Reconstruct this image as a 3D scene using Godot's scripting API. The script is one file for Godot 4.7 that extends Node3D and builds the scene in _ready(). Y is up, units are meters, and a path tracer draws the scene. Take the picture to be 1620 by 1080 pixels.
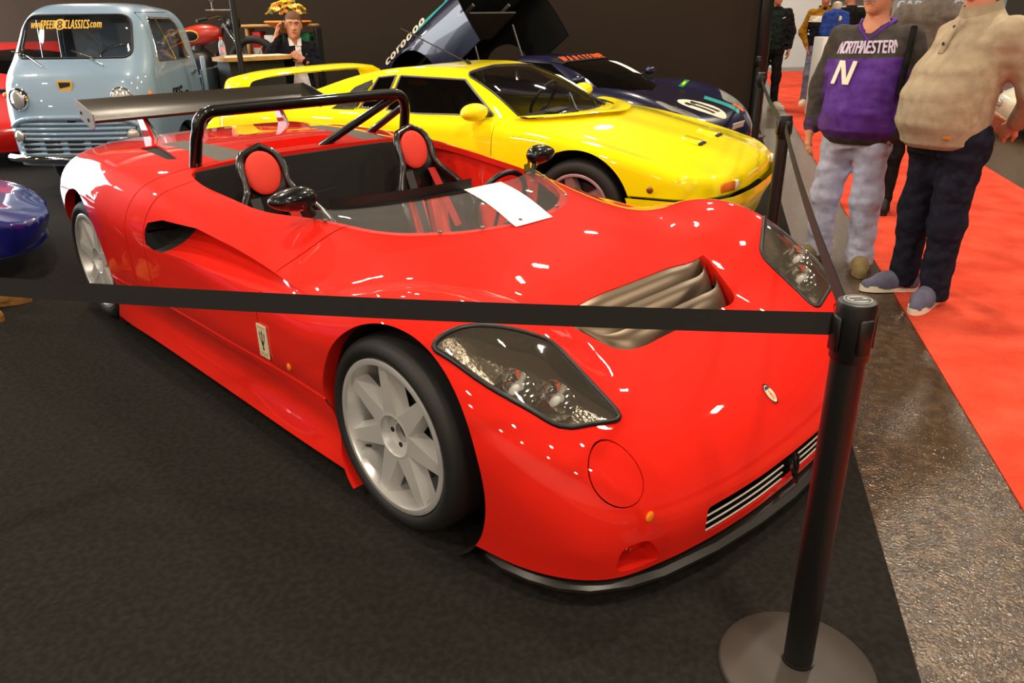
extends Node3D
# ---------------------------------------------------------------- scene order: camera, light, setting, things
const FPX := 1204.4
var M := {}
var taken := {}

func _ready():
	make_camera()
	make_light()
	make_materials()
	var t0 := Time.get_ticks_msec()
	build_setting()
	print("setting ", Time.get_ticks_msec() - t0)
	build_red_car()
	print("red car ", Time.get_ticks_msec() - t0)
	build_things()
	print("all ", Time.get_ticks_msec() - t0)

func make_camera():
	var cam := Camera3D.new()
	cam.name = "camera"
	cam.position = Vector3(0, 1.4957, 0)
	cam.rotation_degrees = Vector3(-23.322, 0, -0.673)
	cam.rotation_order = EULER_ORDER_YXZ
	cam.fov = rad_to_deg(2.0 * atan(540.0 / FPX))
	cam.near = 0.05
	cam.far = 200.0
	add_child(cam)
	cam.current = true

func make_light():
	var e := Environment.new()
	e.background_mode = Environment.BG_COLOR
	e.background_color = Color(0.02, 0.02, 0.02)
	e.tonemap_mode = Environment.TONE_MAPPER_LINEAR
	e.tonemap_exposure = 1.0
	e.sdfgi_enabled = true
	e.ssao_enabled = true
	e.ssil_enabled = true
	var we := WorldEnvironment.new()
	we.name = "environment"
	we.environment = e
	add_child(we)
	# the hall's high-bay lamps: a grid under the roof
	for ix in 5:
		for iz in 7:
			hall_lamp(Vector3(-15.45 + 5.6 * ix + (1.4 if iz % 2 else 0.0), 6.4, 10.6 - 5.2 * iz), ix, iz)

# ---------------------------------------------------------------- geometry tools
class Geo:
	var v := PackedVector3Array()
	var n := PackedVector3Array()
	var t := PackedInt32Array()
	var uv := PackedVector2Array()
	func add(p: Vector3, nn: Vector3, q := Vector2.ZERO) -> int:
		v.append(p); n.append(nn); uv.append(q)
		return v.size() - 1
	func tri(a: int, b: int, c: int):
		t.append(a); t.append(b); t.append(c)
	func quad(a: int, b: int, c: int, d: int):
		t.append(a); t.append(b); t.append(c); t.append(a); t.append(c); t.append(d)
	func flat(pts: Array):
		var nn: Vector3 = (pts[1] - pts[0]).cross(pts[2] - pts[0]).normalized()
		var b := v.size()
		for p in pts:
			add(p, nn)
		for i in range(1, pts.size() - 1):
			tri(b, b + i, b + i + 1)
	func join(o: Geo, x := Transform3D()):
		var b := v.size()
		var nb := x.basis.inverse().transposed()
		for i in o.v.size():
			v.append(x * o.v[i]); n.append((nb * o.n[i]).normalized()); uv.append(o.uv[i])
		for i in o.t:
			t.append(b + i)
		return self
	func mirrored() -> Geo:
		var o := Geo.new()
		for i in v.size():
			o.add(v[i] * Vector3(-1, 1, 1), n[i] * Vector3(-1, 1, 1), uv[i])
		o.t = t.duplicate()
		return o
	func moved(x: Transform3D) -> Geo:
		var o := Geo.new()
		o.join(self, x)
		return o

func commit(g: Geo, called: String, mat: Material, parent: Node = self) -> MeshInstance3D:
	var idx := PackedInt32Array()
	idx.resize(g.t.size())
	var k := 0
	while k < g.t.size():
		var a := g.t[k]
		var b := g.t[k + 1]
		var c := g.t[k + 2]
		var gn := (g.v[b] - g.v[a]).cross(g.v[c] - g.v[a])
		idx[k] = a
		if gn.dot(g.n[a] + g.n[b] + g.n[c]) > 0.0:
			idx[k + 1] = c; idx[k + 2] = b
		else:
			idx[k + 1] = b; idx[k + 2] = c
		k += 3
	var arr := []
	arr.resize(Mesh.ARRAY_MAX)
	arr[Mesh.ARRAY_VERTEX] = g.v
	arr[Mesh.ARRAY_NORMAL] = g.n
	arr[Mesh.ARRAY_TEX_UV] = g.uv
	arr[Mesh.ARRAY_INDEX] = idx
	var am := ArrayMesh.new()
	if g.v.size() > 2 and idx.size() > 2:
		am.add_surface_from_arrays(Mesh.PRIMITIVE_TRIANGLES, arr)
	else:
		print("EMPTY ", called)
	return put_mesh(am, called, mat, parent)

func put_mesh(mesh: Mesh, called: String, mat: Material, parent: Node = self) -> MeshInstance3D:
	var o := MeshInstance3D.new()
	o.mesh = mesh
	o.name = numbered(called) if parent == self else called
	o.material_override = mat
	parent.add_child(o, true)
	return o

func numbered(called: String) -> String:
	var k: int = taken.get(called, 0)
	taken[called] = k + 1
	return called if k == 0 else "%s_%03d" % [called, k]

func thing(called: String, label: String, category: String, at := Vector3.ZERO, turn := 0.0, group := "") -> Node3D:
	var o := Node3D.new()
	o.name = numbered(called)
	add_child(o)
	o.position = at
	o.rotation.y = turn
	tag(o, label, category, group)
	return o

func tag(o: Node, label: String, category: String, group := ""):
	o.set_meta("label", label)
	o.set_meta("category", category)
	if group:
		o.set_meta("group", group)

func struct(g: Geo, called: String, mat: Material, label := "") -> MeshInstance3D:
	var o := commit(g, called, mat)
	o.set_meta("kind", "structure")
	if label:
		o.set_meta("label", label)
	return o

func copy_of(o: Node3D, label: String) -> Node3D:
	var r: Node3D = o.duplicate()
	var base := String(o.name)
	if base.length() > 4 and base[base.length() - 4] == "_" and base.right(3).is_valid_int():
		base = base.left(base.length() - 4)
	r.name = numbered(base)
	add_child(r)
	r.set_meta("label", label)
	return r

# a box with chamfered edges
func box(g: Geo, at: Vector3, size: Vector3, bev := 0.0, basis := Basis()):
	var h := size / 2
	var b := minf(bev, minf(h.x, minf(h.y, h.z)) * 0.95)
	if b <= 0.0:
		for ax in 3:
			for s in [-1.0, 1.0]:
				var nn := Vector3.ZERO
				nn[ax] = s
				var u := (ax + 1) % 3
				var w := (ax + 2) % 3
				var ps := []
				for q in [[-1, -1], [1, -1], [1, 1], [-1, 1]]:
					var p := Vector3.ZERO
					p[ax] = s * h[ax]; p[u] = q[0] * h[u]; p[w] = q[1] * h[w]
					ps.append(g.add(at + basis * p, basis * nn))
				g.quad(ps[0], ps[1], ps[2], ps[3])
		return
	var inner := h - Vector3(b, b, b)
	var id := {}
	for sx in [-1, 1]:
		for sy in [-1, 1]:
			for sz in [-1, 1]:
				var sg := [sx, sy, sz]
				for ax in 3:
					var p := Vector3(inner.x * sx, inner.y * sy, inner.z * sz)
					p[ax] = h[ax] * sg[ax]
					var nn := Vector3(sx, sy, sz) * 0.35
					nn[ax] = sg[ax]
					id[[sx, sy, sz, ax]] = g.add(at + basis * p, basis * nn.normalized())
				g.tri(id[[sx, sy, sz, 0]], id[[sx, sy, sz, 1]], id[[sx, sy, sz, 2]])
	for ax in 3:
		var u := (ax + 1) % 3
		var w := (ax + 2) % 3
		for s in [-1, 1]:
			var ring := []
			for q in [[-1, -1], [1, -1], [1, 1], [-1, 1]]:
				var sg := [0, 0, 0]
				sg[ax] = s; sg[u] = q[0]; sg[w] = q[1]
				ring.append(id[[sg[0], sg[1], sg[2], ax]])
			g.quad(ring[0], ring[1], ring[2], ring[3])
			for s2 in [-1, 1]:
				# the edge between face (u = s) and face (w = s2), along ax
				var e := []
				for q in [[-1, u], [1, u], [1, w], [-1, w]]:
					var sg := [0, 0, 0]
					sg[ax] = q[0]; sg[u] = s; sg[w] = s2
					e.append(id[[sg[0], sg[1], sg[2], q[1]]])
				g.quad(e[0], e[1], e[2], e[3])

func solid_box(called: String, mat: Material, parent: Node, at: Vector3, size: Vector3, bev := 0.0, basis := Basis()) -> MeshInstance3D:
	var g := Geo.new()
	box(g, at, size, bev, basis)
	return commit(g, called, mat, parent)

# a swept round bar; rs one radius or one for each point
func tube(g: Geo, pts: Array, rs, sides := 10, caps := true, closed := false):
	var m := pts.size()
	var up := Vector3.UP
	var d0: Vector3 = (pts[1] - pts[0]).normalized()
	if absf(d0.dot(up)) > 0.9:
		up = Vector3.RIGHT
	var side := d0.cross(up).normalized()
	var base := g.v.size()
	for i in m:
		var a: Vector3 = pts[(i - 1 + m) % m] if closed else pts[maxi(i - 1, 0)]
		var b: Vector3 = pts[(i + 1) % m] if closed else pts[mini(i + 1, m - 1)]
		var d := (b - a).normalized()
		side = (side - d * side.dot(d)).normalized()
		var oth := d.cross(side)
		var r: float = rs[i] if rs is Array else rs
		for k in sides:
			var an := TAU * k / sides
			var nn := side * cos(an) + oth * sin(an)
			g.add(pts[i] + nn * r, nn)
	for i in (m if closed else m - 1):
		var j := (i + 1) % m
		for k in sides:
			var k2 := (k + 1) % sides
			g.quad(base + i * sides + k, base + i * sides + k2, base + j * sides + k2, base + j * sides + k)
	if caps and not closed:
		for e in [0, m - 1]:
			var d: Vector3 = (pts[0] - pts[1]).normalized() if e == 0 else (pts[m - 1] - pts[m - 2]).normalized()
			var c := g.add(pts[e], d)
			var first := g.v.size()
			for k in sides:
				g.add(g.v[base + e * sides + k], d)
			for k in sides:
				g.tri(c, first + k, first + (k + 1) % sides)

# a turned shape about local y; profile of Vector2(radius, y)
func lathe(g: Geo, prof: Array, segs := 32, x := Transform3D(), from := 0.0, to := TAU):
	var m := prof.size()
	var whole := absf(to - from - TAU) < 1e-4
	var cnt := segs if whole else segs + 1
	for i in m - 1:
		var p: Vector2 = prof[i]
		var q: Vector2 = prof[i + 1]
		var d := q - p
		if d.length() < 1e-7:
			continue
		var n0 := Vector2(d.y, -d.x).normalized()
		var na := n0
		var nb := n0
		if i > 0:
			var e: Vector2 = p - prof[i - 1]
			var n1 := Vector2(e.y, -e.x).normalized()
			if n1.dot(n0) > 0.6:
				na = (n0 + n1).normalized()
		if i < m - 2:
			var e: Vector2 = prof[i + 2] - q
			var n1 := Vector2(e.y, -e.x).normalized()
			if n1.dot(n0) > 0.6:
				nb = (n0 + n1).normalized()
		var base := g.v.size()
		for k in cnt:
			var an := from + (to - from) * k / segs
			var c := cos(an)
			var s := sin(an)
			g.add(x * Vector3(p.x * c, p.y, p.x * s), (x.basis * Vector3(na.x * c, na.y, na.x * s)).normalized())
			g.add(x * Vector3(q.x * c, q.y, q.x * s), (x.basis * Vector3(nb.x * c, nb.y, nb.x * s)).normalized())
		for k in segs:
			var k2 := (k + 1) % cnt
			g.quad(base + 2 * k, base + 2 * k + 1, base + 2 * k2 + 1, base + 2 * k2)

# a sheet of nu x nv points from a function of (u, v) in 0..1
func sheet(g: Geo, fn: Callable, nu: int, nv: int, flip := false):
	var base := g.v.size()
	var P := []
	for i in nu + 1:
		for j in nv + 1:
			P.append(fn.call(float(i) / nu, float(j) / nv))
	for i in nu + 1:
		for j in nv + 1:
			var du: Vector3 = P[mini(i + 1, nu) * (nv + 1) + j] - P[maxi(i - 1, 0) * (nv + 1) + j]
			var dv: Vector3 = P[i * (nv + 1) + mini(j + 1, nv)] - P[i * (nv + 1) + maxi(j - 1, 0)]
			var nn := du.cross(dv).normalized()
			if nn == Vector3.ZERO:
				nn = Vector3.UP
			g.add(P[i * (nv + 1) + j], -nn if flip else nn, Vector2(float(i) / nu, float(j) / nv))
	for i in nu:
		for j in nv:
			var a := base + i * (nv + 1) + j
			g.quad(a, a + nv + 1, a + nv + 2, a + 1)

# a flat polygon given thickness along z of x
func slab(g: Geo, poly: PackedVector2Array, z0: float, z1: float, x := Transform3D()):
	var id := Geometry2D.triangulate_polygon(poly)
	if id.is_empty():
		print("slab: no triangulation")
		return
	for s in 2:
		var z: float = [z0, z1][s]
		var nn := (x.basis * Vector3(0, 0, -1 if (s == 0) == (z0 < z1) else 1)).normalized()
		var b := g.v.size()
		for p in poly:
			g.add(x * Vector3(p.x, p.y, z), nn, p)
		for i in range(0, id.size(), 3):
			g.tri(b + id[i], b + id[i + 1], b + id[i + 2])
	var area := 0.0
	var m := poly.size()
	for i in m:
		area += poly[i].cross(poly[(i + 1) % m])
	for i in m:
		var p := poly[i]
		var q := poly[(i + 1) % m]
		var d := (q - p).normalized()
		var nn := (x.basis * Vector3(d.y, -d.x, 0) * signf(area)).normalized()
		var a := g.add(x * Vector3(p.x, p.y, z0), nn)
		var b2 := g.add(x * Vector3(q.x, q.y, z0), nn)
		var c := g.add(x * Vector3(q.x, q.y, z1), nn)
		var e := g.add(x * Vector3(p.x, p.y, z1), nn)
		g.quad(a, b2, c, e)

func ellipsoid(g: Geo, at: Vector3, r: Vector3, rings := 10, segs := 16, basis := Basis()):
	var base := g.v.size()
	for i in rings + 1:
		var a := PI * i / rings
		for k in segs + 1:
			var b := TAU * k / segs
			var u := Vector3(sin(a) * cos(b), cos(a), sin(a) * sin(b))
			g.add(at + basis * (u * r), (basis * (u / r)).normalized(), Vector2(float(k) / segs, float(i) / rings))
	for i in rings:
		for k in segs:
			var q := base + i * (segs + 1) + k
			g.quad(q, q + 1, q + segs + 2, q + segs + 1)

func lettering(called: String, text: String, mat: Material, parent: Node, x: Transform3D, height: float, depth := 0.004, font := "Droid Sans", bold := 700, spread := 1.0, italic := false) -> MeshInstance3D:
	var tm := TextMesh.new()
	var f := SystemFont.new()
	f.font_names = PackedStringArray([font])
	f.font_weight = bold
	f.font_italic = italic
	tm.font = f
	tm.text = text
	tm.font_size = 64
	tm.pixel_size = height / 46.0
	tm.depth = depth
	tm.curve_step = 2.0
	var o := put_mesh(tm, called, mat, parent)
	o.transform = x * Transform3D(Basis.from_scale(Vector3(spread, 1, 1)), Vector3.ZERO)
	return o

# ---- surfaces of a field: one point in each cell that the surface crosses
static func smax(a: float, b: float, k: float) -> float:
	var h := maxf(k - absf(a - b), 0.0) / k
	return maxf(a, b) + h * h * k * 0.25

static func smin(a: float, b: float, k: float) -> float:
	var h := maxf(k - absf(a - b), 0.0) / k
	return minf(a, b) - h * h * k * 0.25

# fn(p) < 0 inside. The bulk is pruned in blocks of 4 cells by lip (how fast fn may change in a metre)
func surface_net(fn: Callable, lo: Vector3, hi: Vector3, cell: float, lip := 1.3) -> Geo:
	var g := Geo.new()
	var nx := int(ceil((hi.x - lo.x) / cell / 4.0)) * 4 + 1
	var ny := int(ceil((hi.y - lo.y) / cell / 4.0)) * 4 + 1
	var nz := int(ceil((hi.z - lo.z) / cell / 4.0)) * 4 + 1
	var F := PackedFloat32Array()
	F.resize(nx * ny * nz)
	F.fill(99.0)
	var live := PackedInt32Array()
	var reach := cell * 2.0 * sqrt(3.0) * lip + cell
	for bx in range(0, nx - 1, 4):
		for by in range(0, ny - 1, 4):
			for bz in range(0, nz - 1, 4):
				var d: float = fn.call(lo + Vector3(bx + 2, by + 2, bz + 2) * cell)
				if absf(d) > reach:
					continue
				live.append(bx); live.append(by); live.append(bz)
				for i in 5:
					for j in 5:
						var q := ((bx + i) * ny + by + j) * nz + bz
						for k in 5:
							if F[q + k] == 99.0:
								F[q + k] = fn.call(lo + Vector3(bx + i, by + j, bz + k) * cell)
	var vid := {}
	var off := [0, 1, nz, nz + 1, ny * nz, ny * nz + 1, ny * nz + nz, ny * nz + nz + 1]
	var cor := [Vector3(0, 0, 0), Vector3(0, 0, 1), Vector3(0, 1, 0), Vector3(0, 1, 1), Vector3(1, 0, 0), Vector3(1, 0, 1), Vector3(1, 1, 0), Vector3(1, 1, 1)]
	var edges := [[0, 1], [2, 3], [4, 5], [6, 7], [0, 2], [1, 3], [4, 6], [5, 7], [0, 4], [1, 5], [2, 6], [3, 7]]
	for l in range(0, live.size(), 3):
		for i in 4:
			for j in 4:
				for k in 4:
					var c := ((live[l] + i) * ny + live[l + 1] + j) * nz + live[l + 2] + k
					var inside := 0
					for m in 8:
						if F[c + off[m]] < 0.0:
							inside += 1
					if inside == 0 or inside == 8:
						continue
					var s := Vector3.ZERO
					var cnt := 0
					for e in edges:
						var fa := F[c + off[e[0]]]
						var fb := F[c + off[e[1]]]
						if (fa < 0.0) != (fb < 0.0):
							s += cor[e[0]].lerp(cor[e[1]], fa / (fa - fb))
							cnt += 1
					vid[c] = g.add(lo + (Vector3(live[l] + i, live[l + 1] + j, live[l + 2] + k) + s / cnt) * cell, Vector3.UP)
	# pull the points onto the surface; normals from the field
	var e1 := cell * 0.25
	for i in g.v.size():
		var p := g.v[i]
		var gr := Vector3.UP
		for it in 2:
			var f0: float = fn.call(p)
			gr = Vector3(fn.call(p + Vector3(e1, 0, 0)) - f0, fn.call(p + Vector3(0, e1, 0)) - f0, fn.call(p + Vector3(0, 0, e1)) - f0) / e1
			var l2 := gr.length_squared()
			if l2 > 1e-6 and it == 0:
				p -= (gr * f0 / l2).limit_length(cell * 0.7)
		g.v[i] = p
		g.n[i] = gr.normalized()
	for c in vid:
		var fa := F[c]
		for ax in 3:
			var st: int = [ny * nz, nz, 1][ax]
			var fb := F[c + st]
			if (fa < 0.0) == (fb < 0.0):
				continue
			var u: int = [ny * nz, nz, 1][(ax + 1) % 3]
			var w: int = [ny * nz, nz, 1][(ax + 2) % 3]
			if vid.has(c - u) and vid.has(c - w) and vid.has(c - u - w):
				g.quad(vid[c], vid[c - u], vid[c - u - w], vid[c - w])
	return g

# cut a mesh by fn(p) = 0: [part with fn > 0, part with fn < 0, cut edges as pairs of (point, normal)]
func cut(g: Geo, fn: Callable) -> Array:
	var A := Geo.new()
	var B := Geo.new()
	var seg := []
	var f := PackedFloat32Array()
	f.resize(g.v.size())
	for i in g.v.size():
		f[i] = fn.call(g.v[i])
		if absf(f[i]) < 1e-6:
			f[i] = 1e-6
	var ma := {}
	var mb := {}
	var me := {}
	for k in range(0, g.t.size(), 3):
		var id := [g.t[k], g.t[k + 1], g.t[k + 2]]
		var pos := 0
		for q in id:
			if f[q] > 0.0:
				pos += 1
		if pos == 3 or pos == 0:
			var o := A if pos == 3 else B
			var mm := ma if pos == 3 else mb
			for q in id:
				if not mm.has(q):
					mm[q] = o.add(g.v[q], g.n[q], g.uv[q])
				o.t.append(mm[q])
			continue
		var pa := []
		var pb := []
		var crossing := []
		for i in 3:
			var a: int = id[i]
			var b: int = id[(i + 1) % 3]
			if f[a] > 0.0:
				if not ma.has(a):
					ma[a] = A.add(g.v[a], g.n[a], g.uv[a])
				pa.append(ma[a])
			else:
				if not mb.has(a):
					mb[a] = B.add(g.v[a], g.n[a], g.uv[a])
				pb.append(mb[a])
			if (f[a] > 0.0) != (f[b] > 0.0):
				var key := Vector2i(mini(a, b), maxi(a, b))
				if not me.has(key):
					var t0 := 0.0
					var t1 := 1.0
					var va: float = f[a]
					var vb: float = f[b]
					var tt := va / (va - vb)
					for it in 4:
						var vm: float = fn.call(g.v[a].lerp(g.v[b], tt))
						if absf(vm) < 1e-5:
							break
						if (vm > 0.0) == (va > 0.0):
							t0 = tt; va = vm
						else:
							t1 = tt; vb = vm
						tt = t0 + (t1 - t0) * va / (va - vb)
					var p := g.v[a].lerp(g.v[b], tt)
					var nn := g.n[a].lerp(g.n[b], tt).normalized()
					var q := g.uv[a].lerp(g.uv[b], tt)
					me[key] = [A.add(p, nn, q), B.add(p, nn, q), p, nn]
				pa.append(me[key][0])
				pb.append(me[key][1])
				crossing.append(me[key])
		for i in range(1, pa.size() - 1):
			A.tri(pa[0], pa[i], pa[i + 1])
		for i in range(1, pb.size() - 1):
			B.tri(pb[0], pb[i], pb[i + 1])
		if crossing.size() == 2:
			seg.append([crossing[0][2], crossing[0][3], crossing[1][2], crossing[1][3]])
	return [A, B, seg]

# turn the cut edge inwards by depth, so that the sheet looks as thick as it is
func lip(g: Geo, seg: Array, depth: float, dir := Vector3.ZERO):
	for s in seg:
		var p0: Vector3 = s[0]
		var p1: Vector3 = s[2]
		var d0: Vector3 = (-s[1] if dir == Vector3.ZERO else dir) * depth
		var d1: Vector3 = (-s[3] if dir == Vector3.ZERO else dir) * depth
		if p0.distance_squared_to(p1) < 1e-12:
			continue
		var nn := (p1 - p0).cross(d0).normalized()
		var a := g.add(p0, nn)
		var b := g.add(p1, nn)
		var c := g.add(p1 + d1, nn)
		var d := g.add(p0 + d0, nn)
		g.quad(a, b, c, d)

# order loose cut edges into loops of points
func loops(seg: Array) -> Array:
	var next := {}
	for s in seg:
		for q in [[s[0], s[2]], [s[2], s[0]]]:
			var key := Vector3i((q[0] * 20000.0).round())
			if not next.has(key):
				next[key] = []
			next[key].append(q[1])
	var used := {}
	var out := []
	for s in seg:
		var k0 := Vector3i((s[0] * 20000.0).round())
		if used.has(k0):
			continue
		var run := [s[0]]
		used[k0] = true
		var k := k0
		while true:
			var hop = null
			for q in next[k]:
				var kq := Vector3i((q * 20000.0).round())
				if not used.has(kq):
					hop = q
					used[kq] = true
					k = kq
					break
			if hop == null:
				break
			run.append(hop)
		out.append(run)
	return out

# signed distance to a polygon (negative inside)
static func poly_sd(p: Vector2, poly: PackedVector2Array) -> float:
	var d := 1e9
	var inside := false
	var m := poly.size()
	var j := m - 1
	for i in m:
		var a := poly[i]
		var b := poly[j]
		var e := b - a
		var w := p - a
		var q := w - e * clampf(w.dot(e) / maxf(e.length_squared(), 1e-12), 0.0, 1.0)
		d = minf(d, q.length_squared())
		if (a.y > p.y) != (b.y > p.y) and p.x < (b.x - a.x) * (p.y - a.y) / (b.y - a.y) + a.x:
			inside = not inside
		j = i
	return -sqrt(d) if inside else sqrt(d)

# rounded polygon: corners replaced by arcs of radius about r
static func rounded(poly: PackedVector2Array, r, steps := 5) -> PackedVector2Array:
	var out := PackedVector2Array()
	var m := poly.size()
	for i in m:
		var a := poly[(i - 1 + m) % m]
		var b := poly[i]
		var c := poly[(i + 1) % m]
		var rr: float = r[i] if r is Array else r
		if rr <= 0.0:
			out.append(b)
			continue
		var u := (a - b).normalized()
		var w := (c - b).normalized()
		var l := minf(rr, minf(a.distance_to(b), c.distance_to(b)) * 0.48)
		for k in steps + 1:
			var t := float(k) / steps
			var p := b + u * l
			var q := b + w * l
			out.append(p.lerp(b, t).lerp(b.lerp(q, t), t))
	return out

# a smooth table over (a, b): control rows interpolated onto an even grid, then bicubic
class Tab:
	var d := PackedFloat32Array()
	var na: int
	var nb: int
	var a0: float
	var b0: float
	var ha: float
	var hb: float
	static func spline(xs: Array, ys: Array, x: float) -> float:
		var m := xs.size()
		if x <= xs[0]:
			return ys[0] + (ys[1] - ys[0]) / (xs[1] - xs[0]) * (x - xs[0])
		if x >= xs[m - 1]:
			return ys[m - 1] + (ys[m - 1] - ys[m - 2]) / (xs[m - 1] - xs[m - 2]) * (x - xs[m - 1])
		var i := 0
		while x > xs[i + 1]:
			i += 1
		var h: float = xs[i + 1] - xs[i]
		var t: float = (x - xs[i]) / h
		var s: float = (ys[i + 1] - ys[i]) / h
		var sl: float = s if i == 0 else (ys[i] - ys[i - 1]) / (xs[i] - xs[i - 1])
		var sr: float = s if i == m - 2 else (ys[i + 2] - ys[i + 1]) / (xs[i + 2] - xs[i + 1])
		var hl: float = h if i == 0 else xs[i] - xs[i - 1]
		var hr: float = h if i == m - 2 else xs[i + 2] - xs[i + 1]
		var m0: float = (sl * h + s * hl) / (h + hl)
		var m1: float = (s * hr + sr * h) / (h + hr)
		var t2 := t * t
		var t3 := t2 * t
		return ys[i] * (2 * t3 - 3 * t2 + 1) + m0 * h * (t3 - 2 * t2 + t) + ys[i + 1] * (-2 * t3 + 3 * t2) + m1 * h * (t3 - t2)
	func _init(as_: Array, bs: Array, rows: Array, step_a: float, step_b: float):
		a0 = as_[0]; b0 = bs[0]
		ha = step_a; hb = step_b
		na = int(round((as_[as_.size() - 1] - a0) / ha)) + 1
		nb = int(round((bs[bs.size() - 1] - b0) / hb)) + 1
		d.resize(na * nb)
		var mid := []
		for r in rows:
			var line := []
			for j in nb:
				line.append(Tab.spline(bs, r, b0 + j * hb))
			mid.append(line)
		for j in nb:
			var col := []
			for r in mid:
				col.append(r[j])
			for i in na:
				d[i * nb + j] = Tab.spline(as_, col, a0 + i * ha)
	func at(a: float, b: float) -> float:
		var x := clampf((a - a0) / ha, 0.0, na - 1.001)
		var y := clampf((b - b0) / hb, 0.0, nb - 1.001)
		var i := int(x)
		var j := int(y)
		var t := x - i
		var u := y - j
		var j0 := maxi(j - 1, 0)
		var j2 := mini(j + 1, nb - 1)
		var j3 := mini(j + 2, nb - 1)
		var u2 := u * u
		var u3 := u2 * u
		var w0 := 0.5 * (-u3 + 2 * u2 - u)
		var w1 := 0.5 * (3 * u3 - 5 * u2 + 2)
		var w2 := 0.5 * (-3 * u3 + 4 * u2 + u)
		var w3 := 0.5 * (u3 - u2)
		var r0 := maxi(i - 1, 0) * nb
		var r1 := i * nb
		var r2 := mini(i + 1, na - 1) * nb
		var r3 := mini(i + 2, na - 1) * nb
		var t2 := t * t
		var t3 := t2 * t
		return 0.5 * (-t3 + 2 * t2 - t) * (d[r0 + j0] * w0 + d[r0 + j] * w1 + d[r0 + j2] * w2 + d[r0 + j3] * w3) \
			+ 0.5 * (3 * t3 - 5 * t2 + 2) * (d[r1 + j0] * w0 + d[r1 + j] * w1 + d[r1 + j2] * w2 + d[r1 + j3] * w3) \
			+ 0.5 * (-3 * t3 + 4 * t2 + t) * (d[r2 + j0] * w0 + d[r2 + j] * w1 + d[r2 + j2] * w2 + d[r2 + j3] * w3) \
			+ 0.5 * (t3 - t2) * (d[r3 + j0] * w0 + d[r3 + j] * w1 + d[r3 + j2] * w2 + d[r3 + j3] * w3)

# ---------------------------------------------------------------- materials
func mat(col: Color, rough := 0.6, metal := 0.0, coat := 0.0, spec := 0.5) -> StandardMaterial3D:
	var m := StandardMaterial3D.new()
	m.albedo_color = col
	m.roughness = rough
	m.metallic = metal
	m.metallic_specular = spec
	if coat > 0.0:
		m.clearcoat_enabled = true
		m.clearcoat = coat
		m.clearcoat_roughness = 0.02
	return m

func noise_tex(seed_: int, freq: float, stops: Array, octaves := 4, as_normal := false, strength := 4.0, size := 512, kind := FastNoiseLite.TYPE_SIMPLEX_SMOOTH) -> NoiseTexture2D:
	var f := FastNoiseLite.new()
	f.seed = seed_
	f.noise_type = kind
	f.frequency = freq
	f.fractal_octaves = octaves
	var t := NoiseTexture2D.new()
	t.width = size
	t.height = size
	t.seamless = true
	t.noise = f
	if as_normal:
		t.as_normal_map = true
		t.bump_strength = strength
	else:
		var gr := Gradient.new()
		var offs := PackedFloat32Array()
		var cols := PackedColorArray()
		for s in stops:
			offs.append(s[0]); cols.append(s[1])
		gr.offsets = offs
		gr.colors = cols
		t.color_ramp = gr
	return t

func world_tex(m: StandardMaterial3D, scale: float):
	m.uv1_triplanar = true
	m.uv1_world_triplanar = true
	m.uv1_scale = Vector3.ONE * scale

func glass(col: Color, alpha: float) -> StandardMaterial3D:
	var m := StandardMaterial3D.new()
	m.albedo_color = Color(col.r, col.g, col.b, alpha)
	m.transparency = BaseMaterial3D.TRANSPARENCY_ALPHA
	m.roughness = 0.03
	m.cull_mode = BaseMaterial3D.CULL_DISABLED
	return m

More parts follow.
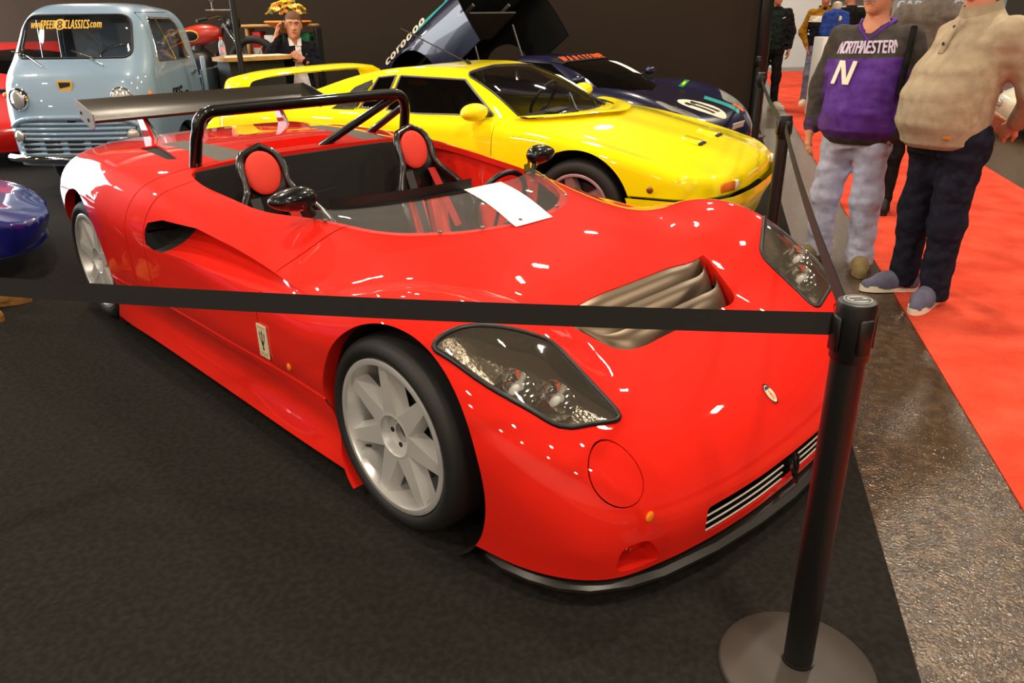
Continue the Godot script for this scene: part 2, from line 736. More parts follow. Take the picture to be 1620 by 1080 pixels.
func make_materials():
	M.red = mat(Color(0.87, 0.135, 0.085), 0.5, 0.0, 1.0, 0.15)
	M.yellow = mat(Color(1.0, 0.91, 0.03), 0.5, 0.0, 1.0, 0.15)
	M.navy = mat(Color(0.055, 0.06, 0.20), 0.3, 0.0, 1.0)
	M.cobalt = mat(Color(0.06, 0.08, 0.45), 0.3, 0.0, 1.0)
	M.truck = mat(Color(0.50, 0.60, 0.69), 0.35, 0.0, 1.0)
	M.far_red = mat(Color(0.75, 0.06, 0.03), 0.32, 0.0, 1.0)
	M.black = mat(Color(0.035, 0.033, 0.03), 0.55)
	M.black_gloss = mat(Color(0.03, 0.03, 0.03), 0.35, 0.0, 0.8, 0.3)
	M.black_satin = mat(Color(0.05, 0.048, 0.045), 0.38)
	M.void_black = mat(Color(0.015, 0.015, 0.015), 0.9)
	M.rubber = mat(Color(0.085, 0.082, 0.08), 0.62)
	M.rubber.normal_enabled = true
	M.rubber.normal_texture = noise_tex(3, 0.05, [], 3, true, 2.0, 256)
	M.rubber.normal_scale = 0.25
	M.rubber_scuff = mat(Color(0.24, 0.24, 0.24), 0.6)
	M.alloy = mat(Color(0.78, 0.775, 0.765), 0.4, 0.35)
	M.alloy_lip = mat(Color(0.82, 0.815, 0.81), 0.28, 0.5)
	M.chrome = mat(Color(0.86, 0.86, 0.85), 0.07, 1.0)
	M.steel = mat(Color(0.55, 0.53, 0.50), 0.3, 0.9)
	M.disc = mat(Color(0.30, 0.28, 0.26), 0.4, 0.8)
	M.slat = mat(Color(0.42, 0.36, 0.29), 0.34, 0.75)
	M.wing = mat(Color(0.22, 0.195, 0.165), 0.34, 0.5)
	M.plate = mat(Color(0.45, 0.41, 0.36), 0.55, 0.1)
	M.screen_mesh = mat(Color(0.30, 0.28, 0.25), 0.6, 0.3)
	M.pad = mat(Color(0.93, 0.25, 0.18), 0.75)
	M.carbon = mat(Color(0.035, 0.034, 0.035), 0.3, 0.0, 0.9)
	M.trim_cloth = mat(Color(0.115, 0.11, 0.105), 0.85)
	M.paper = mat(Color(0.97, 0.96, 0.93), 0.7)
	M.white = mat(Color(0.92, 0.92, 0.90), 0.5)
	M.amber = mat(Color(0.95, 0.50, 0.05), 0.15, 0.0, 0.6)
	M.lamp_glass = glass(Color(0.45, 0.42, 0.37), 0.22)
	M.clear = glass(Color(0.85, 0.84, 0.82), 0.10)
	M.tint = glass(Color(0.03, 0.028, 0.025), 0.80)
	M.cream = mat(Color(0.86, 0.80, 0.66), 0.4)
	M.ink = mat(Color(0.10, 0.09, 0.08), 0.5)
	M.wood = mat(Color(0.83, 0.64, 0.36), 0.45)
	M.wood.albedo_texture = noise_tex(8, 0.02, [[0.0, Color(0.85, 0.80, 0.72)], [1.0, Color(1, 1, 1)]], 3, false, 0, 256)
	world_tex(M.wood, 1.5)
	M.skylight = mat(Color(1, 1, 1), 0.5)
	M.skylight.emission_enabled = true
	M.skylight.emission = Color(0.93, 0.97, 1.0)
	M.skylight.emission_energy_multiplier = 2.0
	M.lamp_glow = mat(Color(1, 1, 1), 0.5)
	M.lamp_glow.emission_enabled = true
	M.lamp_glow.emission = Color(1.0, 0.93, 0.82)
	M.lamp_glow.emission_energy_multiplier = 6.0
	M.bowl = mat(Color(0.50, 0.46, 0.40), 0.2, 0.85)
	M.bowl.normal_enabled = true
	M.bowl.normal_texture = noise_tex(71, 0.06, [], 2, true, 6.0, 256, FastNoiseLite.TYPE_CELLULAR)
	M.bowl.normal_scale = 0.35
	M.bowl.uv1_triplanar = true
	M.bowl.uv1_scale = Vector3.ONE * 5.0
	M.dark_chrome = mat(Color(0.42, 0.40, 0.38), 0.18, 0.95)
	M.ink_blue = mat(Color(0.12, 0.10, 0.35), 0.4)
	M.badge_print = mat(Color(0.55, 0.47, 0.33), 0.6)
	M.dark_red = mat(Color(0.35, 0.02, 0.015), 0.5)
	M.belt_red = mat(Color(0.70, 0.10, 0.07), 0.8)
	M.pink_alloy = mat(Color(0.68, 0.58, 0.57), 0.35, 0.5)
	M.off_lilac = mat(Color(0.80, 0.74, 0.84), 0.7)
	M.trouser_grey = mat(Color(0.32, 0.29, 0.27), 0.9)
	M.orange = mat(Color(0.95, 0.35, 0.08), 0.5)
	M.teal = mat(Color(0.20, 0.66, 0.63), 0.4, 0.0, 0.5)
	M.green_mark = mat(Color(0.03, 0.48, 0.26), 0.5)
	M.gold = mat(Color(0.86, 0.68, 0.25), 0.5)
	M.brown_lens = mat(Color(0.55, 0.25, 0.04), 0.2, 0.0, 0.5)
	M.frame_grey = mat(Color(0.42, 0.41, 0.40), 0.4, 0.4)
	M.lamp_cover = mat(Color(0.80, 0.80, 0.78), 0.12, 0.55, 0.6)
	M.tint_light = glass(Color(0.10, 0.095, 0.09), 0.22)
	M.lining = mat(Color(0.16, 0.15, 0.14), 0.8)
	M.truck_dark = mat(Color(0.26, 0.30, 0.34), 0.5)
	M.moto_red = mat(Color(0.72, 0.16, 0.06), 0.35, 0.0, 0.8)
	M.counter_dark = mat(Color(0.13, 0.13, 0.13), 0.6)
	M.bottle = glass(Color(0.85, 0.88, 0.92), 0.30)
	M.pink_label = mat(Color(0.85, 0.62, 0.66), 0.5)
	M.white_red = mat(Color(0.80, 0.10, 0.08), 0.5)
	M.label_grey = mat(Color(0.55, 0.57, 0.57), 0.5)
	M.orange_paper = mat(Color(0.93, 0.52, 0.08), 0.7)
	M.yellow_petal = mat(Color(0.97, 0.80, 0.08), 0.8)
	M.orange_petal = mat(Color(0.95, 0.58, 0.12), 0.8)
	M.pale_petal = mat(Color(0.95, 0.90, 0.55), 0.8)
	M.leaf = mat(Color(0.20, 0.32, 0.09), 0.7)
	cloth_materials()
	# floors
	M.carpet = mat(Color(1, 1, 1), 0.95, 0.0, 0.0, 0.15)
	M.carpet.albedo_texture = noise_tex(11, 0.02, [[0.2, Color(0.128, 0.12, 0.112)], [0.5, Color(0.145, 0.136, 0.126)], [0.8, Color(0.165, 0.154, 0.142)]], 8, false, 0, 1024)
	M.carpet.normal_enabled = true
	M.carpet.normal_texture = noise_tex(12, 0.4, [], 1, true, 3.0, 512)
	M.carpet.normal_scale = 0.5
	world_tex(M.carpet, 1.6)
	M.red_carpet = mat(Color(1, 1, 1), 0.95, 0.0, 0.0, 0.15)
	M.red_carpet.albedo_texture = noise_tex(13, 0.01, [[0.2, Color(0.80, 0.27, 0.19)], [0.8, Color(0.88, 0.34, 0.25)]], 6, false, 0, 512)
	M.red_carpet.normal_enabled = true
	M.red_carpet.normal_texture = M.carpet.normal_texture
	M.red_carpet.normal_scale = 0.6
	world_tex(M.red_carpet, 0.5)
	M.concrete = mat(Color(1, 1, 1), 0.2, 0.0, 0.0, 1.0)
	M.concrete.albedo_texture = noise_tex(14, 0.006, [[0.15, Color(0.23, 0.175, 0.115)], [0.5, Color(0.275, 0.212, 0.145)], [0.85, Color(0.33, 0.26, 0.18)]], 7, false, 0, 1024)
	M.concrete.normal_enabled = true
	M.concrete.normal_texture = noise_tex(15, 0.04, [], 3, true, 12.0, 1024, FastNoiseLite.TYPE_PERLIN)
	M.concrete.normal_scale = 0.5
	world_tex(M.concrete, 2.2)
	M.backdrop = mat(Color(0.20, 0.165, 0.135), 0.95, 0.0, 0.0, 0.2)
	M.hall_wall = mat(Color(0.88, 0.89, 0.90), 0.8)
	M.hall_side = mat(Color(0.84, 0.81, 0.77), 0.9)
	M.roof = mat(Color(0.46, 0.43, 0.39), 0.9)
	M.post = mat(Color(0.045, 0.043, 0.042), 0.42)
	M.belt = mat(Color(0.085, 0.08, 0.078), 0.85)
	M.base = mat(Color(0.25, 0.225, 0.20), 0.5, 0.3)
	M.splitter = mat(Color(0.13, 0.115, 0.10), 0.32, 0.3)
	M.bar_silver = mat(Color(0.80, 0.78, 0.74), 0.35, 0.25)

# ---------------------------------------------------------------- the hall
func hall_lamp(at: Vector3, col: int, row: int):
	var o := thing("hall_lamp", "high bay lamp in roof row %d, number %d from the left" % [row + 1, col + 1], "lamp", at, 0, "high bay lamps under the hall roof")
	var g := Geo.new()
	lathe(g, [Vector2(0.0, 0.42), Vector2(0.12, 0.42), Vector2(0.14, 0.22), Vector2(0.30, 0.04), Vector2(0.31, 0.0), Vector2(0.285, 0.0), Vector2(0.12, 0.19), Vector2(0.0, 0.20)], 24)
	commit(g, "reflector", mat(Color(0.5, 0.5, 0.5), 0.4, 0.6), o)
	g = Geo.new()
	tube(g, [Vector3(0, 0.42, 0), Vector3(0, 3.08, 0)], 0.012, 6)
	commit(g, "cable", mat(Color(0.1, 0.1, 0.1)), o)
	g = Geo.new()
	lathe(g, [Vector2(0.0, 0.03), Vector2(0.27, 0.03), Vector2(0.27, 0.02), Vector2(0.0, 0.02)], 24)
	var gl := StandardMaterial3D.new()
	gl.albedo_color = Color(1, 1, 1)
	gl.emission_enabled = true
	gl.emission = Color(1.0, 0.93, 0.82)
	gl.emission_energy_multiplier = 6.0
	commit(g, "lamp_lens", gl, o)
	var l := AreaLight3D.new()
	l.name = "lamp_light"
	l.area_size = Vector2(0.42, 0.42)
	l.light_color = Color(1.0, 0.94, 0.85)
	l.light_energy = LAMP
	l.area_range = 60.0
	l.shadow_enabled = true
	l.rotation_degrees = Vector3(-90, 0, 0)
	l.position = Vector3(0, -0.01, 0)
	o.add_child(l)

const LAMP := 20.0
const AX := 0.262  # the aisle leans: x grows by this for each metre away

func floor_strip(called: String, m: Material, za: float, zb: float, xa: Callable, xb: Callable, y: float, label := "") -> MeshInstance3D:
	var g := Geo.new()
	var poly := PackedVector2Array([Vector2(xa.call(za), za), Vector2(xb.call(za), za), Vector2(xb.call(zb), zb), Vector2(xa.call(zb), zb)])
	slab(g, poly, 0.0, y, Transform3D(Basis(Vector3(1, 0, 0), Vector3(0, 0, 1), Vector3(0, 1, 0)), Vector3.ZERO))
	return struct(g, called, m, label)

func build_setting():
	var g := Geo.new()
	box(g, Vector3(-2, -0.1, -11.5), Vector3(58, 0.2, 51))
	struct(g, "floor", M.concrete, "brown sealed concrete hall floor")
	g = Geo.new()
	box(g, Vector3(-2, 9.6, -11.5), Vector3(58, 0.2, 51))
	struct(g, "ceiling", M.roof, "dark hall roof high above the stands")
	var n := ["left", "right"]
	for k in 2:
		g = Geo.new()
		box(g, Vector3(-2 + 29 * (k * 2 - 1), 4.75, -11.5), Vector3(0.2, 9.5, 51))
		struct(g, "wall_" + n[k], M.hall_side, "plain hall wall at the side")
		g = Geo.new()
		box(g, Vector3(-2, 4.75, -11.5 + 25.5 * (1 - k * 2)), Vector3(58, 9.5, 0.2))
		struct(g, "wall_" + ["front", "back"][k], M.hall_side, "plain hall wall at the end")
	var edge := func(z): return 1.25 + AX * (-z - 2.4)
	floor_strip("floor_black_carpet", M.carpet, 3.0, -11.5, func(_z): return -13.0, edge, 0.006, "black carpet of the car stand")
	floor_strip("floor_red_carpet", M.red_carpet, 3.5, -21.3, func(z): return 2.29 + AX * (-z - 4.49), func(z): return 4.58 + AX * (-z - 6.75), 0.005, "red carpet running down the aisle")
	g = Geo.new()
	box(g, Vector3(-4.75, 1.8, -11.5), Vector3(16.6, 3.6, 0.1))
	struct(g, "wall_stand", M.backdrop, "tall matt dark brown back wall of the stand")

	g = Geo.new()
	box(g, Vector3(3.55, 1.8, -11.42), Vector3(0.16, 3.6, 0.20), 0.02)
	struct(g, "trim_1", M.black_satin, "black profile at the end of the back wall")
	# the hall beyond the red carpet
	g = Geo.new()
	box(g, Vector3(9.2, 1.8, -22.9), Vector3(9.0, 3.6, 0.12))
	struct(g, "wall_partition", M.hall_wall, "white partition wall far down the aisle")
	floor_strip("floor_dark_carpet", M.carpet, 3.5, -21.0, func(z): return 5.75 + AX * (-z - 6.75), func(_z): return 20.0, 0.004, "dark carpet of the stand across the aisle")
	# backlit white panel that closes the stand on the left, outside the picture
	var pn := thing("light_panel", "large white backlit panel wall at the left side of the stand", "light panel", Vector3(-7.75, 0.006, -8.9))
	g = Geo.new()
	box(g, Vector3(-0.06, 1.72, 0), Vector3(0.10, 3.44, 4.9), 0.01)
	commit(g, "frame", M.frame_grey, pn)
	g = Geo.new()
	box(g, Vector3(0.0, 1.75, 0), Vector3(0.02, 3.2, 4.7), 0.0)
	commit(g, "lamp_face", M.skylight, pn)
	var l := AreaLight3D.new()
	l.name = "panel_light"
	l.area_size = Vector2(4.7, 3.2)
	l.light_color = Color(0.93, 0.97, 1.0)
	l.light_energy = 24.0
	l.area_range = 60.0
	l.shadow_enabled = true
	l.rotation_degrees = Vector3(0, -90, 0)
	l.position = Vector3(0.02, 1.75, 0)
	pn.add_child(l)

# ---------------------------------------------------------------- the red open sports car
# car space: x to the car's right, y up, z = -s where s runs forward from the front axle
var RH: Tab
var RW: Tab
var RN: Tab

func red_tables():
	var xs := [0.0, 0.2, 0.4, 0.6, 0.75, 0.87, 1.0]
	RH = Tab.new([-3.3, -3.0, -2.7, -2.3, -1.9, -1.7, -1.5, -1.3, -1.0, -0.8, -0.6, -0.4, -0.25, -0.1, 0.05, 0.2, 0.3, 0.41, 0.58, 0.74, 0.95], xs, [
		[0.85, 0.85, 0.845, 0.83, 0.80, 0.76, 0.70],
		[0.865, 0.865, 0.86, 0.85, 0.82, 0.78, 0.73],
		[0.875, 0.875, 0.87, 0.86, 0.84, 0.81, 0.76],
		[0.885, 0.885, 0.88, 0.868, 0.845, 0.82, 0.77],
		[0.875, 0.875, 0.87, 0.855, 0.835, 0.80, 0.74],
		[0.86, 0.86, 0.855, 0.842, 0.82, 0.79, 0.72],
		[0.835, 0.835, 0.83, 0.825, 0.805, 0.765, 0.70],
		[0.81, 0.81, 0.81, 0.81, 0.785, 0.735, 0.66],
		[0.795, 0.795, 0.795, 0.795, 0.745, 0.69, 0.62],
		[0.785, 0.785, 0.78, 0.772, 0.715, 0.665, 0.61],
		[0.765, 0.765, 0.76, 0.737, 0.683, 0.65, 0.61],
		[0.745, 0.745, 0.735, 0.708, 0.66, 0.65, 0.62],
		[0.725, 0.725, 0.715, 0.695, 0.685, 0.69, 0.65],
		[0.705, 0.705, 0.695, 0.692, 0.728, 0.737, 0.69],
		[0.675, 0.675, 0.667, 0.70, 0.747, 0.75, 0.70],
		[0.63, 0.63, 0.622, 0.692, 0.727, 0.72, 0.66],
		[0.59, 0.59, 0.585, 0.662, 0.69, 0.677, 0.62],
		[0.55, 0.55, 0.537, 0.598, 0.628, 0.613, 0.55],
		[0.478, 0.478, 0.475, 0.492, 0.505, 0.49, 0.44],
		[0.395, 0.395, 0.392, 0.385, 0.375, 0.35, 0.31],
		[0.275, 0.275, 0.27, 0.25, 0.22, 0.18, 0.14]], 0.05, 0.05)
	RW = Tab.new([-3.3, -2.9, -2.6, -2.2, -1.87, -1.5, -1.0, -0.5, -0.2, 0.1, 0.35, 0.5, 0.7, 0.95], [0.05, 0.11, 0.2, 0.29, 0.345, 0.5, 0.62, 0.72, 0.9], [
		[0.86, 0.865, 0.87, 0.88, 0.89, 0.895, 0.895, 0.885, 0.85],
		[0.885, 0.89, 0.905, 0.915, 0.92, 0.928, 0.93, 0.925, 0.90],
		[0.915, 0.92, 0.93, 0.942, 0.948, 0.953, 0.953, 0.945, 0.92],
		[0.955, 0.955, 0.95, 0.955, 0.966, 0.974, 0.974, 0.965, 0.935],
		[0.955, 0.95, 0.925, 0.94, 0.958, 0.97, 0.97, 0.955, 0.92],
		[0.955, 0.948, 0.915, 0.93, 0.95, 0.96, 0.955, 0.93, 0.89],
		[0.955, 0.948, 0.912, 0.925, 0.947, 0.955, 0.948, 0.92, 0.875],
		[0.955, 0.948, 0.905, 0.918, 0.943, 0.952, 0.945, 0.925, 0.89],
		[0.95, 0.945, 0.925, 0.935, 0.952, 0.958, 0.955, 0.94, 0.91],
		[0.935, 0.94, 0.95, 0.958, 0.962, 0.965, 0.96, 0.945, 0.915],
		[0.905, 0.91, 0.925, 0.935, 0.94, 0.945, 0.94, 0.925, 0.89],
		[0.885, 0.89, 0.905, 0.917, 0.922, 0.925, 0.92, 0.905, 0.87],
		[0.86, 0.865, 0.88, 0.89, 0.895, 0.9, 0.9, 0.89, 0.86],
		[0.83, 0.835, 0.85, 0.86, 0.87, 0.87, 0.87, 0.86, 0.84]], 0.05, 0.05)
	RN = Tab.new([0.0, 0.2, 0.4, 0.6, 0.7, 0.8, 0.9, 1.0], [0.05, 0.1, 0.2, 0.3, 0.5, 0.9], [
		[0.83, 0.835, 0.845, 0.84, 0.80, 0.7],
		[0.825, 0.83, 0.84, 0.835, 0.795, 0.69],
		[0.805, 0.81, 0.82, 0.815, 0.775, 0.67],
		[0.765, 0.77, 0.785, 0.785, 0.75, 0.64],
		[0.735, 0.74, 0.755, 0.76, 0.725, 0.62],
		[0.685, 0.69, 0.71, 0.715, 0.69, 0.6],
		[0.60, 0.605, 0.625, 0.635, 0.62, 0.55],
		[0.46, 0.465, 0.485, 0.5, 0.5, 0.48]], 0.05, 0.05)

func red_field(p: Vector3) -> float:
	var x := absf(p.x)
	var s := -p.z
	var top := p.y - RH.at(s, x)
	var side := x - RW.at(s, p.y)
	var k := 0.10
	if s > -0.6:
		k = lerpf(0.10, 0.17, clampf((s + 0.6) / 0.7, 0, 1))
	elif s < -1.6:
		k = lerpf(0.10, 0.15, clampf((-1.6 - s) / 0.5, 0, 1))
	var f := smax(top * 0.93, side, k)
	if s > 0.2:
		f = smax(f, (s - RN.at(x, p.y)) * 0.95, 0.16)
	elif s < -2.5:
		var tail := -3.10 + 0.09 * pow(x / 0.95, 3.0) + 0.10 * clampf((0.75 - p.y) / 0.6, 0, 1)
		f = smax(f, (tail - s) * 0.9, 0.09)
	return f

func red_side_x(s: float, y: float) -> float:
	var a := 0.3
	var b := 1.1
	for i in 24:
		var m := (a + b) / 2
		if red_field(Vector3(m, y, -s)) < 0:
			a = m
		else:
			b = m
	return a

func red_top_y(x: float, s: float) -> float:
	var a := 0.1
	var b := 1.1
	for i in 24:
		var m := (a + b) / 2
		if red_field(Vector3(x, m, -s)) < 0:
			a = m
		else:
			b = m
	return a

func red_nose_s(x: float, y: float) -> float:
	var a := 0.3
	var b := 1.1
	for i in 24:
		var m := (a + b) / 2
		if red_field(Vector3(x, y, -m)) < 0:
			a = m
		else:
			b = m
	return a

func both(g: Geo) -> Geo:
	var o := Geo.new()
	o.join(g)
	o.join(g.mirrored())
	return o

# cut a hole; what falls out is returned, the rim is turned in
func hole(body: Array, fn: Callable, depth: float, dir := Vector3.ZERO) -> Array:
	var r := cut(body[0], fn)
	body[0] = r[0]
	if depth > 0.0:
		lip(body[1], r[2], depth, dir)
	return [r[1], r[2]]

func build_red_car():
	red_tables()
	var yaw := deg_to_rad(44.453)
	var car := thing("sports_car", "red open two-seat sports car with silver wheels and black rear wing in front", "car", Vector3(0.29, 0.006, -2.6492), yaw + PI)
	var net := surface_net(red_field, Vector3(-0.04, 0.04, -1.0), Vector3(1.04, 0.94, 3.2), 0.022, 1.6)
	print("net ", net.v.size())
	net = cut(net, func(p): return p.x)[0]
	for i in net.v.size():
		if net.v[i].x < 1e-5:
			net.n[i] = (net.n[i] * Vector3(0, 1, 1)).normalized()
	var body := [net, Geo.new()]
	hole(body, func(p): return Vector2(-p.z - 0.05, p.y - 0.315).length() - 0.372 if p.x > 0.8 else 1.0, 0.05, Vector3(-1, 0, 0))
	hole(body, func(p): return Vector2(-p.z + 2.596, p.y - 0.325).length() - 0.372 if p.x > 0.7 and p.y < 0.78 else 1.0, 0.05, Vector3(-1, 0, 0))
	hole(body, func(p): return p.y - (0.10 if -p.z > -2.3 else 0.10 + 0.10 * smoothstep(-2.3, -2.9, -p.z)), 0.02, Vector3(-1, 0, 0))
	var cock := rounded(PackedVector2Array([Vector2(-0.3, -1.84), Vector2(0.66, -1.84), Vector2(0.71, -1.6), Vector2(0.69, -1.1), Vector2(0.60, -0.86), Vector2(0.47, -0.56), Vector2(0.24, -0.40), Vector2(0.0, -0.37), Vector2(-0.3, -0.40)]), [0.0, 0.1, 0.2, 0.2, 0.1, 0.12, 0.1, 0.1, 0.0])
	hole(body, func(p): return poly_sd(Vector2(p.x, -p.z), cock) if p.y > 0.5 else 1.0, 0.03, Vector3(0, -1, 0))
	var lamp := rounded(PackedVector2Array([Vector2(0.905, 0.19), Vector2(0.588, 0.352), Vector2(0.575, 0.605), Vector2(0.785, 0.568), Vector2(0.872, 0.40)]), [0.03, 0.035, 0.04, 0.05, 0.12])
	var lens := hole(body, func(p): return poly_sd(Vector2(p.x, -p.z), lamp) if p.y > 0.3 else 1.0, 0.006)
	var vent := rounded(PackedVector2Array([Vector2(-0.3, 0.195), Vector2(0.44, 0.195), Vector2(0.345, 0.40), Vector2(0.26, 0.435), Vector2(-0.3, 0.435)]), [0.0, 0.02, 0.05, 0.05, 0.0])
	hole(body, func(p): return poly_sd(Vector2(p.x, -p.z), vent) if p.y > 0.3 else 1.0, 0.07, Vector3(0, -1, 0))
	var scoop := PackedVector2Array([Vector2(-1.66, 0.60), Vector2(-1.672, 0.65), Vector2(-1.655, 0.69), Vector2(-1.55, 0.715), Vector2(-1.3, 0.718), Vector2(-1.0, 0.69), Vector2(-0.66, 0.652), Vector2(-0.45, 0.635), Vector2(-0.62, 0.612), Vector2(-0.82, 0.604), Vector2(-1.1, 0.602), Vector2(-1.45, 0.598), Vector2(-1.58, 0.588)])
	hole(body, func(p): return poly_sd(Vector2(-p.z, p.y), scoop) if p.x > 0.6 else 1.0, 0.0)
	var grille := rounded(PackedVector2Array([Vector2(-0.3, 0.128), Vector2(0.445, 0.128), Vector2(0.45, 0.220), Vector2(-0.3, 0.220)]), [0.0, 0.03, 0.02, 0.0])
	hole(body, func(p): return poly_sd(Vector2(p.x, p.y), grille) if -p.z > 0.6 else 1.0, 0.012, Vector3(0, 0, 1))
	var tow := rounded(PackedVector2Array([Vector2(0.60, 0.118), Vector2(0.745, 0.118), Vector2(0.738, 0.205), Vector2(0.66, 0.212)]), 0.03)
	var towp := hole(body, func(p): return poly_sd(Vector2(p.x, p.y), tow) if -p.z > 0.5 else 1.0, 0.07, Vector3(-0.3, 0, 1).normalized())
	var slot := rounded(PackedVector2Array([Vector2(0.515, -2.56), Vector2(0.605, -2.56), Vector2(0.635, -2.12), Vector2(0.60, -2.08)]), [0.03, 0.03, 0.01, 0.01])
	var slotp := hole(body, func(p): return poly_sd(Vector2(p.x, -p.z), slot) if p.y > 0.6 else 1.0, 0.01, Vector3(0, -1, 0))
	for m in [false, true]:
		var sl: Geo = slotp[0].moved(Transform3D(Basis(), Vector3(0, -0.012, 0)))
		commit(sl.mirrored() if m else sl, "deck_vent", M.void_black, car)
	var recess := rounded(PackedVector2Array([Vector2(-0.3, -2.12), Vector2(0.25, -2.12), Vector2(0.23, -1.92), Vector2(-0.3, -1.92)]), [0.0, 0.06, 0.04, 0.0])
	var dip := hole(body, func(p): return poly_sd(Vector2(p.x, -p.z), recess) if p.y > 0.6 else 1.0, 0.055, Vector3(0, -1, 0))
	var ring := hole(body, func(p): return Vector2(p.x - 0.705, p.y - 0.392).length() - 0.076 if -p.z > 0.5 else 1.0, 0.01)
	var ringb := [ring[0], Geo.new()]
	hole(ringb, func(p): return 0.0725 - Vector2(p.x - 0.705, p.y - 0.392).length(), 0.01)
	var cap: Geo = ringb[0]
	cap.join(ringb[1])
	commit(cap, "round_panel", M.red, car)
	commit(cap.mirrored(), "round_panel", M.red, car)
	var tow_floor: Geo = towp[0].moved(Transform3D(Basis(), Vector3(-0.02, 0.0, 0.066)))
	commit(tow_floor, "tow_recess", M.red, car)
	commit(tow_floor.mirrored(), "tow_recess", M.red, car)
	var floor_of_dip: Geo = both(dip[0]).moved(Transform3D(Basis(), Vector3(0, -0.055, 0)))
	commit(floor_of_dip, "deck_recess", M.red, car)
	var mesh_panel := PackedVector2Array([Vector2(0.36, -2.56), Vector2(0.49, -2.56), Vector2(0.49, -1.87), Vector2(0.32, -1.87)])
	var deck_mesh := hole(body, func(p): return poly_sd(Vector2(p.x, -p.z), mesh_panel) if p.y > 0.6 else 1.0, 0.006)
	# joints between the panels: 5 mm gaps
	var lower := hole(body, func(p): return p.y - 0.345 if -p.z < 0.2 and p.x > 0.6 else 1.0, 0.012)
	var lowb := [lower[0], Geo.new()]
	hole(lowb, func(p): return -(p.y - 0.3375), 0.012)
	for gg in lowb:
		for i in gg.v.size():
			gg.v[i].x += 0.006 * smoothstep(0.27, 0.3375, gg.v[i].y)
	var rear := hole(body, func(p): return -p.z + 1.868, 0.012)
	var rearb := [rear[0], Geo.new()]
	hole(rearb, func(p): return -(-p.z + 1.875), 0.012)
	var strip := hole(body, func(p): return -p.z + 1.68, 0.012)
	var stripb := [strip[0], Geo.new()]
	hole(stripb, func(p): return -(-p.z + 1.687), 0.012)
	var front := cut(body[0], func(p): return -p.z + 0.72)
	var side := [front[1], Geo.new()]
	hole(side, func(p): return -(-p.z + 0.7265), 0.012)
	var frontg: Geo = front[0]
	lip(frontg, front[2], 0.012)
	frontg.join(body[1])
	commit(both(frontg), "front_body", M.red, car)
	var sg: Geo = side[0]
	sg.join(side[1])
	commit(sg, "door_panel", M.red, car)
	commit(sg.mirrored(), "door_panel", M.red, car)
	for q in [[lowb, "sill"], [stripb, "roll_bar_panel"], [rearb, "rear_body"]]:
		var b: Geo = q[0][0]
		b.join(q[0][1])
		if q[1] == "sill":
			commit(b, "sill", M.red, car)
			commit(b.mirrored(), "sill", M.red, car)
		else:
			commit(both(b), q[1], M.red, car)
	red_fittings(car, lens, deck_mesh)


func part(called: String, parent: Node) -> Node3D:
	var o := Node3D.new()
	o.name = called
	parent.add_child(o, true)
	return o

const AXLE := Basis(Vector3(0, 1, 0), Vector3(1, 0, 0), Vector3(0, 0, -1))  # lathe axis y -> car x

